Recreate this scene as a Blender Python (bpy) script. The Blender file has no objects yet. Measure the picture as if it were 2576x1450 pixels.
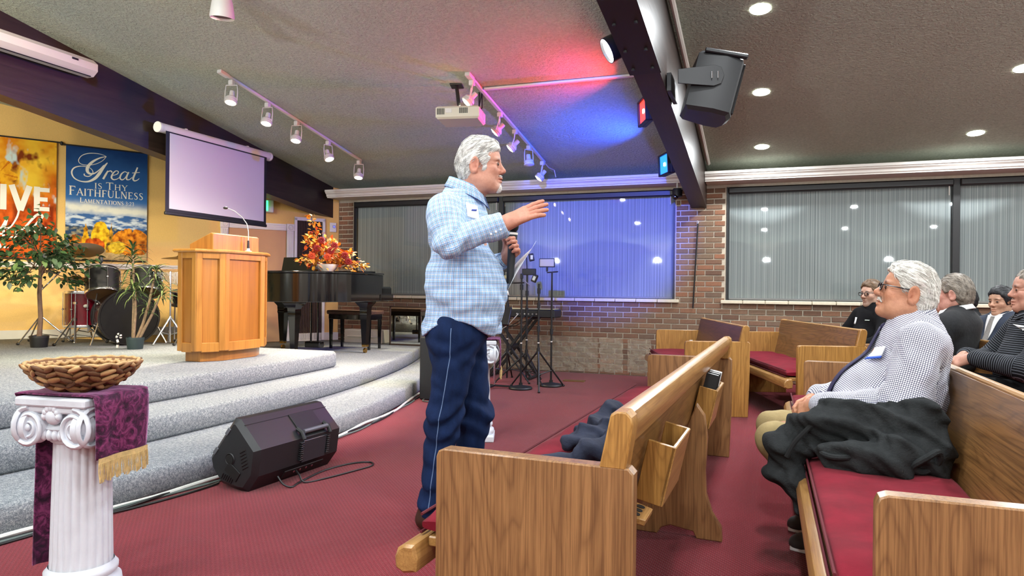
import bpy, math, random
import numpy as np
from mathutils import Vector, Matrix
random.seed(7); rng=np.random.default_rng(7)
SC=bpy.context.scene; COL=SC.collection
PI=math.pi; sin=math.sin; cos=math.cos; rad=math.radians

# ------------------------------------------------------------------ camera
YAW=rad(20.4); ROLL=0.01; CAMH=1.11
fw=Vector((-sin(YAW),cos(YAW),0)); rt=Vector((cos(YAW),sin(YAW),0)); up=Vector((0,0,1))
R_=rt*cos(ROLL)+up*sin(ROLL); U_=up*cos(ROLL)-rt*sin(ROLL)
cam=bpy.data.objects.new('camera',bpy.data.cameras.new('camera')); COL.objects.link(cam)
cam.matrix_world=Matrix(((R_.x,U_.x,-fw.x,0),(R_.y,U_.y,-fw.y,0),(R_.z,U_.z,-fw.z,CAMH),(0,0,0,1)))
cam.data.sensor_width=36; cam.data.lens=36*1720/2576; cam.data.clip_start=.05
SC.camera=cam
# ------------------------------------------------------------------ world, view, room light
w=bpy.data.worlds.new('world'); SC.world=w; w.use_nodes=True
w.node_tree.nodes['Background'].inputs[0].default_value=(.75,.78,.85,1)
w.node_tree.nodes['Background'].inputs[1].default_value=.05
SC.view_settings.view_transform='Standard'; SC.view_settings.look='None'
SC.view_settings.gamma=1; SC.view_settings.use_curve_mapping=False
SC.view_settings.exposure=0.6
SC.cycles.max_bounces=6; SC.cycles.diffuse_bounces=4; SC.cycles.glossy_bounces=3
SC.cycles.transmission_bounces=4; SC.cycles.transparent_max_bounces=8
SC.cycles.caustics_reflective=False; SC.cycles.caustics_refractive=False
SC.cycles.sample_clamp_indirect=4; SC.cycles.use_denoising=True; SC.cycles.use_adaptive_sampling=True; SC.cycles.adaptive_threshold=.02
WY=8.75; CZ=2.58; CS=.173; RIDGE=2.4
def ceilz(y): return CZ+CS*(WY-max(y,RIDGE)) if y>=RIDGE else CZ+CS*(WY-RIDGE)-CS*(RIDGE-y)
DL_W=24; FILL_W=480; TRACK_W=125; DLCOL=(.93,.975,1); TRCOL=(1,.88,.64)

# ------------------------------------------------------------------ helpers
def tag(o,label=None,cat=None,group=None,kind=None):
    if label: o['label']=label
    if cat: o['category']=cat
    if group: o['group']=group
    if kind: o['kind']=kind
    return o
def T(name,label,cat,loc=(0,0,0),rz=0,group=None):
    o=bpy.data.objects.new(name,None); COL.objects.link(o); o.empty_display_size=.1
    o.location=loc; o.rotation_euler=(0,0,rz)
    return tag(o,label,cat,group)
def mkobj(name,me,mat,parent=None):
    o=bpy.data.objects.new(name,me); COL.objects.link(o)
    if mat is not None: me.materials.append(mat)
    if parent is not None: o.parent=parent
    return o
def frame(d):
    d=Vector(d).normalized(); a=Vector((0,0,1)) if abs(d.z)<.9 else Vector((1,0,0))
    u=d.cross(a).normalized(); v=d.cross(u); return u,v,d
class MB:
    def __init__(s): s.v=[]; s.f=[]
    def add(s,v,f):
        n=len(s.v); s.v+= [tuple(p) for p in v]; s.f+=[tuple(i+n for i in q) for q in f]; return s
    def xf(s,m):
        s.v=[tuple(m@Vector(p)) for p in s.v]; return s
    def box(s,c,d,rot=None,b=0.004):
        hx,hy,hz=[x/2 for x in d]; b=min(b,.45*min(hx,hy,hz)*2*.5)
        V=[];idx={}
        for sx in(-1,1):
            for sy in(-1,1):
                for sz in(-1,1):
                    for a in range(3):
                        p=[sx*hx,sy*hy,sz*hz]
                        for k in range(3):
                            if k!=a: p[k]-= (sx,sy,sz)[k]*b
                        idx[(sx,sy,sz,a)]=len(V); V.append(Vector(p))
        F=[]
        for a in range(3):
            k,l=(a+1)%3,(a+2)%3
            for sg in(-1,1):
                q=[]
                for (p,r) in((-1,-1),(1,-1),(1,1),(-1,1)):
                    t=[0,0,0];t[a]=sg;t[k]=p;t[l]=r;q.append(idx[(*t,a)])
                F.append(q if sg>0 else q[::-1])
            for p in(-1,1):
                for r in(-1,1):
                    A=[0,0,0];A[a]=-1;A[k]=p;A[l]=r;B=A[:];B[a]=1
                    q=[idx[(*A,k)],idx[(*B,k)],idx[(*B,l)],idx[(*A,l)]]
                    F.append(q[::-1] if p*r>0 else q)
        for sx in(-1,1):
            for sy in(-1,1):
                for sz in(-1,1):
                    q=[idx[(sx,sy,sz,i)] for i in range(3)]
                    F.append(q if sx*sy*sz>0 else q[::-1])
        m=Matrix.Translation(Vector(c))
        if rot is not None: m=m@(rot.to_4x4() if hasattr(rot,'to_4x4') else rot)
        return s.add([m@p for p in V],F)
    def quad(s,*p): return s.add(p,[tuple(range(len(p)))])
    def cyl(s,a,b,r,r2=None,n=16,caps=True):
        r2=r if r2 is None else r2; a=Vector(a);b=Vector(b);u,v,d=frame(b-a)
        V=[];F=[]
        for p,q in((a,r),(b,r2)):
            for i in range(n):
                t=2*PI*i/n; V.append(p+u*q*cos(t)+v*q*sin(t))
        for i in range(n): F.append((i,(i+1)%n,n+(i+1)%n,n+i))
        if caps: F.append(tuple(range(n))[::-1]); F.append(tuple(range(n,2*n)))
        return s.add(V,[q[::-1] for q in F])
    def tube(s,pts,r,n=8,closed=False):
        P=[Vector(p) for p in pts]; m=len(P); V=[];F=[]
        R=r if hasattr(r,'__len__') else [r]*m
        u=None
        for i,p in enumerate(P):
            d=(P[(i+1)%m]-P[i-1]) if closed or 0<i<m-1 else (P[1]-P[0] if i==0 else P[-1]-P[-2])
            if d.length<1e-9: d=Vector((0,0,1))
            d.normalize()
            if u is None: u,_,_=frame(d)
            u=(u-d*u.dot(d)); u=u.normalized() if u.length>1e-6 else frame(d)[0]
            v=d.cross(u)
            for k in range(n):
                t=2*PI*k/n; V.append(p+u*R[i]*cos(t)+v*R[i]*sin(t))
        for i in range(m if closed else m-1):
            j=(i+1)%m
            for k in range(n): F.append((i*n+k,i*n+(k+1)%n,j*n+(k+1)%n,j*n+k))
        if not closed: F.append(tuple(range(n))[::-1]); F.append(tuple((m-1)*n+k for k in range(n)))
        return s.add(V,F)
    def lathe(s,prof,c=(0,0,0),n=32,axis=None,a0=0,a1=2*PI):
        c=Vector(c); u,v,d=(Vector((1,0,0)),Vector((0,1,0)),Vector((0,0,1))) if axis is None else frame(axis)
        if axis is not None: u,v=v,u
        full=abs(a1-a0-2*PI)<1e-6; m=n if full else n+1; V=[];F=[]
        for r,z in prof:
            for i in range(m):
                t=a0+(a1-a0)*i/n; V.append(c+u*r*cos(t)+v*r*sin(t)+d*z)
        for j in range(len(prof)-1):
            for i in range(n): F.append((j*m+i,j*m+(i+1)%m,(j+1)*m+(i+1)%m,(j+1)*m+i))
        return s.add(V,F)
    def ell(s,c,r,n=16,m=10,rot=None):
        V=[];F=[];c=Vector(c)
        for j in range(m+1):
            a=PI*j/m-PI/2
            for i in range(n):
                t=2*PI*i/n; p=Vector((r[0]*cos(a)*cos(t),r[1]*cos(a)*sin(t),r[2]*sin(a)))
                V.append(c+(rot@p if rot is not None else p))
        for j in range(m):
            for i in range(n): F.append((j*n+i,j*n+(i+1)%n,(j+1)*n+(i+1)%n,(j+1)*n+i))
        return s.add(V,F)
    def prism(s,poly,d,m=None,bev=0):
        """poly: 2D (x,y) points counter-clockwise, extruded along +z by d; m maps to place"""
        n=len(poly); V=[Vector((x,y,0)) for x,y in poly]+[Vector((x,y,d)) for x,y in poly]
        F=[tuple(range(n))[::-1],tuple(range(n,2*n))]+[(i,(i+1)%n,n+(i+1)%n,n+i) for i in range(n)]
        if bev:
            # inset caps for a soft edge
            c=[Vector((x,y,0)) for x,y in poly]
            ins=[]
            for i in range(n):
                a,b,e=c[i-1],c[i],c[(i+1)%n]; n1=(b-a).normalized(); n2=(e-b).normalized()
                q=Vector((-n1.y-n2.y,n1.x+n2.x,0)); q=q/max(q.length_squared*.5,.35) if q.length>1e-6 else q
                ins.append(b+q*bev)
            V=[p+Vector((0,0,0)) for p in ins]+[p+Vector((0,0,bev)) for p in c]+[p+Vector((0,0,d-bev)) for p in c]+[p+Vector((0,0,d)) for p in ins]
            F=[tuple(range(n))[::-1],tuple(range(3*n,4*n))]
            for k in range(3): F+=[(k*n+i,k*n+(i+1)%n,(k+1)*n+(i+1)%n,(k+1)*n+i) for i in range(n)]
        if m is not None: V=[m@p for p in V]
        return s.add(V,F)
    def grid(s,fn,nu,nv,wrap=False):
        V=[fn(i/(nu if wrap else nu-1),j/(nv-1)) for j in range(nv) for i in range(nu)]
        F=[(j*nu+i,j*nu+(i+1)%nu,(j+1)*nu+(i+1)%nu,(j+1)*nu+i) for j in range(nv-1) for i in range(nu if wrap else nu-1)]
        return s.add(V,F)
    def mesh(s,name='m',smooth=35):
        me=bpy.data.meshes.new(name); me.from_pydata([tuple(p) for p in s.v],[],s.f)
        if smooth:
            me.polygons.foreach_set('use_smooth',[True]*len(me.polygons)); me.set_sharp_from_angle(angle=rad(smooth))
        me.update(); return me
    def obj(s,name,mat,parent=None,smooth=35): return mkobj(name,s.mesh(name,smooth),mat,parent)
def mat3(x,y,z,o=(0,0,0)):
    return Matrix(((x[0],y[0],z[0],o[0]),(x[1],y[1],z[1],o[1]),(x[2],y[2],z[2],o[2]),(0,0,0,1)))
XZ=lambda y=0: mat3((1,0,0),(0,0,1),(0,-1,0),(0,y,0))   # prism in the x-z plane, extruded to -y
YZ=lambda x=0: mat3((0,1,0),(0,0,1),(1,0,0),(x,0,0))    # prism in the y-z plane, extruded to +x
def copytree(o,parent=None,**kw):
    c=o.copy(); COL.objects.link(c); c.parent=parent
    for ch in o.children: copytree(ch,c)
    return c

# ------------------------------------------------------------------ materials
def newmat(name):
    m=bpy.data.materials.new(name); m.use_nodes=True; nt=m.node_tree
    return m,nt,nt.nodes['Principled BSDF']
def N(nt,t,**kw):
    n=nt.nodes.new('ShaderNode'+t)
    for k,v in kw.items():
        if k in n.bl_rna.properties and k not in('inputs',): setattr(n,k,v)
        else: n.inputs[k].default_value=v
    return n
def L(nt,a,b): nt.links.new(a,b)
def ramp(nt,stops,inp,interp='LINEAR'):
    r=N(nt,'ValToRGB'); r.color_ramp.interpolation=interp; e=r.color_ramp.elements
    while len(e)<len(stops): e.new(.5)
    for k,(p,c) in enumerate(stops): e[k].position=p; e[k].color=(*c[:3],1)
    L(nt,inp,r.inputs[0]); return r.outputs[0]
def srgb(r,g,b):
    f=lambda c:(c/255/12.92 if c/255<=.04045 else ((c/255+.055)/1.055)**2.4); return (f(r),f(g),f(b))
def math_(nt,op,a,b=None,c=None):
    n=N(nt,'Math',operation=op)
    for i,x in enumerate((a,b,c)):
        if x is None: continue
        if isinstance(x,(int,float)): n.inputs[i].default_value=x
        else: L(nt,x,n.inputs[i])
    return n.outputs[0]
def mix(nt,f,a,b,mode='MIX'):
    n=N(nt,'MixRGB',blend_type=mode)
    for i,x in enumerate((f,a,b)):
        if isinstance(x,(int,float)): n.inputs[i].default_value=x
        elif isinstance(x,(tuple,list)): n.inputs[i].default_value=(*x[:3],1)
        else: L(nt,x,n.inputs[i])
    return n.outputs[0]
def coords(nt,scale=(1,1,1),kind='Object',attr=None,rot=(0,0,0)):
    if attr: o=N(nt,'Attribute',attribute_name=attr).outputs['Vector']
    else: o=N(nt,'TexCoord').outputs[kind]
    m=N(nt,'Mapping'); m.inputs['Scale'].default_value=scale; m.inputs['Rotation'].default_value=rot; L(nt,o,m.inputs[0]); return m.outputs[0]
def noise(nt,vec,scale,detail=3,rough=.5,dist=0):
    n=N(nt,'TexNoise'); n.inputs['Scale'].default_value=scale; n.inputs['Detail'].default_value=detail
    n.inputs['Roughness'].default_value=rough; n.inputs['Distortion'].default_value=dist; L(nt,vec,n.inputs['Vector']); return n.outputs[0]
def bump(nt,b,h,strength=.3,dist=.01):
    n=N(nt,'Bump'); n.inputs['Strength'].default_value=strength; n.inputs['Distance'].default_value=dist
    L(nt,h,n.inputs['Height']); L(nt,n.outputs[0],b.inputs['Normal'])
def setp(b,**kw):
    names=dict(rough='Roughness',metal='Metallic',spec='Specular IOR Level',coat='Coat Weight',coatr='Coat Roughness',sheen='Sheen Weight',
               em='Emission Strength',alpha='Alpha',sss='Subsurface Weight',trans='Transmission Weight',ior='IOR',sheenr='Sheen Roughness')
    for k,v in kw.items():
        if k=='emc': b.inputs['Emission Color'].default_value=(*v,1)
        elif k=='col': b.inputs['Base Color'].default_value=(*v,1)
        else: b.inputs[names[k]].default_value=v
MATS={}
def M(name,col,var=0,vs=6,bs=0,bd=.004,bstr=.3,scl=(1,1,1),**kw):
    """plain material with slight tonal variation and fine relief"""
    if name in MATS: return MATS[name]
    m,nt,b=newmat(name); setp(b,col=col,**kw)
    if var or bs: v=coords(nt,scl)
    if var:
        f=noise(nt,v,vs,4,.6)
        c=ramp(nt,[(.25,tuple(x*(1-var) for x in col)),(.75,tuple(min(1,x*(1+var)) for x in col))],f)
        L(nt,c,b.inputs['Base Color'])
    if bs: bump(nt,b,noise(nt,v,bs,3,.6),bstr,bd)
    MATS[name]=m; return m
def emit(name,col,st):
    if name in MATS: return MATS[name]
    m,nt,b=newmat(name); setp(b,col=col,emc=col,em=st,rough=.4); MATS[name]=m; return m
def oak(name,light,dark,axis='z',scale=1.0,rough=.38,figure=9,coat=.25,streak=.6):
    if name in MATS: return MATS[name]
    m,nt,b=newmat(name); setp(b,rough=rough,coat=coat,coatr=.25)
    ax='xyz'.index(axis); oi=N(nt,'ObjectInfo')
    def vec(k):
        st=[1,1,1]; st[ax]=k; vv=coords(nt,tuple(st)); add=N(nt,'VectorMath',operation='ADD'); L(nt,vv,add.inputs[0])
        sc=math_(nt,'MULTIPLY',oi.outputs['Random'],7.0); cmb=N(nt,'CombineXYZ'); [L(nt,sc,cmb.inputs[i]) for i in range(3)]; L(nt,cmb.outputs[0],add.inputs[1]); return add.outputs[0]
    n1=noise(nt,vec(.13),3.0*scale,3,.5,.35)
    rings=math_(nt,'FRACT',math_(nt,'MULTIPLY',n1,figure*2.6))
    band=ramp(nt,[(0,(.1,.1,.1)),(.18,(.75,.75,.75)),(.45,(1,1,1)),(.8,(.85,.85,.85)),(1,(.1,.1,.1))],rings)
    pr=ramp(nt,[(.40,(0,0,0)),(.56,(1,1,1))],noise(nt,vec(.018),150*scale,3,.7))
    pl=ramp(nt,[(.38,(.3,.3,.3)),(.6,(1,1,1))],noise(nt,vec(.03),34*scale,3,.6))
    f=math_(nt,'MULTIPLY',math_(nt,'MULTIPLY_ADD',band,.45,.55),math_(nt,'MULTIPLY',math_(nt,'MULTIPLY_ADD',pr,streak*.75,1-streak*.75),math_(nt,'MULTIPLY_ADD',pl,.4,.6)))
    c=ramp(nt,[(.1,dark),(.5,tuple((a*.5+d*.5) for a,d in zip(dark,light))),(.95,light)],f)
    c2=mix(nt,math_(nt,'MULTIPLY',noise(nt,vec(.4),1.6,2),.4),c,tuple(x*.6 for x in light),'MULTIPLY')
    L(nt,c2,b.inputs['Base Color']); bump(nt,b,f,.15,.002)
    MATS[name]=m; return m
# ================================================================== surfaces
def m_redcarpet():
    m,nt,b=newmat('red_carpet'); setp(b,rough=.95,spec=.1,sheen=.15)
    v=coords(nt); n1=noise(nt,v,1.1,3,.6); n2=noise(nt,v,160,2,.7)
    rib=N(nt,'TexWave',wave_type='BANDS',bands_direction='DIAGONAL'); rib.inputs['Scale'].default_value=26; rib.inputs['Distortion'].default_value=1.5; rib.inputs['Detail'].default_value=2; rib.inputs['Detail Scale'].default_value=6; L(nt,v,rib.inputs[0])
    rib2=N(nt,'TexWave',wave_type='BANDS',bands_direction='X'); rib2.inputs['Scale'].default_value=38; rib2.inputs['Distortion'].default_value=1; L(nt,v,rib2.inputs[0])
    f=math_(nt,'MULTIPLY',rib.outputs['Fac'],rib2.outputs['Fac'])
    c=ramp(nt,[(.0,srgb(88,16,26)),(.5,srgb(128,26,40)),(1,srgb(164,50,62))],math_(nt,'MULTIPLY_ADD',f,.4,math_(nt,'MULTIPLY',n2,.55)))
    c=mix(nt,.5,c,ramp(nt,[(.3,(.62,.6,.62)),(.7,(1,1,1))],n1),'MULTIPLY')
    L(nt,c,b.inputs['Base Color']); bump(nt,b,math_(nt,'ADD',f,n2),.6,.006); return m
def m_greycarpet():
    m,nt,b=newmat('grey_carpet'); setp(b,rough=.97,spec=.08)
    v=coords(nt); n1=noise(nt,v,230,2,.8); n2=noise(nt,v,75,3,.8)
    f=math_(nt,'MULTIPLY_ADD',n1,.6,math_(nt,'MULTIPLY',n2,.5))
    c=ramp(nt,[(.32,srgb(54,60,68)),(.52,srgb(120,127,132)),(.72,srgb(188,191,190))],f)
    L(nt,c,b.inputs['Base Color']); bump(nt,b,f,.7,.006); return m
def m_stucco(name,c0,scale=75,st=.55,dist=.012,var=.12):
    m,nt,b=newmat(name); setp(b,rough=.9,spec=.2)
    v=coords(nt); n1=noise(nt,v,scale,4,.62,.3); n2=noise(nt,v,.7,3)
    c=ramp(nt,[(.3,tuple(x*(1-var) for x in c0)),(.7,tuple(x*(1+var*.6) for x in c0))],math_(nt,'MULTIPLY_ADD',n1,.75,math_(nt,'MULTIPLY',n2,.25)))
    L(nt,c,b.inputs['Base Color']); bump(nt,b,n1,st,dist); return m
def m_brick():
    m,nt,b=newmat('brick_face'); setp(b,rough=.85,spec=.25)
    g=N(nt,'NewGeometry'); oi=N(nt,'ObjectInfo')
    r=math_(nt,'FRACT',math_(nt,'ADD',g.outputs['Random Per Island'],math_(nt,'MULTIPLY',oi.outputs['Random'],3.7)))
    c=ramp(nt,[(0,srgb(112,86,72)),(.25,srgb(138,104,84)),(.45,srgb(128,108,90)),(.62,srgb(152,106,82)),(.8,srgb(116,96,82)),(1,srgb(146,114,92))],r)
    v=coords(nt); n1=noise(nt,v,45,4,.65)
    c=mix(nt,.55,c,ramp(nt,[(.3,(.66,.64,.62)),(.7,(1,1,1))],n1),'MULTIPLY')
    L(nt,c,b.inputs['Base Color']); bump(nt,b,n1,.4,.004); return m
def m_blind():
    m,nt,b=newmat('blind_fabric'); setp(b,rough=.75,spec=.25)
    v=coords(nt,(1,0,0.0)); n1=noise(nt,v,60,2,.7); n2=noise(nt,v,210,1,.5); n3=noise(nt,coords(nt,(1,1,.02)),9,2)
    f=math_(nt,'ADD',math_(nt,'MULTIPLY',n1,.5),math_(nt,'MULTIPLY',n2,.5))
    c=ramp(nt,[(.36,srgb(108,120,122)),(.5,srgb(150,160,160)),(.62,srgb(206,213,210))],f)
    L(nt,c,b.inputs['Base Color']); bump(nt,b,f,.3,.004); return m
def m_pane():
    m,nt,b=newmat('window_glass'); nt.nodes.remove(b)
    out=nt.nodes['Material Output']; tr=N(nt,'BsdfTransparent'); gl=N(nt,'BsdfGlossy'); gl.inputs['Roughness'].default_value=.02
    fr=N(nt,'Fresnel'); fr.inputs[0].default_value=1.45; mx=N(nt,'MixShader')
    L(nt,math_(nt,'MULTIPLY',fr.outputs[0],.8),mx.inputs[0]); L(nt,tr.outputs[0],mx.inputs[1]); L(nt,gl.outputs[0],mx.inputs[2]); L(nt,mx.outputs[0],out.inputs[0])
    return m
def m_beam():
    m,nt,b=newmat('beam_stain'); setp(b,rough=.42,spec=.45)
    v=coords(nt,(1,.06,1)); n1=noise(nt,v,28,4,.7); n2=noise(nt,coords(nt),1.6,3)
    c=ramp(nt,[(.3,srgb(26,19,17)),(.62,srgb(48,36,32)),(.8,srgb(84,68,62))],math_(nt,'MULTIPLY_ADD',n1,.7,math_(nt,'MULTIPLY',n2,.3)))
    L(nt,c,b.inputs['Base Color']); bump(nt,b,n1,.25,.004); return m
RED=m_redcarpet(); GREY=m_greycarpet(); CEIL=m_stucco('ceiling_texture',srgb(180,189,173),42,.9,.03,.24)
TANW=m_stucco('tan_wall',srgb(226,186,114),90,.35,.006,.08); PLAINW=m_stucco('cream_wall',srgb(190,180,165),60,.3,.006)
BRICK=m_brick(); BLIND=m_blind(); PANE=m_pane(); BEAM=m_beam()
MORTAR=M('mortar',srgb(192,180,160),.12,30,80,.004)
WHITE=M('white_paint',srgb(222,218,210),.04,5,rough=.45)
CREAMTRIM=M('cream_trim',srgb(205,200,188),.05,5,rough=.4)
BLACK=M('black_metal',srgb(22,22,24),rough=.45,spec=.5)
BLACKP=M('black_plastic',srgb(28,29,32),rough=.5,bs=260,bd=.001,bstr=.25)
CHROME=M('chrome',(.75,.75,.77),rough=.18,metal=1)
STEEL=M('dull_steel',(.45,.45,.46),rough=.4,metal=1)
BRASS=M('brass',srgb(190,150,80),rough=.3,metal=1)

# ================================================================== setting
def struct(mb,name,mat,label,parent=None,smooth=35):
    o=mb.obj(name,mat,parent,smooth)
    if parent is None: tag(o,label,None,None,'structure')
    return o
X0,X1,YB=-11,7.5,-4.2
struct(MB().box(((X0+X1)/2,2.3,-.06),(X1-X0,13.4,.12),b=0),'floor',RED,'red ribbed carpet covering the sanctuary floor')
# ceiling, two slopes
c=MB()
for (ya,yb) in ((8.95,RIDGE),(RIDGE,YB-.1)):
    za,zb=ceilz(ya),ceilz(yb)
    v=[(X0,ya,za),(X1,ya,za),(X1,yb,zb),(X0,yb,zb)]
    c.add(v+[(x,y,z+.1) for x,y,z in v],[(0,3,2,1)[::-1],(4,5,6,7)[::-1],(0,1,5,4),(2,3,7,6),(1,2,6,5),(3,0,4,7)])
struct(c,'ceiling',CEIL,'beige textured plaster ceiling sloping up from the windows',smooth=0)
# stage
def edge(x0,k,ya,yb,n=34): return [(x0-(y-3.6)**2/k,y) for y in np.linspace(ya,yb,n)]
TH=rad(33); wd=Vector((-sin(TH),-cos(TH),0)); CORN=Vector((-6.05,WY,0)); wn=Vector((cos(TH),-sin(TH),0))
def bw(s,z=0,off=0): p=CORN+wd*s+wn*off; return Vector((p.x,p.y,z))
back=[tuple(bw(0)[:2]),tuple(bw(7.5)[:2]),(-10.2,YB)]
def stage(x0,k,z0,z1,yend,label,corner=None):
    e=edge(x0,k,YB,yend)
    if corner: e=e[:-1]+[(e[-1][0]-.0,yend-.08),(e[-1][0]-.06,yend)]+[(-7.9,yend)]; poly=e+[tuple(bw(7.5)[:2]),(-10.2,YB)]
    else: poly=e+back
    return struct(MB().prism(poly,z1-z0,Matrix.Translation((0,0,z0)),bev=.022),'stage_step',GREY,label,smooth=50)
stage(-2.93,16.5,0,.152,WY,'lowest curved stage step in grey carpet')
stage(-3.47,24,.152,.305,WY,'middle stage level in grey carpet carrying the piano')
stage(-3.88,40,.305,.457,5.85,'top stage platform in grey carpet carrying the lectern and drums',True)

# ---- window wall with its bricks
wl=MB(); WX0,WX1,VX0,VX1=-5.79,-1.08,-.465,4.55; SZ,HZ=.985,2.37
def wb(xa,xb,za,zb,y=WY+.012): wl.box(((xa+xb)/2,y+.15,(za+zb)/2),(xb-xa,.3,zb-za),b=0)
wb(X0,X1,-.1,SZ); wb(X0,WX0,SZ,HZ); wb(WX1,VX0,SZ,HZ); wb(VX1,X1,SZ,HZ); wb(X0,X1,HZ,2.68)
wallb=struct(wl,'wall_back',MORTAR,'brown brick window wall with pale mortar joints',smooth=0)
CO=.0677; BL=.2032; bp=[]
for r in range(35):
    z=CO*(r+.5)
    off=(r%2)*.5*BL
    for k in range(-34,38):
        xa=k*BL+off; xb=xa+BL
        segs=[(-6.05,X1)] if z+CO/2<=SZ+.01 else [(-6.05,WX0-.01),(WX1+.01,VX0-.01),(VX1+.01,X1)]
        for (sa,sb) in segs:
            a,b_=max(xa,sa),min(xb,sb)
            if b_-a>.04: bp.append((a,b_,z))
def brickmesh(mb,a,b_,z,j=0.0,Y=WY):
    g=.0060; h=CO/2-g; x=(b_-a)/2-g; cx=(a+b_)/2; y0=Y+.014; y1=Y-.004-j; e=.004
    V=[(cx-x,y0,z-h),(cx+x,y0,z-h),(cx+x,y0,z+h),(cx-x,y0,z+h),(cx-x+e,y1,z-h+e),(cx+x-e,y1,z-h+e),(cx+x-e,y1,z+h-e),(cx-x+e,y1,z+h-e)]
    mb.add(V,[(4,5,6,7),(0,1,5,4),(1,2,6,5),(2,3,7,6),(3,0,4,7)])
cam_p=Vector((0,0,CAMH))
def seen(a,b_,z):
    x=(a+b_)/2; d=x*fw.x+WY*fw.y; px=1288+(x*rt.x+WY*rt.y)/d*1720
    return 880<px<2500 and not(1060<px<1240) and not (1648<px<2000 and z<.62) and not(px>2000 and z<.8)
vis=[q for q in bp if seen(*q)]; vis.sort(key=lambda q:(q[0]-.1)**2+((q[2]-1)*.3)**2)
single=vis[:300]; sset=set(single); rest=MB()
std=MB(); brickmesh(std,-BL/2,BL/2,0,0,0); stdme=std.mesh('brick',0); stdme.materials.append(BRICK)
for (a,b_,z) in single:
    if abs(b_-a-BL)<1e-4:
        o=bpy.data.objects.new('brick',stdme); COL.objects.link(o); o.parent=wallb; o.location=((a+b_)/2,WY+random.uniform(-.002,.0015),z); o.rotation_euler=(random.uniform(-.02,.02),0,random.uniform(-.008,.008))
    else:
        q=MB(); brickmesh(q,a,b_,z); q.obj('brick',BRICK,wallb,0)
for q in bp:
    if q not in sset: brickmesh(rest,*q,j=random.uniform(-.0015,.002))
tag(rest.obj('brick_field',BRICK,wallb,0),kind='stuff')

def window(idx,xa,xb,mull,label):
    f=MB(); y=WY+.06
    f.box((xa+.012,y,(SZ+HZ)/2),(.024,.12,HZ-SZ),b=.002)
    f.box((xb-.012,y,(SZ+HZ)/2),(.024,.12,HZ-SZ),b=.002)
    f.box(((xa+xb)/2,WY+.10,HZ-.02),(xb-xa,.06,.04),b=.002)
    f.box(((xa+xb)/2,WY+.10,SZ+.01),(xb-xa,.06,.02),b=.002)
    wob=bpy.data.objects.new('window_%d'%idx,None); COL.objects.link(wob); tag(wob,label,None,None,'structure')
    f.obj('window_frame',BLACK,wob)
    MB().box((mull,WY+.05,(SZ+HZ)/2),(.07,.09,HZ-SZ),b=.003).obj('mullion',BLACK,wob)
    for (a,b_) in ((xa+.03,mull-.035),(mull+.035,xb-.03)):
        MB().box(((a+b_)/2,WY+.028,(SZ+2.30)/2),(b_-a,.005,2.30-SZ-.03),b=0).obj('pane',PANE,wob)
    n=round((xb-xa+.12)/.262); wds=(xb-xa+.12)/n; st=MB(); st.box((0,0,0),(wds-.006,.20,.042),b=.006); sm=st.mesh('sill_tile'); sm.materials.append(M('sill_cream',srgb(214,204,180),.06,20,rough=.35))
    for k in range(n):
        o=bpy.data.objects.new('sill_tile',sm); COL.objects.link(o); o.parent=wob; o.location=(xa-.06+wds*(k+.5),WY+.05,SZ-.018)
    return wob
window(1,WX0,WX1,-3.43,'long window behind the piano and standing man')
window(2,VX0,VX1,1.955,'long window behind the seated congregation')
def blind(xa,xb,label):
    t=T('roller_blind',label,'blind',((xa+xb)/2,WY+.075,SZ),0,'striped grey roller blinds in the window wall'); wdt=xb-xa
    MB().grid(lambda u,v:((u-.5)*wdt,.004*sin(u*38),.02+v*1.30),40,6).obj('fabric',BLIND,t)
    MB().box((0,0,.02),(wdt,.02,.022),b=.004).obj('bottom_bar',M('bar_grey',srgb(150,150,150),rough=.4),t)
    MB().box((0,-.055,2.325-SZ),(wdt+.02,.10,.075),b=.012).obj('headbox',BLACK,t)
    MB().tube([(wdt/2-.03,-.06,1.3),(wdt/2-.03,-.062,1.25),(wdt/2-.03,-.06,1.2)],.006,6).obj('pull_ring',WHITE,t)
blind(WX0+.03,-3.47,'grey striped blind in the window part behind the piano')
blind(-3.39,WX1-.03,'grey striped blind washed with blue light beside the mic stands')
blind(VX0+.03,1.915,'grey striped blind behind the white-haired seated man')
blind(1.995,VX1-.03,'grey striped blind beyond the black mullion above the man in a suit')

def cornice(idx,xa,xb,label):
    P=[(8.74,2.40),(8.42,2.40),(8.42,2.415),(8.405,2.42),(8.40,2.445),(8.375,2.465),(8.375,2.475),(8.36,2.48),(8.36,2.51),(8.40,2.515),(8.74,2.515)]
    struct(MB().prism(P[::-1],xb-xa,YZ(xa)),'trim_%d'%idx,WHITE,label,smooth=25)
    return
cornice(1,-6.03,-.885,'white cornice moulding above the blinds behind the stage front')
cornice(2,-.695,X1,'white cornice moulding above the blinds behind the congregation')
def beam(idx,x0,x1,label):
    zb=lambda y:2.10+.125*(WY-y)
    poly=[(8.95,zb(8.75)),(8.95,ceilz(8.95)+.02),(RIDGE,ceilz(RIDGE)+.02),(RIDGE,zb(RIDGE)),]
    poly=poly[::-1]
    r=struct(MB().prism(poly,x1-x0,YZ(x0)),'beam',BEAM,label,smooth=0)
    return r
b1=beam(1,-.885,-.70,'dark stained glulam beam carrying the red and blue floodlights')
b2=beam(2,-6.28,-6.10,'dark stained glulam beam over the stage behind the screen')
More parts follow.
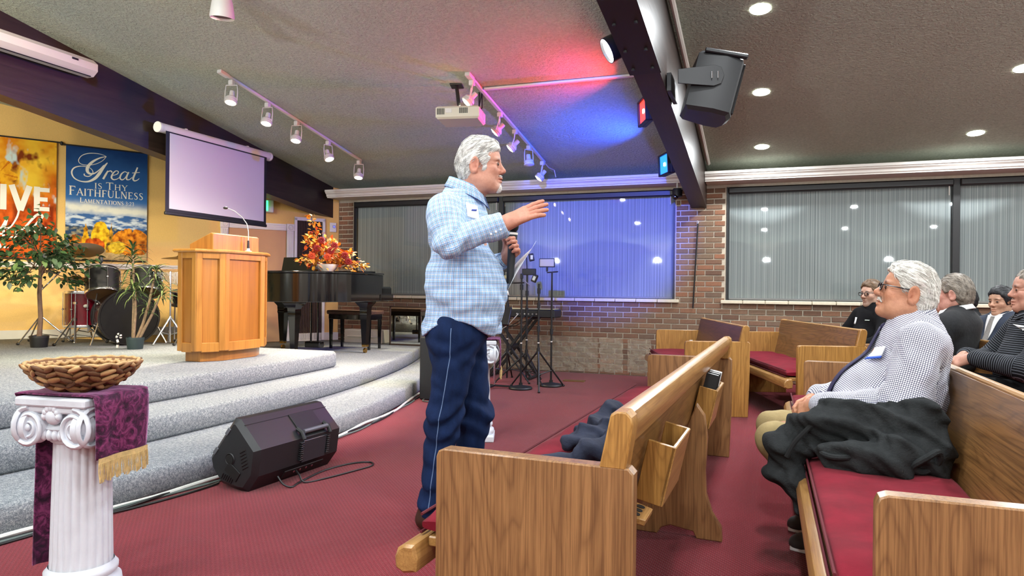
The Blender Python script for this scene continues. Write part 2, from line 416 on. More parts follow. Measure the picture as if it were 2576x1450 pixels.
# steel strap with bolts under the nearer beam, conduit beside it
zb=lambda y:2.10+.125*(WY-y)
p=MB(); V=[]
for (ya,yb) in ((2.5,4.72),):
    p.add([(x,y,zb(y)-d) for d in(.0,.014) for (x,y) in((-.90,ya),(-.685,ya),(-.685,yb),(-.90,yb))],[(0,1,2,3),(4,7,6,5),(0,4,5,1),(1,5,6,2),(2,6,7,3),(3,7,4,0)])
pl=p.obj('steel_plate',BLACK,b1,0)
for y in (4.62,4.35,4.0,3.7):
    for x in (-.86,-.73):
        MB().cyl((x,y,zb(y)-.013),(x,y,zb(y)-.026),.012,n=8).obj('bolt',BLACK,pl)
MB().tube([(-.655,y,ceilz(y)-.03) for y in np.linspace(8.4,2.6,3)],.022,8).obj('trim_3',WHITE); tag(bpy.data.objects['trim_3'],'white conduit strip along the beam and ceiling joint',None,None,'structure')
MB().box((-1.84,6.10,ceilz(6.1)-.012),(1.45,.045,.02),Matrix.Rotation(0.02,3,'Z'),b=.003).obj('trim_4',WHITE); tag(bpy.data.objects['trim_4'],'white cable cover strip across the ceiling by the projector',None,None,'structure')

# ---- angled wall behind the stage
def bwbox(mb,s0,s1,z0,z1,t0,t1,b=.003):
    c=bw((s0+s1)/2,(z0+z1)/2,(t0+t1)/2); R=Matrix.Rotation(PI/2-TH+PI,3,'Z')
    mb.box(c,(abs(s1-s0),abs(t1-t0),z1-z0),R,b=b); return mb
wz=MB()
def wpoly(sa,sb):
    A,B=bw(sa),bw(sb)
    wz.add([(A.x,A.y,-.1),(B.x,B.y,-.1),(B.x,B.y,ceilz(B.y)+.03),(A.x,A.y,ceilz(A.y)+.03)],[(0,1,2,3)])
for k in range(15): wpoly(k*.5,(k+1)*.5)
A=bw(7.5); wz.add([(A.x,A.y,-.1),(-10.2,YB,-.1),(-10.2,YB,ceilz(YB)+.1),(-10.2,RIDGE,ceilz(RIDGE)+.1),(A.x,A.y,ceilz(A.y)+.1)],[(0,1,2,3,4)])
struct(wz,'wall_left',TANW,'orange tan plaster wall behind the stage',smooth=0)
wf=MB(); wf.box(((X0+X1)/2,YB-.05,1.5),(X1-X0,.1,3.6),b=0); struct(wf,'wall_front',PLAINW,'cream side wall facing the windows')
wf=MB(); wf.box((X1+.05,2.3,1.8),(.1,13.6,4.2),b=0); struct(wf,'wall_right',PLAINW,'cream end wall of the nave')
struct(bwbox(MB(),1.75,7.4,.457,.56,0,.02),'baseboard_left',CREAMTRIM,'cream baseboard along the stage wall behind the drums')
struct(bwbox(MB(),-.0,.66,.305,.42,0,.02),'baseboard_corner',CREAMTRIM,'short cream baseboard behind the piano')
t5=struct(bwbox(bwbox(MB(),1.75,7.4,1.295,1.33,0,.02),1.75,7.4,1.33,1.362,0,.03),'trim_5',CREAMTRIM,'cream chair rail along the stage wall')
# door with moulded casing
d=bpy.data.objects.new('door_1',None); COL.objects.link(d); tag(d,'tan painted door with white fluted casing behind the lectern',None,None,'structure')
bwbox(MB(),.80,1.58,.31,1.90,.0,.02).obj('door_leaf',M('tan_door',srgb(196,150,100),.05,3,rough=.5),d)
for s0,s1 in ((.69,.79),(1.59,1.69)):
    q=bwbox(MB(),s0,s1,.31,1.90,0,.03); 
    for k in range(3): bwbox(q,s0+.02+.025*k,s0+.032+.025*k,.33,1.88,.03,.037,.002)
    q.obj('casing',WHITE,d)
    q=bwbox(MB(),s0-.005,s1+.005,1.90,2.0,0,.04); cc=bw((s0+s1)/2,1.95,.04); q.lathe([(.0,.012),(.012,.012),(.016,.004),(.026,.004),(.032,.012),(.036,0)],cc,20,axis=wn); q.obj('corner_block',WHITE,d)
q=bwbox(MB(),.80,1.58,1.90,1.995,0,.03)
for k in range(3): bwbox(q,.80,1.58,1.918+.024*k,1.93+.024*k,.03,.037,.002)
q.obj('head_casing',WHITE,d)
# dark ribbed grille panel in a white frame
g=T('speaker_grille','dark brown ribbed grille panel in a white frame behind the flowers','grille',bw(.45,0)); gi=-bw(.45,0)
fr=MB(); 
for a in ((.22,.26,.31,2.10),(.64,.68,.31,2.10),(.22,.68,2.06,2.11)): bwbox(fr,*a,0,.03)
fr.xf(Matrix.Translation(gi)).obj('frame',WHITE,g)
bwbox(MB(),.26,.64,.31,2.06,0,.008).xf(Matrix.Translation(gi)).obj('backing',M('grille_dark',srgb(38,28,24),rough=.8),g)
for k in range(16): bwbox(MB(),.268+.0235*k,.28+.0235*k,.32,2.055,.008,.02,.002).xf(Matrix.Translation(gi)).obj('slat',M('grille_brown',srgb(74,54,44),rough=.7),g)
# clear plastic sheets taped over damaged brickwork
def m_plastic():
    m,nt,b=newmat('clear_plastic'); setp(b,col=srgb(200,188,165),rough=.18,spec=.6)
    v=coords(nt,(1,1,1)); n1=noise(nt,v,9,4,.6,1.2)
    L(nt,math_(nt,'MULTIPLY_ADD',noise(nt,v,14,4,.7),.55,.12),b.inputs['Alpha']); bump(nt,b,n1,.9,.03); return m
PLAST=m_plastic()
for (xa,xb,za,zb_,lab) in ((-3.6,-2.05,.02,.47,'long clear plastic sheet taped over the brick wall'),(-2.02,-1.72,.03,.47,'small shiny plastic sheet taped low on the brick wall'),(-1.66,-1.36,.04,.46,'small torn plastic sheet low on the brick wall near the pews')):
    nx=int((xb-xa)*40)+4
    o=MB().grid(lambda u,v:(xa+(xb-xa)*u+.004*sin(v*17),WY-.012-.006*sin(u*31+v*5)*sin(v*13+u*11),za+(zb_-za)*v+.006*sin(u*9)),nx,18).obj('plastic_sheet',PLAST)
    tag(o,lab,'sheet','plastic sheets taped to the brick wall')
# ================================================================== lamps of the room
CN=Vector((0,CS,1)).normalized()          # ceiling normal (upwards) on the window slope
def lamp(kind,name,parent,loc,d,W,col,**kw):
    l=bpy.data.lights.new(name,kind); l.energy=W; l.color=col
    for k,v in kw.items(): setattr(l,k,v)
    o=bpy.data.objects.new(name,l); COL.objects.link(o); o.parent=parent; o.location=loc
    o.rotation_euler=Vector(d).to_track_quat('-Z','Y').to_euler(); return o
LENS=emit('lamp_lens',(1,.97,.90),14); LENS.cycles.emission_sampling='NONE'
def downlight(x,y,label):
    z=ceilz(y); n=CN if y>=RIDGE else Vector((0,-CS,1)).normalized()
    t=T('recessed_light',label,'ceiling light',(x,y,z),0,'recessed downlights in the ceiling')
    MB().lathe([(.092,0),(.096,-.006),(.088,-.012),(.074,-.010),(.072,-.002)],(0,0,0),28,axis=-n).xf(Matrix.Scale(1,4)).obj('trim_ring',WHITE,t)
    e=MB().lathe([(.074,.003),(.05,.008),(0.0005,.010)],(0,0,0),24,axis=-n).obj('lens',LENS,t)
    lamp('AREA','lamp',t,-n*.03,(-n.x,-n.y,-n.z),DL_W,DLCOL,shape='DISK',size=.14)
downlight(-.06,5.32,'recessed downlight beside the black loudspeaker')
downlight(-.06,6.69,'second recessed downlight from the loudspeaker toward the window')
downlight(-.06,8.05,'recessed downlight beside the beam, closest to the cornice')
downlight(1.95,8.02,'recessed downlight above the black window mullion')
downlight(1.95,6.66,'recessed downlight over the congregation at the photo edge')
for x in (-.06,1.95,4.0):  # unseen downlights added beyond the visible ones, only to light the room
    for y in (3.95,1.6,-.6,-2.6): downlight(x,y,'unseen recessed downlight added to light the nave')
for y in (8.02,6.66,5.3): downlight(4.0,y,'unseen recessed downlight added to light the nave')
for x in (-3.4,-2.0):  # further added downlights, brightening the front bay
    for y in (2.6,.6,-1.6): downlight(x,y,'unseen recessed downlight added to light the front of the nave')

TW=M('track_white',srgb(214,210,205),rough=.4)
HOT=emit('track_lens',(1,.88,.66),16); HOT.cycles.emission_sampling='NONE'
HOTOFF=M('track_lens_off',srgb(210,205,195),rough=.3)
def head(parent,x,y,aim,on=True,W=None):
    z=ceilz(y)-.03; h=T('track_head','','',(0,0,0)); h.parent=parent; h.location=(x,y,z); a=Vector(aim).normalized(); u=a.cross(Vector((0,0,1))).normalized()
    MB().box((0,0,-.025),(.05,.05,.05),b=.006).obj('adapter',TW,h)
    c=Vector((0,0,-.16))+a*.03; R=.062
    q=MB(); top=Vector((0,0,-.05))
    q.tube([c+u*R+a*.02,c+u*R-a*.02+Vector((0,0,.06)),top+u*R*.9,top-u*R*.9,c-u*R-a*.02+Vector((0,0,.06)),c-u*R+a*.02],.0055,6); q.obj('yoke',TW,h)
    q=MB(); q.lathe([(.001,-.085),(.024,-.085),(.026,-.03),(.04,-.022),(.056,-.005),(.058,.012),(.052,.014),(.052,.022),(.060,.024),(.060,.040),(.050,.044)],c,24,axis=a); q.obj('housing',TW,h)
    MB().lathe([(.050,.042),(.03,.050),(.0005,.053)],c,22,axis=a).obj('lens',HOT if on else HOTOFF,h)
    if on: lamp('SPOT','lamp',h,c+a*.07,a,W or TRACK_W,TRCOL,spot_size=rad(75),spot_blend=.6,shadow_soft_size=.05)
def track(label,x,ya,yb,ys,aims,ons,W=None):
    t=T('track_light',label,'track light',(0,0,0),0,'white ceiling track lights')
    q=MB(); A=Vector((x,ya,ceilz(ya)-.014)); B=Vector((x,yb,ceilz(yb)-.014)); d=(B-A).normalized(); v=Vector((1,0,0)); w_=v.cross(d)
    L_=(B-A).length; q.box((A+B)/2,(.036,L_,.024),Matrix(((v.x,d.x,w_.x),(v.y,d.y,w_.y),(v.z,d.z,w_.z))),b=.003); q.obj('rail',TW,t)
    q=MB().box(A+d*.05+w_*-.004,(.052,.12,.034),Matrix(((v.x,d.x,w_.x),(v.y,d.y,w_.y),(v.z,d.z,w_.z))),b=.004); q.obj('feed_end',TW,t)
    for y,a,on in zip(ys,aims,ons): head(t,x,y,a,on,W)
    return t
track('white track light of five lamps over the piano side of the stage',-4.97,5.2,7.66,(5.36,5.88,6.36,6.95,7.62),((.10,-.30,-1),(.05,-.35,-1),(.08,-.32,-1),(.45,-.15,-1),(.10,-.30,-1)),(1,1,1,1,1))
t3=track('unseen white track light added on the far slope to light the stage wall',-4.97,1.9,-.6,(1.6,1.0,.3,-.4),((-.62,.75,-.45),(-.6,.8,-.4),(-.65,.6,-.5),(-.6,.8,-.3)),(1,1,1,1),230)  # added unseen track, brightens the wall behind the stage
t2=track('white track light of five lamps beside the projector',-2.60,5.76,8.1,(5.86,6.58,7.03,7.50,8.02),((-.75,-.45,-.9),(-.9,-.3,-.9),(-.9,-.35,-.9),(.15,-.1,-1),(-.7,-.3,-.9)),(1,1,1,0,1))
MB().tube([(-2.6,8.1,ceilz(8.1)-.02),(-2.59,8.25,ceilz(8.25)-.03),(-2.55,8.36,2.62),(-2.53,8.37,2.53)],.006,6).obj('feed_cable',TW,t2)

# coloured floodlights on the beam
def flood(label,y,z,col,gcol,W,aim,name):
    t=T('floodlight',label,'floodlight',(-.90,y,z),0,'coloured floodlights on the beam')
    a=Vector(aim).normalized(); u=a.cross(Vector((0,0,1))).normalized(); v=u.cross(a); m=mat3(u,v,a,Vector((-.14,0,0)))@Matrix.Scale(1.15,4)
    MB().box((0,0,-.03),(.25,.20,.05),b=.01).xf(m).obj('housing',BLACKP,t)
    q=MB(); 
    for cx,cy,sx,sy in((0,.093,.25,.014),(0,-.093,.25,.014),(.118,0,.014,.2),(-.118,0,.014,.2)): q.box((cx,cy,.004),(sx,sy,.03),b=.003)
    q.xf(m).obj('bezel',BLACKP,t)
    g=emit(name,gcol,1.6); g.cycles.emission_sampling='NONE'
    MB().box((0,0,-.001),(.222,.172,.004),b=0).xf(m).obj('lens',g,t)
    e=emit(name+'_led',tuple(min(1,c_+.55) for c_ in gcol),20); e.cycles.emission_sampling='NONE'
    MB().box((0,0,.004),(.03,.03,.004),b=0).xf(m).obj('led',e,t)
    q=MB(); q.tube([(.02,.0,.02),(-.05,0.01,.03),(-.10,.02,.0)],.012,6); q.obj('bracket',BLACKP,t)
    lamp('AREA','lamp',t,m@Vector((0,0,.03)),a,W,col,shape='RECTANGLE',size=.1,size_y=.08,spread=rad(125))
flood('red floodlight on the dark beam',6.12,2.70,(1,.05,.03),(1,.045,.02),20,(-.92,-.40,-.05),'red_lens')
flood('blue floodlight on the dark beam above the cornice',7.48,2.46,(.02,.09,1),(.02,.20,1),32,(-.88,-.48,-.05),'blue_lens')
# black cone spotlight on the beam
t=T('cone_spotlight','black cone-shaped spotlight shining from the beam toward the stage','spotlight',(-1.03,5.2,3.06))
a=Vector((-.80,-.36,-.50)).normalized()
q=MB(); q.lathe([(.001,-.20),(.03,-.195),(.052,-.16),(.075,-.09),(.092,0),(.100,.09),(.102,.14),(.096,.14),(.092,.07)],(-.02,0,-.06),32,axis=a); q.obj('shade',M('spot_black',srgb(26,24,22),rough=.3),t)
e=emit('spot_face',(1,.98,.95),9); e.cycles.emission_sampling='NONE'
MB().lathe([(.094,.12),(.05,.125),(.0005,.127)],(-.02,0,-.06),28,axis=a).obj('lens',e,t)
MB().tube([(.10,.0,.10),(.06,.0,.10),(.045,0,.05),(.06,.02,-.0)],.014,8).obj('bracket',BLACK,t)
MB().lathe([(.001,.0),(.06,.0),(.06,-.02),(.001,-.02)],(.07,0,.13),20).obj('canopy',BLACK,t)
lamp('SPOT','lamp',t,Vector((-.02,0,-.06))+a*.16,(-.86,-.12,-.62),380,(1,.93,.80),spot_size=rad(62),spot_blend=.5,shadow_soft_size=.08)
# white cone lamp hanging at the top of the picture
t=T('hanging_spot','white cone lamp hanging from the ceiling at the top edge of the photo','lamp',(-3.857,4.056,ceilz(4.056)))
q=MB(); a=Vector((-.1,.1,-1)).normalized()
q.lathe([(.001,.0),(.04,.0),(.05,.04),(.075,.12),(.09,.22),(.086,.235),(.07,.22)],(0,0,-.03),28,axis=a); q.obj('shade',WHITE,t)
MB().cyl((0,0,0),(0,0,-.04),.02,n=12).obj('stem',WHITE,t)
lamp('SPOT','lamp',t,Vector((0,0,-.03))+a*.26,Vector((-.5,.1,-.9)),130,TRCOL,spot_size=rad(120),spot_blend=.6,shadow_soft_size=.06)

# unseen far half of the room: blue flood, then wall uplights added for fill
flood('blue floodlight on the far half of the beam out of view',1.2,zb(1.2)+.06,(.08,.12,1),(.03,.2,1),0,(-.4,1,-.1),'blue_lens')
fl=bpy.data.objects['floodlight.002']
lamp('SPOT','lamp',fl,(-.12,.12,-.04),Vector((-2.0,8.75,1.75))-Vector((-1.02,1.32,2.9)),2600,(.04,.09,1),spot_size=rad(20),spot_blend=.5,shadow_soft_size=.05)
for k,(x,y,nx,ny) in enumerate(((-6.5,YB+.02,0,1),(-3.2,YB+.02,0,1),(0,YB+.02,0,1),(3.2,YB+.02,0,1),(X1-.02,-1.5,-1,0),(X1-.02,2.5,-1,0),(X1-.02,6.5,-1,0))):
    t=T('fill_sconce','half-bowl uplight sconce added unseen on a wall to fill the room with light','sconce',(x,y,1.95),0,'unseen uplight sconces added for room fill')
    MB().lathe([(.0005,-.12),(.06,-.11),(.12,-.06),(.15,.02),(.143,.02),(.11,-.05),(.0005,-.09)],(nx*.155,ny*.155,0),24).obj('bowl',WHITE,t)
    MB().box((nx*.02,ny*.02,-.02),(.06,.06,.14),b=.01).obj('wall_plate',WHITE,t)
    lamp('SPOT','lamp',t,(nx*.16,ny*.16,.03),(nx*.75,ny*.75,1),FILL_W*(1.6 if x<-1 else .62),(.92,.98,1),spot_size=rad(140),spot_blend=.6,shadow_soft_size=.1)
# ================================================================== pews
OAKZ=oak('oak_upright',srgb(172,128,82),srgb(92,60,34),'z',1.3,figure=8)
OAKZL=oak('oak_upright_light',srgb(196,148,78),srgb(132,90,40),'z',1.6,figure=7)
OAKY=oak('oak_back',srgb(150,108,62),srgb(80,52,26),'y',.9,figure=12)
OAKYL=oak('oak_rail',srgb(192,148,88),srgb(140,98,52),'y',1.2,figure=5,rough=.32)
OAKYD=oak('oak_back_dark',srgb(122,78,56),srgb(74,44,32),'y',1.1,figure=11)
CUSH=M('red_cushion',srgb(112,20,36),.25,9,420,.002,.5,rough=.95,spec=.1,sheen=.05)
PIPE=M('red_piping',srgb(88,14,28),rough=.9)
def end_panel(t,y,w_=.545,h=.66,mat=None):
    P=[(0,0.0)]; 
    P=[(.03,0),(w_,0),(w_+.01,.3),(w_+.012,h-.014),(w_-.002,h),(.024,h),(.007,h-.007),(0,h-.024),(0,.06)]
    q=MB().prism(P,.05,XZ(y+.05),bev=.004); o=q.obj('end_panel',mat or OAKZ,t)
    return o
def pew(label,loc,rz,Lp,mid=True,racks=(),panelmat=None,backmat=None,near=True):
    t=T('church_pew',label,'pew',loc,rad(rz),'oak church pews with red cushions')
    end_panel(t,0,mat=panelmat); end_panel(t,Lp-.05,mat=panelmat)
    # seat board, front rail
    MB().box((.18,Lp/2,.375),(.46,Lp-.1,.03),b=.004).obj('seat',OAKYL,t)
    q=MB(); prof=[(-.115,.315),(-.118,.345),(-.108,.372),(-.088,.384),(-.055,.386),(-.045,.35),(-.05,.31),(-.09,.302)]
    q.prism(prof[::-1],Lp+.05,mat3((1,0,0),(0,0,1),(0,-1,0),(0,Lp+.025,0)),bev=.008); q.obj('seat_rail',OAKYL,t)
    # cushion with welted edge
    n=int(Lp*14)
    def cu(u,v):
        y=.055+(Lp-.11)*v; a=u*2*PI; e=min(v,1-v)*Lp
        x=.165+.238*math.copysign(abs(cos(a))**.35,cos(a)); k=math.copysign(abs(sin(a))**.5,sin(a))
        pf=.034*min(1,(e/.05+.25))**.5
        z=.420+k*pf+(.006*cos(y*15.0)*cos((x-.16)*16) if k>.5 else 0)
        return (x,y,z)
    q=MB().grid(cu,28,n,wrap=True); m=len(q.v); q.f.append(tuple(range(28))[::-1]); q.f.append(tuple(range(m-28,m))); cc=q.obj('cushion',CUSH,t,60)
    MB().tube([(-.077,y,.447) for y in np.linspace(.06,Lp-.06,24)],.0045,6).obj('piping',PIPE,cc)
    MB().tube([(-.079,y,.394) for y in np.linspace(.06,Lp-.06,24)],.0045,6).obj('piping',PIPE,cc)
    # back board, top rail and end blocks
    q=MB(); P=[(.385,.29),(.412,.28),(.5165,.787),(.4905,.787)]
    q.prism(P,Lp-.06,XZ(Lp-.03)); q.obj('backrest',backmat or OAKY,t)
    P=[(.503,.70),(.528,.70),(.545,.745),(.547,.772),(.54,.79),(.524,.799),(.504,.799),(.4965,.793),(.499,.785)]
    q=MB().prism(P,Lp-.002,XZ(Lp-.001),bev=.006); q.obj('top_rail',OAKYL,t)
    for y in (.0,Lp-.07):
        q=MB().prism([(.468,.655),(.535,.655),(.554,.768),(.55,.788),(.536,.801),(.512,.801),(.496,.79)],.07,XZ(y+.07),bev=.004); q.obj('end_block',OAKZL,t)
    if mid:
        y=Lp*.48
        P=[(.10,0),(.36,0),(.38,.03),(.42,.045),(.52,.03),(.535,0),(.645,0),(.64,.06),(.60,.12),(.575,.2),(.57,.3),(.578,.45),(.565,.55),(.53,.60),(.43,.36),(.10,.36)]
        MB().prism(P,.045,XZ(y),bev=.004).obj('center_support',OAKZ,t)
    for (y0,kind) in racks:
        sl=Vector((.103,0,.465)).normalized(); R=Matrix.Rotation(math.atan2(.103,.465),4,'Y')
        m=Matrix.Translation((.45,y0,.43))@R
        if kind=='box':
            r=bpy.data.objects.new('book_rack',None); COL.objects.link(r); r.parent=t
            MB().box((.085,.17,.1),(.014,.34,.2),b=.003).xf(m).obj('front_board',OAKYL,r)
            for yy in (.007,.333): MB().box((.045,yy,.1),(.09,.014,.2),b=.002).xf(m).obj('side_board',OAKZL,r)
            MB().box((.045,.17,.006),(.085,.33,.012),b=.002).xf(m).obj('bottom_board',OAKYL,r)
        elif kind=='cups':
            r=bpy.data.objects.new('cup_holder',None); COL.objects.link(r); r.parent=t
            q=MB().prism([(0,0),(.075,.012),(.075,.128),(0,.14)],.02,m,bev=.003); q.obj('shelf',OAKYL,r)
            for k in range(3): MB().cyl(m@Vector((.04,.034+.036*k,.0195)),m@Vector((.04,.034+.036*k,.022)),.0135,n=14).obj('hole',M('dark_hole',srgb(22,14,10),rough=.8),r)
        elif kind=='peg':
            MB().box((.02,0,.06),(.03,.07,.03),b=.003).xf(m).obj('pencil_block',OAKZL,t)
    return t
pew1=pew('front oak pew with hymnal racks behind the standing man',(-.862,1.72,0),-1.8,3.1,True,((.30,'cups'),(.52,'box'),(1.30,'peg'),(1.72,'cups'),(1.86,'box')))
pew2=pew('oak pew where the white-haired man sits',(.233,1.703,0),0,3.13)
pew3=pew('short dark-backed oak pew beside the brick wall with a water bottle',(-.66,6.15,0),17,1.72,False,(),OAKZL,OAKYD)
pew4=pew('angled oak pew in front of the man in a black polo',(.25,6.08,0),17.3,1.92,False,(),OAKZL)
pew5=pew('oak pew of the man in a striped shirt',(1.17,3.85,0),13.5,2.05,False)
pew6=pew('oak pew below the man in a suit',(1.66,6.1,0),9,2.2,False)
pew7=pew('oak pew under the man in a black polo',(.80,6.55,0),17,1.3,False)

# ================================================================== lectern
HON=oak('honey_oak',srgb(200,142,66),srgb(150,96,40),'z',1.1,.3,1.5,.4,.3); HOND=oak('honey_panel',srgb(186,126,54),srgb(138,86,34),'z',.9,.28,1.5,.4,.3)
t=T('lectern','honey-coloured wooden lectern with panelled front on the stage','lectern',(-4.5,4.85,.457))
def lp(pts,z0,z1,name,mat,par,bev=.004,sc=None):
    return MB().prism([(x+4.5,y-4.85) for x,y in pts],z1-z0,Matrix.Translation((0,0,z0-.457)),bev=bev).obj(name,mat,par)
FP=[(-4.66,4.43),(-4.46,4.43),(-4.33,4.62),(-4.33,5.10),(-4.46,5.29),(-4.66,5.29)]
PLN=[(-4.64,4.50),(-4.48,4.50),(-4.385,4.655),(-4.385,5.06),(-4.48,5.22),(-4.64,5.22)]
lp(PLN,.457,.56,'plinth',HOND,t)
body=lp([(-4.65,4.445),(-4.467,4.445),(-4.345,4.625),(-4.345,5.095),(-4.467,5.275),(-4.65,5.275)],.55,1.39,'body',HOND,t)
def railset(A,B,nin):
    A=Vector((A[0]+4.5,A[1]-4.85,0));B=Vector((B[0]+4.5,B[1]-4.85,0)); d=(B-A); Ln=d.length; d.normalize(); nn=Vector((d.y,-d.x,0)); a=math.atan2(d.y,d.x); R=Matrix.Rotation(a,3,'Z')
    for s,wd_ in ((.024,.048),(Ln-.024,.048)): MB().box(A+d*s-nn*.006+Vector((0,0,.513)),(wd_,.022,.84),R,b=.004).obj('stile',HON,t)
    for z,h in ((.125,.08),(.905,.06)): MB().box(A+d*(Ln/2)-nn*.007+Vector((0,0,z)),(Ln-.09,.02,h),R,b=.004).obj('rail',HON,t)
for k in range(5): railset(FP[k],FP[k+1],0)
sl=[(-4.69,4.40),(-4.445,4.40),(-4.305,4.605),(-4.305,5.115),(-4.445,5.32),(-4.69,5.32)]
lp(sl,1.385,1.412,'top_slab',HON,t,.008)
P=[(0,0),(.26,0),(.26,.135),(.235,.145),(0,.05)]
MB().prism(P,.56,Matrix.Translation((-.17,.25,.955))@XZ(0),bev=.005).xf(Matrix.Translation((0,.02,0))).obj('reading_desk',HON,t)
t=T('gooseneck_microphone','thin black gooseneck microphone on the lectern','microphone',(-4.365,4.93,1.412))
MB().lathe([(.0005,0),(.03,0),(.03,.006),(.014,.012),(.014,.03)],n=20).obj('base',WHITE,t)
MB().cyl((0,0,.02),(0,0,.10),.012,.009,n=12).obj('handle',BLACK,t)
G=[(0,0,.10),(.0,.0,.18),(-.01,-.01,.25),(-.045,-.03,.31),(-.10,-.06,.36),(-.15,-.09,.385)]
MB().tube(G,.004,8).obj('neck',STEEL,t)
MB().ell((-.168,-.10,.388),(.022,.013,.012),rot=Matrix.Rotation(rad(30),3,'Z')).obj('capsule',BLACK,t)

# ================================================================== grand piano
PB=M('piano_black',srgb(10,10,11),rough=.12,coat=.6,coatr=.05,spec=.6)
OL=[(-4.40,7.30),(-5.88,7.30),(-5.88,6.95),(-5.85,6.72),(-5.74,6.48),(-5.58,6.28),(-5.38,6.11),(-5.15,6.01),(-4.92,5.98),(-4.72,6.02),(-4.55,6.14),(-4.45,6.34),(-4.41,6.6)]
def spline(P,n=4,closed=True):
    out=[];m=len(P)
    for i in range(m):
        p0,p1,p2,p3=[Vector(P[(i+k-1)%m]) for k in range(4)]
        for j in range(n):
            u=j/n; out.append(tuple(.5*((2*p1)+(p2-p0)*u+(2*p0-5*p1+4*p2-p3)*u*u+(3*p1-p0-3*p2+p3)*u**3)))
    return out
OLs=[OL[0],OL[1]]+[tuple(p[:2]) for p in spline([(*p,0) for p in OL[2:]],5)][:-5]
OLs=OLs[::-1] if sum((OLs[i][0]*OLs[(i+1)%len(OLs)][1]-OLs[(i+1)%len(OLs)][0]*OLs[i][1]) for i in range(len(OLs)))<0 else OLs
t=T('grand_piano','glossy black grand piano on the middle stage level','piano',(-5.1,6.7,.305)); mv=Matrix.Translation((5.1,-6.7,-.305))
MB().prism(OLs,.315,mv@Matrix.Translation((0,0,.935)),bev=.006).obj('case',PB,t,30)
def off(P,d):
    c=Vector((-5.1,6.7,0)); return [((x-c.x)*(1+d)+c.x,(y-c.y)*(1+d)+c.y) for x,y in P]
MB().prism(off(OLs,.012),.02,mv@Matrix.Translation((0,0,1.252)),bev=.005).obj('lid',PB,t,30)
MB().box((-5.14,7.02,1.283),(1.40,.34,.018),b=.004).xf(mv).obj('folded_lid_flap',PB,t)
MB().box((-5.14,7.37,.975),(1.52,.30,.08),b=.008).xf(mv).obj('key_bed',PB,t)
for x in (-5.84,-4.44): MB().box((x,7.38,1.05),(.09,.26,.12),b=.02).xf(mv).obj('key_block',PB,t)
kb=MB().box((-5.14,7.44,1.03),(1.30,.15,.03),b=.002).xf(mv).obj('keyboard',M('ivory',srgb(225,220,205),rough=.3),t)
for k in range(36):
    if k%7 in(2,6): continue
    MB().box((-5.77+k*.0355,7.41,1.05),(.014,.09,.016),b=.001).xf(mv).obj('black_key',PB,kb)
for (x,y) in ((-5.74,7.12),(-4.55,7.15),(-4.93,6.30)):
    q=MB().lathe([(.0005,.935),(.13,.935),(.13,.92),(.075,.86),(.070,.80),(.073,.78),(.066,.76),(.042,.42),(.045,.405),(.0005,.405)],(x,y,0),4,a0=PI/4,a1=PI/4+2*PI); q.xf(mv).obj('leg',PB,t,30)
    q=MB().box((x,y,.395),(.062,.062,.03),b=.004).xf(mv); c_=q.obj('caster_cup',BRASS,t)
    MB().cyl((x-.012,y,.335),(x+.012,y,.335),.03,n=16).xf(mv).obj('wheel',BRASS,c_)
q=MB(); 
for x in (-5.19,-5.09): q.cyl((x,6.95,.93),(x,6.95,.42),.012,n=10)
q.box((-5.14,6.95,.40),(.22,.10,.07),b=.01); q.xf(mv).obj('pedal_lyre',PB,t)
for x in (-5.19,-5.14,-5.09): MB().box((x,7.03,.385),(.018,.1,.008),b=.003).xf(mv).obj('pedal',BRASS,t)
MB().box((-5.25,6.88,1.37),(.62,.015,.18),Matrix.Rotation(-.25,3,'X'),b=.004).xf(mv).obj('music_desk',PB,t)
# bench
t=T('piano_bench','black piano bench with a worn brown padded top','bench',(-5.0,7.62,.305))
MB().box((0,0,.47),(.66,.34,.05),b=.02).obj('pad',M('bench_pad',srgb(78,52,36),.35,18,rough=.7),t)
MB().box((0,0,.415),(.62,.30,.07),b=.006).obj('apron',PB,t)
for sx in(-1,1):
    for sy in(-1,1): MB().lathe([(.0005,.0),(.019,.0),(.028,.40),(.0005,.40)],(sx*.285,sy*.125,0),4,a0=PI/4,a1=PI/4+2*PI).obj('leg',PB,t,30)
# mirror-like screen and low white box by the brick wall
t=T('mirror_panel','low mirror panel in a dark frame standing beside the piano','mirror',(-4.52,8.30,.305))
MB().box((0,0,.27),(.70,.012,.50),b=.001).obj('glass',M('mirror_glass',(.72,.74,.7),rough=.03,metal=1),t)
q=MB()
for c_,s_ in (((-.36,0,.27),(.02,.03,.54)),((.37,0,.27),(.04,.04,.54)),((0,0,.53),(.74,.03,.02)),((0,0,.01),(.74,.03,.02))): q.box(c_,s_,b=.003)
q.obj('frame',M('dark_wood',srgb(70,52,40),rough=.5),t)
tag(MB().box((-5.35,8.45,.40),(.62,.22,.19),b=.01).box((-5.35,8.335,.40),(.5,.02,.012),b=.003).obj('heater_box',CREAMTRIM),'low cream heater box on the stage below the brick wall','heater')

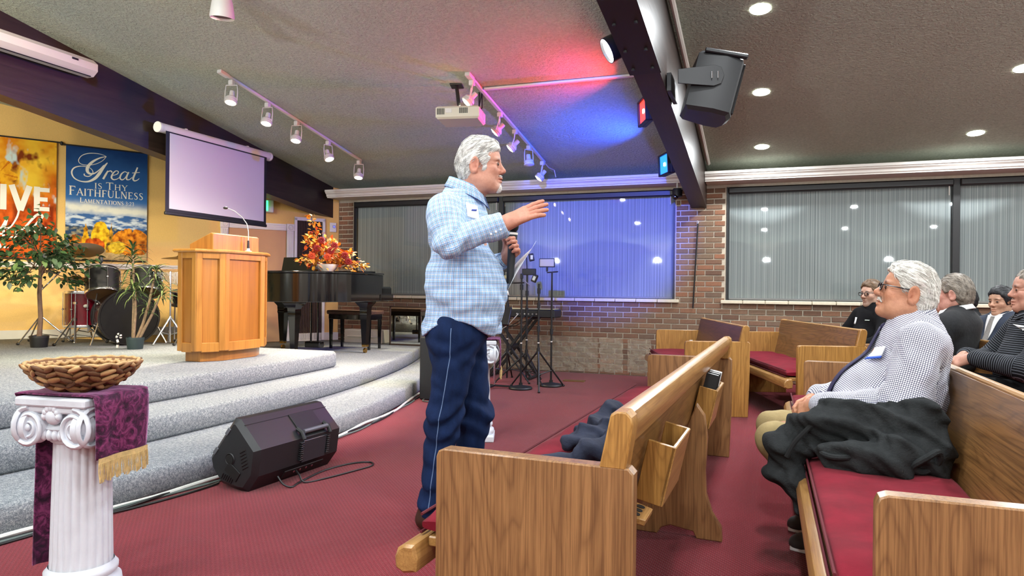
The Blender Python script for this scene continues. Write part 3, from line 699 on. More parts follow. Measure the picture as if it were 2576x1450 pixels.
# ================================================================== hanging screens, projector, banners frame
t=T('projection_screen','lowered white projection screen with black border on the dark beam','screen',(-5.98,6.24,2.76))
MB().cyl((0,-.83,0),(0,.87,0),.052,n=28).obj('tube_case',M('case_white',srgb(214,210,205),rough=.35),t)
for y in(-.83,.87): MB().cyl((0,y-.012,0),(0,y+.012,0),.056,n=28).obj('end_cap',WHITE,t)
for y in(-.45,.5): MB().box((-.03,y,.055),(.06,.03,.02),b=.004).obj('bracket',WHITE,t)
MB().box((.045,-.0,-.46),(.004,1.545,.86),b=0).obj('border',BLACK,t)
MB().box((.049,.0,-.445),(.003,1.45,.80),b=0).obj('fabric',M('screen_white',srgb(188,188,198),rough=.85),t)
MB().box((.045,0,-.895),(.03,1.56,.035),b=.008).obj('bottom_bar',BLACK,t)
t=T('screen_housing','long white octagonal screen housing on the beam at the photo corner','screen case',(-5.985,3.40,3.13))
ang=[rad(22.5+45*k) for k in range(8)]
q=MB().prism([(.105*cos(a),.085*sin(a)) for a in ang],2.5,mat3((1,0,0),(0,0,1),(0,-1,0),(0,1.25,0)),bev=.006); q.obj('case',M('case_white',(1,1,1)),t,20)
MB().box((.098,1.02,.02),(.006,.06,.018),b=.001).obj('label_plate',BLACK,t)
MB().box((.06,0,-.085),(.012,2.4,.008),b=.001).obj('slot',BLACK,t)
t=T('projector','cream ceiling projector with vents hanging under the white track','projector',(-2.66,5.74,2.69),rad(12))
PC=M('projector_cream',srgb(214,208,186),rough=.45)
q=MB(); P=[(-.19,-.17),(.21,-.17),(.21,.13),(.16,.17),(-.19,.17)]
q.prism(P,.115,Matrix.Translation((0,0,-.06)),bev=.016); q.obj('body',PC,t)
for k in range(9): MB().box((-.175+.008*k,-.168,.005),(.004,.012,.055),b=.001).obj('vent_slot',BLACK,t)
for k in range(9): MB().box((.03+.009*k,-.168,.01),(.0045,.012,.05),b=.001).obj('vent_slot',BLACK,t)
MB().box((-.07,-.168,.012),(.06,.01,.04),b=.002).obj('side_label',WHITE,t)
MB().lathe([(.0005,.0),(.032,.0),(.036,.006),(.036,.0)],(.205,.02,-.0),20,axis=(1,0,0)).obj('lens_port',BLACK,t)
hh=ceilz(6.0)-2.69
MB().cyl((-.02,.06,.05),(-.10,.26,hh),.018,n=10).obj('mount_arm',BLACK,t)
MB().box((-.10,.27,hh),(.12,.10,.02),Matrix.Rotation(-.17,3,'X'),b=.003).obj('mount_plate',BLACK,t)
for s in(0,.03): MB().tube([(.10+s,.12,.055),(.13+s,.22,.13),(.09+s,.42,.34),(.06,.58,hh-.12)],.006,6).obj('cable',BLACK,t)
# exit sign, strobe, small camera, wall rod
ex=bw(1.06,2.16,.06); t=T('exit_sign','small green lit exit sign half hidden by the screen','sign',ex)
MB().box((0,0,.07),(.04,.13,.18),Matrix.Rotation(-TH,3,'Z'),b=.01).obj('body',CREAMTRIM,t)
MB().box((.014,-.055,.07),(.01,.03,.14),Matrix.Rotation(-TH,3,'Z'),b=.001).obj('lit_face',emit('exit_green',(.05,.9,.25),2.0),t)
t=T('alarm_strobe','small white alarm strobe box in the corner by the bricks','alarm',bw(.10,1.93,.02))
MB().box((0,0,.06),(.02,.10,.14),Matrix.Rotation(-TH,3,'Z'),b=.008).obj('body',WHITE,t); MB().box((.016,-.0,.07),(.02,.04,.04),Matrix.Rotation(-TH,3,'Z'),b=.006).obj('flash_lens',M('lens_grey',srgb(150,150,160),rough=.2),t)
t=T('ceiling_camera','small black dome camera hanging below the cornice by the beam','camera',(-1.02,8.45,2.40))
MB().cyl((0,0,0),(0,0,-.06),.012,n=10).obj('stem',WHITE,t); MB().box((.03,.0,-.075),(.15,.06,.025),b=.006).obj('mount',BLACKP,t)
MB().lathe([(.0005,-.07),(.055,-.07),(.062,-.09),(.058,-.16),(.045,-.17),(.0005,-.17)],n=24).obj('housing',BLACKP,t); MB().ell((-.02,-.03,-.17),(.035,.035,.04)).obj('lens_ball',PB,t)
t=T('wall_rod','thin black rod hanging from a hook on the brick pier','rod',(-.80,WY-.03,1.93))
MB().cyl((0,0,0),(-.05,-.0,-1.05),.009,n=8).obj('shaft',BLACK,t); MB().tube([(0,0,0),(.01,0,.02),(.0,0,.035),(-.012,.0,.03)],.004,6).obj('hook',WHITE,t)
# loudspeaker on the beam
t=T('loudspeaker','large black loudspeaker in a swivel yoke on the beam','loudspeaker',(-.42,5.30,2.62),rad(14)); t.scale=(.84,.84,.84)
q=MB(); P=[(-.17,-.20),(.06,-.26),(.20,-.24),(.24,-.1),(.24,.1),(.20,.24),(.06,.26),(-.17,.20)]
m=Matrix.Rotation(rad(14),4,'Y'); q.prism(P,.52,m@Matrix.Translation((0,0,-.27)),bev=.03); q.obj('cabinet',BLACKP,t,25)
MB().box((.235,0,.0),(.02,.30,.44),b=.006).xf(m).obj('grille',M('grille_black',srgb(14,14,16),rough=.8,bs=300,bd=.002),t)
for s in (-1,1):
    MB().box((.05,s*.25,.24),(.36,.06,.035),Matrix.Rotation(s*.14,3,'Z'),b=.008).xf(m).obj('corner_rib',BLACKP,t)
q=MB().prism([(-.30,-.06),(.0,-.09),(.06,-.07),(.085,0),(.06,.07),(.0,.09),(-.30,.06)],.012,Matrix.Translation((0,-.265,.03))@mat3((1,0,0),(0,0,1),(0,-1,0)),bev=.002); yk=q.obj('yoke_plate',BLACKP,t)
for k in(0,1): MB().tube([(-.02+.05*k,-.29,.06),(-.02+.05*k,-.295,.0)],.006,6).obj('bolt_handle',CHROME,yk)
MB().box((-.315,0,.0),(.04,.46,.16),Matrix.Rotation(-rad(14),3,'Z'),b=.004).obj('wall_bracket',BLACKP,t)
def smoothpath(P,n=6,closed=False):
    P=[Vector(p) for p in P]; m=len(P); out=[]
    for i in range(m if closed else m-1):
        g=lambda k:P[k%m] if closed else P[min(m-1,max(0,k))]
        p0,p1,p2,p3=g(i-1),g(i),g(i+1),g(i+2)
        for j in range(n): u=j/n; out.append(.5*((2*p1)+(p2-p0)*u+(2*p0-5*p1+4*p2-p3)*u*u+(3*p1-p0-3*p2+p3)*u**3))
    return out if closed else out+[P[-1]]
# ================================================================== foreground pedestal, runner, basket
PLASTER=M('white_plaster',srgb(214,218,226),.05,14,120,.002,.3,rough=.55)
def pedestal(label,loc,rz,group=None):
    t=T('column_pedestal',label,'pedestal',loc,rad(rz),'white plaster column pedestals'); H=.73; t.scale=(.93,.93,1)
    MB().box((0,0,.022),(.27,.27,.045),b=.006).obj('plinth',PLASTER,t)
    MB().lathe([(.001,.04),(.128,.045),(.135,.06),(.132,.08),(.118,.088),(.114,.098),(.122,.108),(.122,.122),(.112,.132),(.108,.14)],n=40).obj('base_moulding',PLASTER,t,60)
    n=96
    def sh(u,v):
        a=2*PI*u; r=.104-.010*v; f=abs(sin(a*11)); r=r-.007*(1-f)**1.2 if .03<v<.97 else r
        return (r*cos(a),r*sin(a),.135+v*.44)
    MB().grid(sh,n*2,14,wrap=True).obj('shaft',PLASTER,t,50)
    MB().lathe([(.094,.565),(.104,.572),(.104,.585),(.098,.592),(.112,.604),(.128,.622),(.118,.636),(.1,.64)],n=40).obj('echinus',PLASTER,t,60)
    q=MB().box((0,0,.715),(.30,.30,.03),b=.006); q.box((0,0,.69),(.275,.275,.025),b=.006); q.box((0,0,.655),(.20,.20,.05),b=.004); q.obj('abacus',PLASTER,t)
    for k in range(4):
        R=Matrix.Rotation(k*PI/2,4,'Z')
        for s in(-1,1):
            q=MB(); pts=[];rr=[]
            for i in range(46):
                a=i/45*4.6*PI; r=.062*(1-i/45)**.85+.006
                pts.append((s*(.098)+s*r*sin(a)*-1*-1,-.138,.628+r*cos(a))); rr.append(.010*(1-.5*i/45))
            q.tube(pts,rr,6); q.cyl((s*.098,-.10,.628),(s*.098,-.136,.628),.06,.056,n=24); q.ell((s*.098,-.142,.628),(.012,.008,.012),10,6)
            q.xf(R).obj('volute',PLASTER,t,60)
        q=MB(); q.ell((0,-.125,.668),(.034,.022,.03),14,8)
        for j in range(7): a=j*PI/6; q.ell((.03*cos(a),-.135,.668+.028*sin(a)),(.012,.012,.014),8,6)
        for j in range(7): q.ell((-.075+.025*j,-.118,.602),(.014,.014,.02),8,6)
        q.xf(R).obj('rosette',PLASTER,t,60)
    return t
pedA=pedestal('white ionic column pedestal under the wicker basket in the foreground',(-2.235,1.72,0),7.6)
pedB=pedestal('white ionic column pedestal behind the standing man',(-1.98,4.62,0),20)
def m_velvet():
    m,nt,b=newmat('purple_velvet'); setp(b,rough=.55,spec=.3,sheen=.7,sheenr=.35)
    v=coords(nt); n1=noise(nt,v,24,5,.7,1.4)
    c=ramp(nt,[(.38,srgb(34,8,28)),(.5,srgb(78,20,58)),(.62,srgb(128,52,96))],n1); L(nt,c,b.inputs['Base Color']); bump(nt,b,n1,.5,.008)
    b.inputs['Sheen Tint'].default_value=(.8,.4,.7,1); return m
VELVET=m_velvet(); GOLD=M('gold_fringe',srgb(200,172,116),.3,60,rough=.5)
def runner(label,loc,rz,back=.62,mat=None):
    t=T('velvet_runner',label,'cloth runner',loc,rad(rz),'velvet runners with gold fringe'); wv=.118
    path=[(.158,-.205),(.160,-.15),(.162,-.08),(.160,-.02),(.154,.004),(.13,.008),(.05,.006),(-.05,.006),(-.13,.008),(-.155,.004),(-.163,-.03),(-.165,-.2),(-.168,-.4),(-.170,-back)]
    P=[]
    for i in range(len(path)-1):
        for j in range(5): u=j/5; P.append((path[i][0]*(1-u)+path[i+1][0]*u,path[i][1]*(1-u)+path[i+1][1]*u))
    P.append(path[-1]); m=len(P)
    def fn(u,v):
        i=min(m-1,int(round(v*(m-1)))); x,z=P[i]; d=max(0,-z); s=1 if x>0 else -1
        return (x+s*(.006+.010*d/.3*sin(u*9+1)*.6),(u-.5)*2*wv*(1-.06*min(1,d/.3))*(1 if x>0 else 1-.34*min(1,d/.1))+(0 if x>0 else .05*min(1,d/.1)),z+(.002*sin(u*14) if d<.01 else 0))
    q=MB().grid(fn,22,m); n0=len(q.v); o=q.obj('cloth',mat or VELVET,t,70)
    sd=o.modifiers.new('thick','SOLIDIFY'); sd.thickness=.005
    q=MB(); q.grid(lambda u,v:(.170+.004*sin(u*9+1),(u-.5)*2*wv*.95,-.222+.022*v),16,3); q.obj('braid_band',GOLD,t)
    q=MB(); nf=52
    for k in range(nf):
        u=(k+.5)/nf; y=(u-.5)*2*wv*.95; x=.170+.004*sin(u*9+1)
        q.tube([(x,y,-.217),(x+.004*sin(k),y+.001*sin(k*2.3),-.245),(x+.003*cos(k*1.7),y+.002*cos(k),-.278-.005*sin(k*.7))],.0021,5)
    tag(q.obj('fringe',GOLD,t),kind='stuff'); return t
runner('purple crushed velvet runner with gold fringe on the foreground pedestal',(-2.235,1.72,.734),7.6)
runner('maroon velvet runner with gold fringe behind the standing man',(-1.98,4.62,.734),20,.2)
WICK=[M('wicker_%d'%i,c_,.3,40,90,.004,.5,rough=.7) for i,c_ in enumerate((srgb(150,108,66),srgb(120,82,48),srgb(184,146,98),srgb(96,64,38)))]
def basket(label,loc,rz,s=1.0,flat=1.0):
    t=T('wicker_basket',label,'basket',loc,rad(rz),'woven wicker baskets on pedestals'); t.scale=(s,s,s*flat)
    prof=[(.001,.012),(.06,.012),(.10,.022),(.14,.042),(.175,.075),(.198,.115),(.192,.118),(.168,.08),(.13,.05),(.09,.03),(.001,.022)]
    MB().lathe(prof,n=40).obj('bowl',WICK[1],t,70)
    sm=[]
    for k in range(4):
        q=MB(); q.ell((0,0,0),(.030,.0085,.011),10,6); me=q.mesh('strand',70); me.materials.append(WICK[k]); sm.append(me)
    rows=[(.086,.018),(.118,.030),(.146,.047),(.168,.067),(.186,.090),(.197,.110)]
    for r_i,(r,z) in enumerate(rows):
        n=int(2*PI*r/.044)
        for k in range(n):
            a=2*PI*(k+.5*(r_i%2))/n+random.uniform(-.03,.03); tilt=(.55 if (k+r_i)%2 else -.45)+random.uniform(-.25,.25)
            o=bpy.data.objects.new('strand',random.choice(sm)); COL.objects.link(o); o.parent=t
            sl=.75+.15*r_i/5
            nrm=Vector((cos(a)*.7,sin(a)*.7,-.7)).normalized(); tan=Vector((-sin(a),cos(a),0)); bi=nrm.cross(tan)
            d=tan*cos(tilt)+bi*sin(tilt); e=nrm.cross(d)
            o.matrix_local=mat3(d,nrm,e,(cos(a)*(r+.004),sin(a)*(r+.004),z-.002)); sc_=random.uniform(.85,1.2); o.scale=(sc_,1,random.uniform(.85,1.25))
    q=MB(); q.tube([(.198*cos(a),.198*sin(a),.118+.003*sin(a*20)) for a in np.linspace(0,2*PI,90)[:-1]],.007,7,closed=True); q.obj('rim',WICK[2],t,70)
    q=MB(); 
    for k in range(60):
        a=2*PI*k/60; q.ell((.178*cos(a),.178*sin(a),.10),(.009,.026,.008),8,5,rot=Matrix.Rotation(a,3,'Z')@Matrix.Rotation(.5*(-1)**k,3,'X'))
    q.obj('inner_weave',WICK[2],t,70); return t
basket('wide round wicker basket on the foreground pedestal',(-2.235,1.72,.736),0,.86)
basket('wicker basket half hidden behind the standing man',(-1.98,4.62,.738),40,.8)

# ================================================================== stage monitor wedge
t=T('stage_monitor','black wedge-shaped stage monitor speaker on the red carpet','speaker',(-2.65,3.28,0),rad(-4))
PR=[(-.195,.165),(-.180,.10),(-.115,.025),(.02,.0),(.075,.0),(.145,.09),(.165,.235),(.02,.385),(-.02,.39)]
q=MB().prism(PR[::1],.70,XZ(.35),bev=.028); q.obj('cabinet',BLACKP,t,28)
q=MB()
def wface(a,b,u,v,out): # point on face between profile pts a,b (u along), y=v
    p=Vector((a[0]+(b[0]-a[0])*u,0,a[1]+(b[1]-a[1])*u)); n=Vector((b[1]-a[1],0,-(b[0]-a[0]))).normalized(); return p+n*out+Vector((0,v,0))
G,I=(.165,.235),(.02,.385); E=(.145,.09)
n1=Vector((.15,0,.145)).normalized(); d1=Vector((-.145,0,.15)).normalized(); R1=mat3(d1,(0,1,0),n1)
MB().box((0,0,0),(.15,.20,.012),b=.004).xf(Matrix.Translation(wface(G,I,.45,.10,.002))@R1).obj('handle_recess',M('recess_black',srgb(8,8,9),rough=.6),t)
n2=Vector((.145,0,-.02)).normalized(); d2=Vector((.02,0,.145)).normalized(); R2=mat3(d2,(0,1,0),n2)
MB().box((0,0,0),(.13,.20,.012),b=.004).xf(Matrix.Translation(wface(E,G,.45,.10,.002))@R2).obj('lower_recess',M('recess_grey',srgb(46,50,56),rough=.35),t)
MB().cyl(wface(G,I,.12,.0,.028),wface(G,I,.12,.20,.028),.013,n=16).obj('handle_bar',M('handle_grey',srgb(92,96,102),rough=.35),t)
for y in (-.012,.212):
    for k in range(9): MB().box((0,0,0),(.008,.026,.02),b=.002).xf(Matrix.Translation(wface(E,G,.15+.085*k,y,.006))@R2).obj('grip_rib',BLACKP,t)
    q=MB().tube([wface(E,G,1.0,y,.02),wface(G,I,.12,y,.026),wface(G,I,.3,y,.012)],.012,8); q.obj('handle_arm',BLACKP,t)
MB().tube([wface(G,I,.80,-.33,.001),wface(G,I,.80,.33,.001)],.002,6).obj('seam',M('recess_black',(0,0,0)),t)
# end face: pole socket, vents, feet
MB().cyl((-.03,-.352,.17),(-.03,-.356,.17),.026,n=20).obj('pole_socket',M('recess_black',(0,0,0)),t)
MB().lathe([(.026,0),(.030,.004),(.034,0)],(-.03,-.352,.17),20,axis=(0,-1,0)).obj('socket_ring',BLACKP,t)
MB().box((-.01,-.353,.105),(.10,.006,.06),Matrix.Rotation(.6,3,'Y'),b=.002).obj('pocket',M('recess_black',(0,0,0)),t)
for k in range(6): MB().box((.06+.004*k,-.352,.22-.017*k),(.045,.006,.006),Matrix.Rotation(-.5,3,'Y'),b=.002).obj('vent_slot',M('recess_black',(0,0,0)),t)
for k in range(6): MB().box((-.085+.014*k,-.352,.075-.004*k),(.006,.006,.035),Matrix.Rotation(.5,3,'Y'),b=.002).obj('vent_slot',M('recess_black',(0,0,0)),t)
for (x,z) in ((-.135,.205),(-.045,.318)): MB().box((x,-.352,z),(.045,.006,.02),Matrix.Rotation(-.9,3,'Y'),b=.003).obj('corner_foot',M('handle_grey',(0,0,0)),t)
MB().box((.145,.02,.055),(.006,.32,.05),Matrix.Rotation(.65,3,'Y'),b=.002).obj('connector_panel',M('recess_black',(0,0,0)),t)
for k in range(4): MB().cyl((.146,-.06+.05*k,.06),(.152,-.06+.05*k,.056),.007,n=10).obj('knob',CHROME,t)
tag(MB().tube(smoothpath([(-2.50,3.22,.062),(-2.46,3.20,.045),(-2.42,3.2,.006),(-2.36,3.32,.006),(-2.30,3.52,.006),(-2.27,3.66,.006),(-2.33,3.72,.006),(-2.42,3.64,.006),(-2.47,3.45,.006),(-2.45,3.20,.006),(-2.43,3.10,.006),(-2.47,3.08,.02),(-2.51,3.08,.06)]),.0055,6).obj('speaker_cable',BLACK),'black cable looping on the carpet from the stage monitor','cable')
# ================================================================== cables along the lowest step
def r1(y,o=0): return -2.93-(y-3.6)**2/16.5+o
CW=M('cable_white',srgb(205,205,200),rough=.4); CB=M('cable_black',srgb(24,26,26),rough=.45); CG=M('cable_grey',srgb(92,104,100),rough=.45)
for k,(o,m_,z,ya,yb,lab) in enumerate(((.020,CW,.012,.9,7.2,'thick white cable lying against the lowest stage step'),(.040,CB,.008,.9,6.6,'black cable lying along the lowest stage step'),(.052,CG,.008,.9,5.9,'grey-green cable twisted along the lowest stage step'),(.075,CB,.007,.9,3.0,'thin black cable straying onto the carpet beside the step'))):
    ys=np.linspace(ya,yb,90)
    tag(MB().tube([(r1(y,o+.016*sin(y*5+k*2)+.02*sin(y*1.7+k)*(k>1)),y,z+.006*max(0,sin(y*7+k*1.5))) for y in ys],.011 if k==0 else .0065,7).obj('floor_cable',m_),lab,'cable','cables along the stage step')
for k in range(4):
    a0=k*1.3; tag(MB().tube([(-3.02+.10*cos(a)*(1+.25*sin(a*.37+k))+.03*k,6.02+.10*k+.16*sin(a)*(1+.2*cos(a*.5)),.008+.004*k+.002*sin(a*3)) for a in np.linspace(a0,a0+9,60)],.006,6).obj('cable_coil',CB if k%2 else CG),('loose black cable loops by the black box speaker' if k%2 else 'grey cable tangle by the step near the black box')+(', larger loop' if k>1 else ''),'cable','cable tangle by the step')
t=T('box_speaker','plain black box speaker standing on the carpet behind the standing man','speaker',(-3.04,6.18,0),rad(5))
MB().box((0,0,.31),(.34,.34,.62),b=.012).obj('cabinet',BLACKP,t); MB().box((.172,0,.31),(.008,.30,.56),b=.003).obj('grille',M('grille_black',(0,0,0)),t)
for s in(-1,1): MB().box((s*.13,-.13,.0),(.03,.03,.012),b=.002).obj('foot',BLACK,t)
tag(MB().box((-2.15,7.95,.004),(.26,.13,.008),Matrix.Rotation(.1,3,'Z'),b=.002).obj('floor_outlet_plate',BRASS),'brass floor outlet plate on the carpet by the mic stands','floor plate')

# ================================================================== stands
def tripod(q,h,spread,zc=None,n=3,a0=0):
    zc=zc or h
    for k in range(n):
        a=a0+2*PI*k/n; q.cyl((0,0,zc),(spread*cos(a),spread*sin(a),.012),.011,.009,n=8); q.ell((spread*cos(a),spread*sin(a),.012),(.016,.016,.012),8,6)
        q.cyl((0,0,zc*.35),(spread*.55*cos(a),spread*.55*sin(a),zc*.46),.006,n=6)
def clampbox(t,c,s,mat,rz=0): return MB().box(c,s,Matrix.Rotation(rz,3,'Z'),b=.006).obj('phone_clamp',mat,t)
def rbase(t): MB().lathe([(.0005,.0),(.125,.0),(.13,.012),(.12,.026),(.06,.036),(.02,.045),(.02,.07),(.0005,.07)],n=32).obj('round_base',BLACKP,t)
def pole(t,h,r=.011,joints=(.45,.8)):
    MB().cyl((0,0,.04),(0,0,h),r,n=12).obj('pole',BLACK,t)
    for z in joints: MB().cyl((0,0,z-.03),(0,0,z+.03),r+.008,n=12).obj('clutch',BLACKP,t)
    MB().cyl((0,0,.5),(0,0,.512),r+.0015,n=12).obj('white_band',WHITE,t)
GR='microphone stands by the brick wall'
t=T('microphone_stand','round-based black stand with a short boom bar at the top','stand',(-2.52,7.08,0),0,GR); rbase(t); pole(t,1.22,joints=(1.12,))
MB().cyl((.03,.0,1.17),(-.22,-.05,1.16),.008,n=8).obj('boom_bar',BLACK,t); MB().box((0,0,1.24),(.03,.03,.06),b=.006).obj('clamp',BLACKP,t); MB().cyl((.03,0,1.19),(.09,.02,1.14),.006,n=8).obj('thumb_lever',STEEL,t)
t=T('microphone_stand','round-based black stand topped by a cream phone clamp','stand',(-2.28,7.43,0),0,GR); rbase(t); pole(t,1.30,joints=(.62,))
clampbox(t,(-.06,0,1.40),(.17,.03,.085),M('cream_plastic',srgb(190,182,140),rough=.5)); MB().box((-.06,.0,1.40),(.185,.02,.10),b=.004).obj('clamp_frame',BLACKP,t); MB().cyl((-.06,0,1.29),(.07,0,1.30),.007,n=8).obj('cross_arm',BLACK,t); MB().box((-.06,0,1.33),(.02,.03,.06),b=.004).obj('clamp_neck',BLACKP,t)
t=T('microphone_stand','tripod stand with a grey clamp between two round-based stands','stand',(-2.36,7.20,0),0,GR); q=MB(); tripod(q,.42,.34,.42,3,rad(-70)); q.obj('tripod_legs',BLACK,t); pole(t,1.16,joints=(.42,.66,.92,1.08))
MB().box((-.05,0,1.22),(.06,.03,.09),Matrix.Rotation(.4,3,'Y'),b=.006).obj('clamp',BLACKP,t); MB().box((-.05,-.02,1.22),(.035,.01,.05),Matrix.Rotation(.4,3,'Y'),b=.003).obj('clamp_pad',STEEL,t)
t=T('microphone_stand','tall tripod stand carrying a wide black phone clamp','stand',(-2.62,7.55,0),0,GR); q=MB(); tripod(q,.36,.36,.36,3,rad(200)); q.obj('tripod_legs',BLACK,t); pole(t,1.34,joints=(.36,.6,.85,1.05))
clampbox(t,(.03,-.02,1.30),(.17,.03,.075),BLACKP); MB().cyl((0,0,1.3),(-.01,0,1.47),.008,n=8).obj('top_rod',BLACK,t); MB().box((.05,0,1.47),(.06,.03,.09),Matrix.Rotation(-.2,3,'Y'),b=.006).obj('top_clamp',BLACKP,t); MB().box((.06,-.018,1.47),(.03,.008,.05),b=.002).obj('clamp_pad',STEEL,t)
t=T('microphone_stand','black clamp stand half hidden behind the paper in the man\'s hand','stand',(-2.88,7.6,0),0,GR); q=MB(); tripod(q,.36,.34,.36,3,rad(100)); q.obj('tripod_legs',BLACK,t); pole(t,1.24,joints=(.36,.9))
clampbox(t,(.0,-.02,1.34),(.17,.03,.08),BLACKP); MB().box((0,-.02,1.24),(.10,.05,.04),b=.01).obj('clamp_jaw',M('cream_plastic',(0,0,0)),t)
t=T('music_stand','chrome-poled music stand base beside the keyboard stand','stand',(-2.80,7.0,0)); MB().cyl((0,0,.03),(0,0,.72),.010,n=10).obj('pole',CHROME,t); q=MB()
for k in range(3): a=rad(20+120*k); q.box((.15*cos(a),.15*sin(a),.025),(.32,.025,.02),Matrix.Rotation(a,3,'Z')@Matrix.Rotation(.06,3,'Y'),b=.004)
q.obj('flat_legs',BLACK,t); MB().box((0,0,.80),(.36,.03,.22),Matrix.Rotation(-.5,3,'X'),b=.005).obj('desk',BLACK,t)
t=T('keyboard_stand','black folding cross stand under the electric keyboard','keyboard stand',(-2.95,8.0,0)); q=MB()
for s in(-1,1):
    for y in(-.12,.12): q.box((0,y,.38),(.9,.025,.035),Matrix.Rotation(s*rad(52),3,'Y'),b=.004)
q.obj('cross_legs',BLACK,t); MB().cyl((0,-.16,.38),(0,.16,.38),.03,n=14).obj('pivot',BLACKP,t)
for s in(-1,1): MB().cyl((s*.28,-.2,.735),(s*.28,.2,.735),.014,n=10).obj('support_bar',BLACK,t); MB().cyl((s*.28,-.22,.02),(s*.28,.22,.02),.02,n=10).obj('foot_bar',BLACKP,t)
t=T('electric_keyboard','black electric keyboard seen from behind with cables plugged in','keyboard',(-2.95,8.0,.752))
MB().box((0,0,.05),(1.15,.30,.10),b=.012).obj('body',BLACKP,t); MB().box((0,-.0,.104),(1.10,.25,.008),b=.003).obj('key_cover',M('key_cream',srgb(196,188,150),rough=.5),t)
for k in range(6): MB().cyl((.1+.05*k,-.15,.045),(.1+.05*k,-.158,.045),.010,n=10).obj('socket',STEEL,t)
for k in range(3): MB().tube([(.12+.1*k,-.155,.045),(.08+.1*k,-.22,-.02),(.0+.05*k,-.2,-.10),(-.2,-.1,-.2+.02*k)],.005,6).obj('plug_cable',CB if k else CW,t)
# ================================================================== drum kit (each drum and stand its own thing)
SZ0=.457; GD='drums of the kit'; GCY='cymbals of the kit on chrome stands'
dcam=Vector((.76,-.65,0)).normalized()
def drum(name,label,c,axis,r,dep,shell,headm,hoop,lugs=6,legs=0,badge=False):
    """c = centre, axis = batter-to-front direction"""
    a=Vector(axis).normalized(); c=Vector(c); u,v,_=frame(a); t=T(name,label,'drum',(c.x,c.y,SZ0),0,GD); o=-Vector((c.x,c.y,SZ0))
    k=c+o
    MB().cyl(k-a*dep/2,k+a*dep/2,r,n=40,caps=False).obj('shell',shell,t,50)
    for s in(-1,1):
        MB().cyl(k+a*(s*dep/2),k+a*(s*(dep/2+.004)),r*.985,n=40).obj('drum_head',headm,t)
        MB().lathe([(r-.004,-.012),(r+.012,-.014),(r+.014,.0),(r+.012,.014),(r-.006,.014),(r-.010,.0)],k+a*(s*dep/2),40,axis=a).obj('hoop',hoop,t,50)
    for i in range(lugs):
        th=2*PI*i/lugs+.3; d=u*cos(th)+v*sin(th)
        MB().cyl(k+d*(r+.012)-a*dep*.5,k+d*(r+.012)+a*dep*.5,.004,n=6).ell(k+d*(r+.014),(.012,.012,.012),8,6).obj('lug',CHROME,t)
    if badge: MB().ell(k+dcam*(r+.001)+Vector((.02,.02,.1*dep)),(.012,.03,.02),12,6).obj('badge',M('badge',srgb(190,185,170),rough=.4),t)
    for i in range(legs):
        th=rad(-60)+2*PI*i/legs; d=Vector((cos(th),sin(th),0)); MB().cyl(k+d*(r+.02)+Vector((0,0,.05)),Vector((k.x,k.y,0))+d*(r+.03)+Vector((0,0,.01)),.008,n=8).ell(Vector((k.x,k.y,0))+d*(r+.03)+Vector((0,0,.014)),(.015,.015,.014),8,6).obj('leg',CHROME,t)
    return t,k
DBLK=M('drum_black',srgb(14,14,15),rough=.45); DRED=M('drum_red',srgb(92,8,24),.25,5,rough=.15,coat=.6,coatr=.05); DHEAD=M('drum_head_black',srgb(15,14,14),.2,10,rough=.75,spec=.2); DCLR=M('drum_head_brown',srgb(116,84,52),.15,10,rough=.4)
ax=Vector((.876,-.482,0)); bc=Vector((-6.37,5.42,.757))-ax*.2
t,k=drum('bass_drum','large black-headed bass drum facing the congregation',bc,ax,.285,.40,M('drum_dark',srgb(26,16,16),rough=.25,coat=.4),DHEAD,M('hoop_black',srgb(18,17,17),rough=.3),8)
for s in(-1,1):
    sd=Vector((-ax.y,ax.x,0))*s; MB().cyl(k+sd*.27+ax*.1+Vector((0,0,-.06)),k+sd*.36+ax*.22+Vector((0,0,-.285)),.007,n=8).obj('spur',CHROME,t)
drum('floor_tom','dark red floor tom left of the bass drum',(-7.10,5.46,.83),(0,0,1),.185,.37,DRED,DCLR,CHROME,8,3,True)
drum('rack_tom','black rack tom tilted above the bass drum',(-6.74,5.40,1.115),Vector((.40,-.30,-1)),.160,.26,DBLK,DCLR,CHROME,6)
drum('rack_tom','black rack tom half hidden behind the spiky plant',(-6.45,5.70,1.13),Vector((.35,-.34,-1)),.150,.24,DBLK,DCLR,CHROME,6)
drum('snare_drum','chrome snare drum at the side of the bass drum',(-6.18,6.02,.96),(.1,-.1,1),.17,.14,CHROME,DCLR,CHROME,8,3)
CYM=M('cymbal_bronze',srgb(150,112,58),rough=.32,metal=.9,bs=90,bd=.001,scl=(1,1,8))
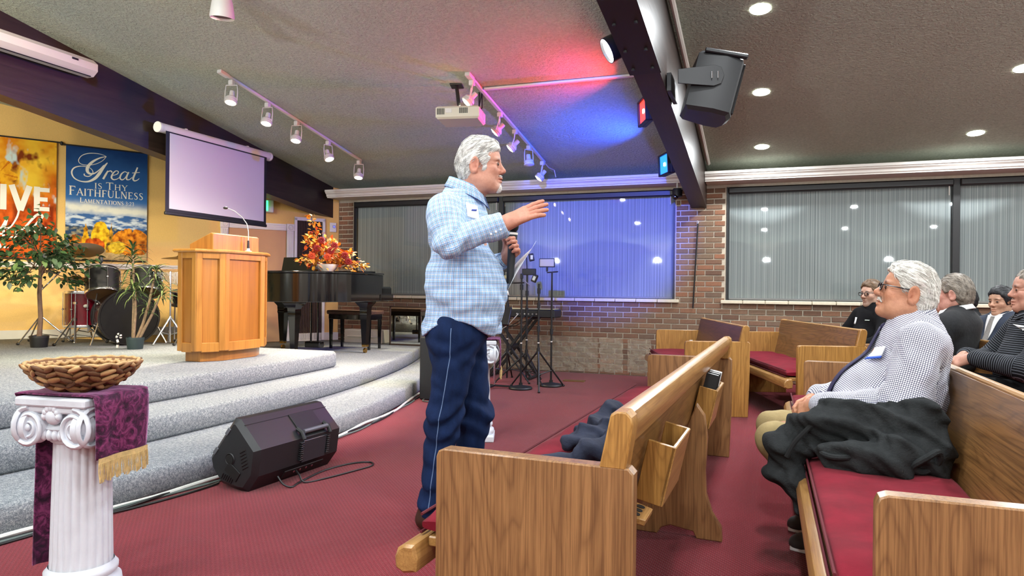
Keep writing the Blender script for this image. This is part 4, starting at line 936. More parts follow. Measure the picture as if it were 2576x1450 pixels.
def cymbal(label,c,r,tilt,base=None,two=False):
    c=Vector(c); b=Vector(base if base else (c.x,c.y)).to_3d() if False else Vector(((base or c)[0],(base or c)[1],SZ0)); t=T('cymbal_stand',label,'cymbal stand',b,0,GCY); k=c-b
    n=Vector((tilt[0],tilt[1],1)).normalized()
    for dz in((0,.03) if two else (0,)):
        sg=-1 if dz else 1
        MB().lathe([(.006,.030*sg),(.03,.028*sg),(.045,.014*sg),(.06,.010*sg),(r*.6,.004*sg),(r,-.008*sg)],k-n*dz,36,axis=n).obj('cymbal',CYM,t,60)
    MB().cyl(k,k+n*.05,.008,n=8).obj('wing_nut',CHROME,t)
    MB().cyl((0,0,.05),(0,0,k.z*.6),.012,n=10).obj('lower_tube',CHROME,t); MB().cyl((0,0,k.z*.55),k,.008,n=10).obj('upper_tube',CHROME,t)
    for z in(.3,.55): MB().box((.0,0,k.z*z+.05),(.045,.03,.035),b=.006).obj('clamp',CHROME,t)
    for i in range(3):
        a=rad(-75)+2*PI*i/3; e=Vector((.30*cos(a),.30*sin(a),.012))
        q=MB(); q.cyl((0,0,.30),e,.008,n=8); q.cyl((0,0,.10),e*.55+Vector((0,0,.07)),.006,n=6); lg=q.obj('leg',CHROME,t)
        MB().ell(e+Vector((0,0,.004)),(.022,.016,.015),8,6).obj('rubber_foot',BLACK,lg)
    return t
cymbal('bronze crash cymbal half hidden behind the leafy tree',(-7.30,5.60,1.50),.21,(.35,-.35),(-7.42,5.20))
cymbal('bronze hi-hat cymbals above the red floor tom',(-7.02,5.30,1.17),.17,(.05,-.05),None,True)
cymbal('bronze ride cymbal on a tall stand beside the lectern',(-6.10,5.84,1.41),.20,(.05,-.08),(-5.98,5.86))
t=T('drum_microphone','black clip microphone above the rack tom','microphone',(-6.70,5.34,1.27)); MB().cyl((0,0,-.02),(0,0,.08),.007,n=8).obj('clip_arm',BLACK,t); MB().ell((0,0,.10),(.03,.02,.045)).obj('body',BLACKP,t); MB().tube([(0,0,.05),(.02,-.02,-.1),(-.02,-.05,-.4),(-.05,-.05,-.6)],.004,6).obj('cord',BLACK,t)
t=T('bar_chimes','row of silver bar chimes on a wooden bar beside the lectern','chimes',(-6.12,5.72,SZ0)); MB().cyl((0,0,.02),(0,0,.80),.009,n=8).obj('stand_pole',CHROME,t); q=MB(); tripod(q,.3,.2,.3,3,.4); q.obj('stand_legs',CHROME,t)
R=Matrix.Rotation(YAW,3,'Z'); MB().box((0,0,.81),(.40,.03,.025),R,b=.004).obj('wooden_bar',OAKYL,t); q=MB()
for i in range(26): x=-.185+.0145*i; p=R@Vector((x,0,0)); q.cyl(p+Vector((0,0,.79)),p+Vector((0,0,.75-.16*i/26)),.0042,n=6)
q.obj('chime_tubes',CHROME,t)
t=T('drum_stool','black round drum stool behind the floor tom','stool',(-7.40,5.75,SZ0)); MB().lathe([(.0005,.44),(.15,.44),(.16,.46),(.16,.50),(.14,.515),(.0005,.515)],n=28).obj('seat',BLACKP,t); MB().cyl((0,0,.1),(0,0,.44),.014,n=10).obj('post',CHROME,t); q=MB(); tripod(q,.2,.2,.25,3,.2); q.obj('legs',CHROME,t)
# ================================================================== plants
LEAFC=[M('ficus_leaf_%d'%i,c_,.2,30,rough=.45,spec=.4) for i,c_ in enumerate((srgb(52,78,42),srgb(38,60,34),srgb(92,116,66)))]
def leafmesh(Lf,W,mat,curl=.15,n=4):
    q=MB(); V=[];F=[]
    for i in range(n+1):
        u=i/n; w_=W*sin(PI*min(1,u**.8))**.8 if 0<u<1 else 0; z=-curl*Lf*u*u
        V+=[(u*Lf,-w_,z+.25*w_),(u*Lf,0,z),(u*Lf,w_,z+.25*w_)]
    for i in range(n):
        for j in range(2): F.append((i*3+j,i*3+j+1,(i+1)*3+j+1,(i+1)*3+j))
    q.add(V,F); me=q.mesh('leaf',80); me.materials.append(mat); return me
def place(me,name,parent,p,d,roll=0,s=1):
    o=bpy.data.objects.new(name,me); COL.objects.link(o); o.parent=parent
    d=Vector(d).normalized(); a=Vector((0,0,1)); y=a.cross(d); y=y.normalized() if y.length>1e-3 else Vector((0,1,0)); z=d.cross(y)
    m=mat3(d,y,z,p)@Matrix.Rotation(roll,4,'X'); o.matrix_local=m@Matrix.Scale(s,4); return o
def pot(t,r,h,mat): MB().lathe([(.0005,.0),(r*.86,.0),(r*.88,.01),(r,h-.02),(r*1.02,h-.02),(r*1.02,h),(r*.94,h),(r*.92,h-.02),(.0005,h-.02)],n=32).obj('pot',mat,t,40)
t=T('ficus_tree','leafy artificial ficus tree in a black pot on the stage','tree',(-6.95,4.86,SZ0))
pot(t,.085,.118,M('pot_black',srgb(16,16,17),rough=.5)); BARK=M('bark',srgb(92,70,54),.25,30,60,.004,rough=.8)
MB().tube([(0,0,.09),(.012,.005,.3),(-.004,0,.55),(.01,.0,.78),(.0,.01,.98)],[.024,.022,.02,.017,.012],8).obj('trunk',BARK,t)
lm=[leafmesh(.092,.026,m_) for m_ in LEAFC]; rr=random.Random(3); tips=[]
for k in range(16):
    a=2*PI*k/16+rr.uniform(-.2,.2); z0=rr.uniform(.68,.95); rad_=rr.uniform(.22,.46); z1=rr.uniform(.62,1.22)
    P=[(0,0,z0),(cos(a)*rad_*.5,sin(a)*rad_*.5,z0+(z1-z0)*.75),(cos(a)*rad_,sin(a)*rad_,z1-.03)]
    MB().tube(P,[.007,.005,.003],6).obj('branch',BARK,t); tips.append((Vector(P[1]),Vector(P[2])))
MB().tube([(0,0,.95),(.01,.0,1.15),(.0,-.02,1.34)],[.008,.006,.003],6).obj('branch',BARK,t); tips.append((Vector((.01,0,1.1)),Vector((0,-.02,1.36))))
def fol(t,mat,n,tips,sp,sc):
    q=MB(); base=leafmesh(.092,.026,mat); BV=[v.co.copy() for v in base.vertices]; BF=[tuple(p_.vertices) for p_ in base.polygons]
    for k in range(n):
        A,B=tips[k%len(tips)]; p=A.lerp(B,rr.random()**.7)+Vector((rr.gauss(0,sp),rr.gauss(0,sp),rr.gauss(0,sp*.9)))
        d=Vector((p.x+rr.gauss(0,.25),p.y+rr.gauss(0,.25),rr.uniform(-.5,.2))).normalized(); y=Vector((0,0,1)).cross(d).normalized(); m=mat3(d,y,d.cross(y),p)@Matrix.Rotation(rr.uniform(-.7,.7),4,'X')@Matrix.Scale(sc*rr.uniform(.8,1.2),4)
        q.add([m@v for v in BV],BF)
    tag(q.obj('inner_foliage',mat,t,80),kind='stuff')
for k in range(262):
    A,B=tips[k%len(tips)]; u=rr.random()**.6; p=A.lerp(B,u)+Vector((rr.gauss(0,.055),rr.gauss(0,.055),rr.gauss(0,.05)))
    d=Vector((p.x+rr.gauss(0,.25),p.y+rr.gauss(0,.25),rr.uniform(-.45,.15))); place(lm[rr.choice((0,0,1,1,2))],'leaf',t,p,d,rr.uniform(-.7,.7),rr.uniform(.65,1.0))
fol(t,LEAFC[1],380,tips,.06,.75)
fol(t,LEAFC[0],200,tips,.065,.8)
t=T('dracaena_plant','spiky dracaena plant in a dark green pot before the bass drum','plant',(-5.96,5.14,SZ0))
pot(t,.082,.118,M('pot_green',srgb(36,52,54),rough=.5)); CANE=M('cane',srgb(128,108,84),.3,40,80,.004,rough=.8)
BLD=[M('blade_%d'%i,c_,.15,20,rough=.5) for i,c_ in enumerate((srgb(66,88,48),srgb(46,68,38),srgb(112,128,74)))]
def blade(mat,Lf,droop):
    q=MB(); V=[];F=[];n=7
    for i in range(n+1):
        u=i/n; w_=.011*(1-u**2.2)*min(1,.5+u*4); a=droop*u; x=Lf*(u-.18*droop*u**3); z=Lf*(.32*u-droop*.62*u*u)
        V+=[(x,-w_,z),(x,0,z-.003),(x,w_,z)]
    for i in range(n):
        for j in range(2): F.append((i*3+j,i*3+j+1,(i+1)*3+j+1,(i+1)*3+j))
    q.add(V,F); me=q.mesh('blade',80); me.materials.append(mat); return me
bm_=[blade(BLD[i%3],.225,.85+.25*i) for i in range(4)]
heads=[(Vector((-.03,0,.10)),Vector((-.045,-.0,1.02)),1.0,66,.48),(Vector((.03,.02,.10)),Vector((.19,.07,.80)),.85,36,.16),(Vector((.0,-.02,.10)),Vector((.03,-.03,.62)),.85,36,.14),(Vector((.03,.02,.10)),Vector((.25,.10,.60)),.85,32,.12),(Vector((.02,.0,.10)),Vector((.10,.05,.42)),.7,20,.08)]
for A,B,s,n,spread in heads:
    MB().tube([A,A.lerp(B,.5)+Vector((.015,0,0)),B],[.015,.013,.008],8).obj('cane',CANE,t)
    for k in range(n):
        a=k*2.4; u=k/n; p=B+Vector((0,0,-spread*(1-u)+.02)); el=.05+.95*u**1.5; place(bm_[k%4],'blade',t,p,(cos(a),sin(a),-.05+el*.9),rr.uniform(-.3,.3),s*rr.uniform(.8,1.15))
# small striped toy beside the pot
t=T('striped_ornament','small black and white curled ornament beside the green pot','ornament',(-6.06,5.02,SZ0)); P=[(0,0,.02),(.01,0,.07),(-.01,0,.12),(.01,0,.155),(.045,0,.15),(.05,0,.125),(.035,0,.115)]
for k in range(6): MB().tube([Vector(P[k]),Vector(P[k]).lerp(Vector(P[k+1]),.55)],.011,8).obj('white_band',WHITE,t); MB().tube([Vector(P[k]).lerp(Vector(P[k+1]),.5),Vector(P[k+1])],.0108,8).obj('black_band',BLACK,t)
# autumn flower arrangement
t=T('flower_arrangement','autumn arrangement of orange leaves and red mums in a white bowl on the piano','flowers',(-4.78,6.70,1.274))
MB().lathe([(.0005,.0),(.07,.0),(.075,.01),(.11,.05),(.125,.09),(.118,.09),(.1,.05),(.0005,.03)],n=30).obj('bowl',WHITE,t)
FLC=[M('autumn_%d'%i,c_,.2,25,rough=.6) for i,c_ in enumerate((srgb(214,132,34),srgb(226,168,60),srgb(196,84,30),srgb(168,52,30),srgb(206,190,110),srgb(230,200,130)))]
fm=[leafmesh(.062,.019,m_,.25) for m_ in FLC]; tri=[]
rtv=Vector((cos(YAW),sin(YAW),0)); fwv=Vector((-sin(YAW),cos(YAW),0))
pk=[((-.03,.10),(-.20,.64),58),((.0,.10),(.45,.05),62),((-.02,.10),(-.34,.12),40),((0,.12),(.06,.36),44),((-.02,.1),(-.26,.40),40),((.03,.1),(.25,.22),52)]
for (a,b_,n) in pk:
    A=rtv*a[0]+Vector((0,0,a[1])); B=rtv*b_[0]+Vector((0,0,b_[1])); MB().tube([A,A.lerp(B,.5)+Vector((0,0,.03)),B],.004,6).obj('stem',LEAFC[1],t)
    for k in range(n):
        u=rr.random()**.8; sp=.075*(1-u*.7); p=A.lerp(B,u)+Vector((0,0,.03*sin(PI*u)))+rtv*rr.gauss(0,sp)+fwv*rr.gauss(0,sp*.8)+Vector((0,0,rr.gauss(0,sp*.8)))
        if p.z<.04: p.z=.04+rr.random()*.05
        d=(B-A).normalized()*.8+rtv*rr.gauss(0,.6)-fwv*rr.uniform(-.3,.9)+Vector((0,0,rr.gauss(.1,.5)))
        w_=rr.random(); ci=(3 if w_<.15 else 2 if w_<.42 else 0 if w_<.72 else 1 if w_<.88 else 4) if u<.7 else (1 if w_<.4 else 5 if w_<.7 else 0)
        place(fm[ci],'leaf',t,p,d,rr.uniform(-1,1),rr.uniform(.6,1.1))
for ci,n in ((0,130),(2,90),(1,70)):
    fol(t,FLC[ci],n,[(rtv*a[0]+Vector((0,0,a[1]+.02)),(rtv*b_[0]+Vector((0,0,b_[1]))).lerp(rtv*a[0]+Vector((0,0,a[1]+.03)),.25)) for a,b_,_ in pk],.05,.62)
def mum(mat):
    q=MB()
    for ring,(r,el,n) in enumerate(((.05,.15,16),(.042,.6,13),(.028,1.05,9),(.014,1.4,5))):
        for k in range(n):
            a=2*PI*k/n+ring*.3; d=Vector((cos(a)*cos(el),sin(a)*cos(el),sin(el))); q.ell(d*r*.7,(.022,.008,.005),6,4,rot=Matrix(((d.x,-sin(a),-d.z*cos(a)),(d.y,cos(a),-d.z*sin(a)),(d.z,0,cos(el)))))
    me=q.mesh('mum',80); me.materials.append(mat); return me
mr=[mum(M('mum_red',srgb(140,24,26),.2,30,rough=.6)),mum(M('mum_rust',srgb(196,70,34),.2,30,rough=.6))]
for k,(x,z,i) in enumerate(((-.05,.36,0),(-.10,.27,0),(.06,.24,0),(.02,.17,1),(.22,.19,0),(.26,.12,0),(.10,.30,0),(-.16,.18,1))):
    place(mr[i],'flower',t,rtv*x-fwv*.10+Vector((0,0,z)),(rtv*.3*rr.gauss(0,1)+Vector((0,0,1)))if False else Vector((rtv.x,rtv.y,.3)),-PI/2.4,.85)

# ================================================================== banners (flat prints)
def vnoise(u,v,s,seed):
    g=np.random.default_rng(seed).random((64,64)); x=u*s; y=v*s; xi=np.floor(x).astype(int); yi=np.floor(y).astype(int); fx=x-xi; fy=y-yi; fx=fx*fx*(3-2*fx); fy=fy*fy*(3-2*fy)
    G=lambda a,b: g[a%64,b%64]
    return (G(xi,yi)*(1-fx)+G(xi+1,yi)*fx)*(1-fy)+(G(xi,yi+1)*(1-fx)+G(xi+1,yi+1)*fx)*fy
def fbm(u,v,s,seed,o=4): return sum(vnoise(u,v,s*2**k,seed+k)*.5**(k+1) for k in range(o))/(1-.5**o)
def lerpc(a,b,t): t=np.clip(t,0,1)[...,None]; return np.array(a)*(1-t)+np.array(b)*t
def S(*c): return np.array(srgb(*c))
def paint_blue(u,v):
    c=lerpc(S(26,58,110),S(58,112,176),(1-v)/.55+.35*(fbm(u,v*2,5,1)-.5))
    cl=np.exp(-((v-.455-.03*(fbm(u,v,4,9)-.5))/.045)**2)*(.4+1.3*fbm(u*1.4,v*3,6,5)); c=lerpc2(c,S(226,226,214),cl)
    mt=(v<.405+.03*(fbm(u,0*v,4,3)-.5)); m=lerpc(S(58,96,150),S(196,206,216),(fbm(u*1.2,v*5,9,7)-.42)*4); c=np.where(mt[...,None],m,c)
    near=(v<.29+.05*(fbm(u,0*v,5,13)-.5)); m=lerpc(S(38,62,92),S(150,140,110),(fbm(u*2,v*5,10,17)-.45)*4); c=np.where(near[...,None],m,c)
    gr=(v<.10+.02*np.sin(u*9)); m=lerpc(S(110,80,44),S(200,176,120),fbm(u*3,v*3,10,21)); c=np.where(gr[...,None],m,c)
    for (cx,bs,w_,h,c0,c1,kind,sd) in ((.24,.10,.07,.27,S(120,70,14),S(236,176,30),0,1),(.42,.08,.11,.27,S(150,100,10),S(246,200,40),1,2),(.55,.07,.08,.25,S(70,60,24),S(226,160,40),0,3),(.80,.05,.24,.25,S(120,50,10),S(240,150,36),1,4),(.34,.05,.13,.15,S(140,40,8),S(232,110,30),1,5),(.62,.06,.1,.12,S(160,120,16),S(250,214,60),1,6),(.93,.06,.1,.2,S(130,60,10),S(226,140,40),1,7),(.12,.08,.08,.15,S(120,60,14),S(220,130,40),1,8)):
        dv=(v-bs)/h; nz=(fbm(u,v,22,30+sd)-.5)
        wd_=w_*(1-dv)*.9 if kind==0 else w_*np.sqrt(np.clip(1-(2*dv-1)**2,0,1))
        mk=(np.abs(u-cx)<wd_+nz*.05)&(dv>0)&(dv<1+nz*.4); c=np.where(mk[...,None],lerpc(c0,c1,(fbm(u,v*1.3,26,40+sd)-.25)*1.9),c)
    return c
def lerpc2(a,b,t): t=np.clip(t,0,1)[...,None]; return a*(1-t)+np.array(b)*t
def paint_autumn(u,v):
    n1=fbm(u,v*1.5,4,50); n2=fbm(u*1.2,v,14,60); top=lerpc(S(214,126,16),S(250,206,60),(n1-.3)*2.4); low=lerpc(S(124,36,8),S(214,92,26),(n2-.3)*2.2)
    c=lerpc2(top,low,1/(1+np.exp((v-.50+.3*(u-.5)*-1+.14*(n1-.5))*22)))
    c=lerpc2(c,S(120,50,14),((fbm(u,v,7,71)-.60)*7)*(v>.62)); c=lerpc2(c,S(196,214,210),((fbm(u*1.3,v,6,81)-.66)*9)*(v>.45))
    # maple leaf with veins
    dx,dy=(u-.42)*.875,(v-.70)*1.4; a=np.arctan2(dy,dx); r=np.hypot(dx,dy); rl=.17*(.62+.38*np.abs(np.cos(2.5*a+.6))**1.5)
    mk=r<rl; c=np.where(mk[...,None],lerpc2(np.broadcast_to(S(240,176,34),c.shape),S(196,108,14),(fbm(u,v,20,91)-.4)*2+.8*(np.abs(np.sin(2.5*a+.6+PI/2))>.985)),c); return c
def banner(name,label,s0,s1,z0,z1,fn,nu,nv,sheet):
    t=T(name,label,'banner',bw((s0+s1)/2,z0,.035),0,'printed cloth banners on the stage wall'); W=s1-s0; Hh=z1-z0; o_=bw((s0+s1)/2,z0,.035)
    uu,vv=np.meshgrid(np.linspace(0,1,nu),np.linspace(0,1,nv)); colr=fn(uu,vv)
    def P(u,v,off=0): p=bw(s1-W*u,z0+Hh*v,.035+off+.006*sin(u*11+v*2)*(1-v)); return p-o_
    q=MB(); q.grid(lambda u,v:P(u,v),nu,nv); me=q.mesh('print',80); at=me.color_attributes.new('print','FLOAT_COLOR','POINT'); arr=np.ones((nu*nv,4),np.float32); arr[:,:3]=colr.reshape(-1,3); at.data.foreach_set('color',arr.ravel())
    m,nt,b=newmat(name+'_print'); setp(b,rough=.8,spec=.15); L(nt,N(nt,'Attribute',attribute_name='print').outputs['Color'],b.inputs['Base Color']); bump(nt,b,noise(nt,coords(nt),300,2),.1,.002)
    pr=mkobj('print',me,m,t)
    MB().cyl(P(-.04,1.0)+Vector((0,0,.008)),P(1.04,1.0)+Vector((0,0,.008)),.009,n=10).obj('rod',BLACK,t)
    for u in(-.05,1.05): MB().ell(P(u,1.0)+Vector((0,0,.008)),(.018,.018,.018),12,8).obj('finial',BLACK,t)
    MB().cyl(P(0,0),P(1,0),.008,n=8).obj('bottom_rod',BLACK,t)
    return t,pr,P
LET=M('letter_white',srgb(232,228,215),rough=.7)
def stroke(q,P,pts,w_,off=.004,smooth_=True):
    """ribbon through 2-D banner points with widths (fractions of banner width)"""
    pts=[Vector((p[0],p[1],0)) for p in pts]
    if smooth_ and len(pts)>2:
        out=[];ws=[]; m=len(pts); w0=w_ if hasattr(w_,'__len__') else [w_]*m
        for i in range(m-1):
            p0,p1,p2,p3=pts[max(0,i-1)],pts[i],pts[i+1],pts[min(m-1,i+2)]
            for j in range(6):
                u=j/6; out.append(.5*((2*p1)+(p2-p0)*u+(2*p0-5*p1+4*p2-p3)*u*u+(3*p1-p0-3*p2+p3)*u**3)); ws.append(w0[i]*(1-u)+w0[i+1]*u)
        out.append(pts[-1]); ws.append(w0[-1]); pts=out
    else: ws=w_ if hasattr(w_,'__len__') else [w_]*len(pts)
    V=[];F=[];n=len(pts)
    for i,p in enumerate(pts):
        d=(pts[min(n-1,i+1)]-pts[max(0,i-1)]); d=d.normalized() if d.length>0 else Vector((1,0,0)); nn=Vector((-d.y,d.x,0))
        for s in(-1,1):
            x=p+nn*(ws[i]/2*s); V.append(P(x.x/UW,x.y/UH,off))
    for i in range(n-1): F.append((2*i,2*i+1,2*i+3,2*i+2))
    q.add(V,F)
TK,TN=.15,.06
GLY={'I':(.34,[([(.17,0),(.17,1)],TK)],[(.17,0),(.17,1)]),'T':(.8,[([(.4,0),(.4,1)],TK),([(.05,.96),(.75,.96)],.08),([(.06,.98),(.06,.8)],.05),([(.74,.98),(.74,.8)],.05)],[(.4,0)]),
'H':(.9,[([(.17,0),(.17,1)],TK),([(.73,0),(.73,1)],TK),([(.17,.52),(.73,.52)],.07)],[(.17,0),(.17,1),(.73,0),(.73,1)]),
'Y':(.8,[([(.1,1),(.42,.48)],TK),([(.72,1),(.42,.48)],.07),([(.42,.5),(.42,0)],TK)],[(.42,0),(.1,1),(.72,1)]),
'F':(.66,[([(.17,0),(.17,1)],TK),([(.17,.96),(.6,.96)],.08),([(.17,.52),(.5,.52)],.07),([(.6,.98),(.6,.8)],.05)],[(.17,0),(.17,1)]),
'E':(.7,[([(.17,0),(.17,1)],TK),([(.17,.96),(.6,.96)],.08),([(.17,.52),(.52,.52)],.07),([(.17,.04),(.63,.04)],.08),([(.6,.98),(.6,.8)],.05),([(.63,.02),(.63,.2)],.05)],[(.17,0),(.17,1)]),
'L':(.66,[([(.17,0),(.17,1)],TK),([(.17,.04),(.6,.04)],.08),([(.6,.02),(.6,.22)],.05)],[(.17,0),(.17,1)]),
'A':(.86,[([(.1,0),(.43,1)],.07),([(.43,1),(.78,0)],TK),([(.24,.36),(.66,.36)],.06)],[(.1,0),(.78,0)]),
'N':(.92,[([(.16,0),(.16,1)],.07),([(.16,1),(.76,0)],TK),([(.76,0),(.76,1)],.07)],[(.16,0),(.16,1),(.76,1)]),
'M':(1.1,[([(.15,0),(.2,1)],.07),([(.2,1),(.54,.06)],TK),([(.54,.06),(.88,1)],.07),([(.88,1),(.94,0)],TK)],[(.15,0),(.94,0)]),
'U':(.9,[([(.17,1),(.17,.35),(.28,.06),(.5,.02),(.68,.12),(.74,.4),(.74,1)],[TK,TK,.11,.08,.07,.07,.07])],[(.17,1),(.74,1)]),
'S':(.62,[([(.52,.82),(.42,.96),(.24,.95),(.13,.78),(.24,.58),(.42,.44),(.5,.24),(.38,.05),(.2,.04),(.1,.2)],[.05,.07,.08,.12,.15,.15,.12,.08,.07,.05])],[]),
'O':(.95,[([(.47,.98),(.2,.86),(.1,.5),(.2,.14),(.47,.02),(.74,.14),(.84,.5),(.74,.86),(.47,.98)],[.06,.12,.15,.12,.06,.12,.15,.12,.06])],[]),
'3':(.56,[([(.1,.86),(.26,.98),(.44,.86),(.4,.62),(.24,.54),(.44,.42),(.46,.16),(.28,.0),(.08,.1)],.08)],[]),'2':(.58,[([(.1,.8),(.26,.98),(.46,.84),(.42,.58),(.1,.04),(.52,.04)],.08)],[]),
':':(.3,[([(.15,.12),(.15,.0)],.12),([(.15,.6),(.15,.48)],.12)],[]),'V':(.8,[([(.05,1),(.4,0)],TK),([(.4,0),(.75,1)],TK)],[]),'P':(.6,[],[])}
def text(q,P,s,x,y,h,big=None,sc=1.0,bold=1.0,serif=True,sp=.06):
    """s with capitals marked by '^' for larger initials"""
    k=0
    while k<len(s):
        ch=s[k]; hh=h
        if ch=='^': k+=1; ch=s[k]; hh=h*1.28
        if ch==' ': x+=.36*h*sc; k+=1; continue
        w_,st,sf=GLY[ch]
        for pts,wd_ in st: stroke(q,P,[(x+p[0]*hh*sc,y+p[1]*hh) for p in pts],[ (v*bold*hh) for v in wd_] if hasattr(wd_,'__len__') else wd_*bold*hh,smooth_=len(pts)>3)
        if serif:
            for p in sf: stroke(q,P,[(x+(p[0]-.13)*hh*sc,y+hh*(p[1]*.96+.02)),(x+(p[0]+.13)*hh*sc,y+hh*(p[1]*.96+.02))],.045*hh,smooth_=False)
        x+=(w_+sp)*hh*sc; k+=1
    return x
t,pr,P=banner('blue_banner','blue banner with white lettering over an autumn mountain landscape',2.585,3.46,1.40,2.775,paint_blue,170,260,None)
UW,UH=1.0,1.0
AS=.875/1.375   # width over height: letters are laid out in fractions of width
_P=P; P=lambda u,v,off=0:_P(u,1-(v)/1.0*1.0 if False else v,off)
UW,UH=1.0,1/AS
def zp(x,y): u=(x-600)/735; yt=230+90*u; yb=1290+10*u; return (u,(1-(y-yt)/(yb-yt))/AS)
q=MB()
def sw(pts,w_): stroke(q,P,[zp(*p) for p in pts],[v/735 for v in w_] if hasattr(w_,'__len__') else w_/735)
sw([(952,338),(915,320),(860,308),(790,308),(735,328),(708,368),(722,400),(770,415),(850,408),(915,378),(952,338)],[5,5,6,7,7,7,6,6,6,5,5])
sw([(948,338),(890,352),(830,385),(790,430),(785,470),(808,495),(850,490),(895,455),(930,415)],[6,12,22,28,28,20,12,8,5])
sw([(962,395),(925,440),(890,495),(850,540),(790,568),(720,562),(668,530),(650,480),(672,440),(730,425),(800,438),(832,470),(828,500),(795,520),(762,512),(758,495)],[8,24,28,26,16,10,12,14,12,7,6,7,8,9,9,12])
sw([(968,468),(950,500),(925,545)],[10,18,18]); sw([(940,520),(962,482),(992,470),(1005,484)],[6,9,12,14])
sw([(1000,515),(1050,500),(1062,478),(1040,470),(1012,495),(1000,530),(1018,550),(1050,545),(1080,525)],[6,8,9,9,14,16,12,7,5])
sw([(1145,488),(1120,478),(1090,500),(1078,535),(1095,552),(1120,540),(1150,495)],[8,8,14,15,12,8,6]); sw([(1158,482),(1140,520),(1140,548),(1165,550),(1190,530)],[14,16,14,8,5])
sw([(1240,440),(1220,490),(1200,540),(1212,562),(1240,555),(1258,540)],[12,17,18,14,8,5]); sw([(1190,490),(1225,488),(1262,486)],[6,8,6])
q.obj('script_lettering',LET,pr,0)
q=MB(); 
def line(s,x,y,h,xe,**kw):
    # fit a line of capitals between two banner positions
    tmp=MB(); e=text(tmp,P,s,0,0,h,**kw); text(q,P,s,x,y,h,sc=(xe-x)/e,**kw)
a=zp(848,612); line('IS ^T^H^Y'.replace('^H^Y','HY'),a[0],a[1]-.03,.080,.752); a=zp(625,668); line('^FAITHFULNESS',.035,zp(700,690)[1]-.006,.098,.955); a=zp(720,735); line('^LAMENTATIONS 3:23',.165,zp(800,758)[1]-.012,.054,.835)
q.obj('capital_lettering',LET,pr,0)
t,pr,_P2=banner('autumn_banner','orange autumn-leaf banner with large white letters at the photo edge',3.553,4.50,1.40,2.79,paint_autumn,150,220,None)
P=_P2; AS=.947/1.39; UH=1/AS; q=MB()
def bl(pts,w_): stroke(q,P,pts,w_,smooth_=False)
zl=lambda py:(2.79-(py-360)/ (660-360)*1.39-1.40)/1.39/AS     # rough height on the banner from picture rows
y0,y1=.40/AS,.61/AS
bl([(.465,y0),(.465,y1)],.062); bl([(.545,y1),(.635,y0)],.062); bl([(.725,y1),(.635,y0)],.062); bl([(.80,y0-.0),(.80,y1)],.062); 
for yy in (y1-.035,(y0+y1)/2,y0+.035): bl([(.80,yy),(.93 if yy!=(y0+y1)/2 else .91,yy)],.052)
q.obj('block_lettering',LET,pr,0); q=MB()
stroke(q,P,[(.42,0.320/AS),(.36,0.300/AS),(.38,0.240/AS),(.44,0.240/AS),(.50,0.320/AS),(.48,0.245/AS),(.54,0.260/AS),(.60,0.340/AS),(.62,0.400/AS)],[.02,.025,.03,.02,.025,.03,.015,.02,.02]); stroke(q,P,[(.60,0.200/AS),(.68,0.260/AS),(.80,0.370/AS),(.86,0.360/AS),(.80,0.300/AS),(.74,0.240/AS),(.80,0.230/AS),(.90,0.270/AS)],[.015,.02,.03,.025,.02,.03,.02,.015])
bl([(.40,0.165/AS),(.40,0.230/AS)],.026); bl([(.47,0.165/AS),(.47,0.230/AS)],.026); bl([(.40,0.197/AS),(.47,0.197/AS)],.02); bl([(.52,0.230/AS),(.52,0.165/AS)],.026); bl([(.52,0.175/AS),(.59,0.175/AS)],.02); bl([(.59,0.230/AS),(.59,0.165/AS)],.026)
bl([(.40,0.080/AS),(.425,0.130/AS)],.018); bl([(.425,0.130/AS),(.45,0.080/AS)],.018); bl([(.48,0.130/AS),(.48,0.080/AS)],.018); bl([(.48,0.086/AS),(.52,0.086/AS)],.016)
q.obj('small_lettering',LET,pr,0)
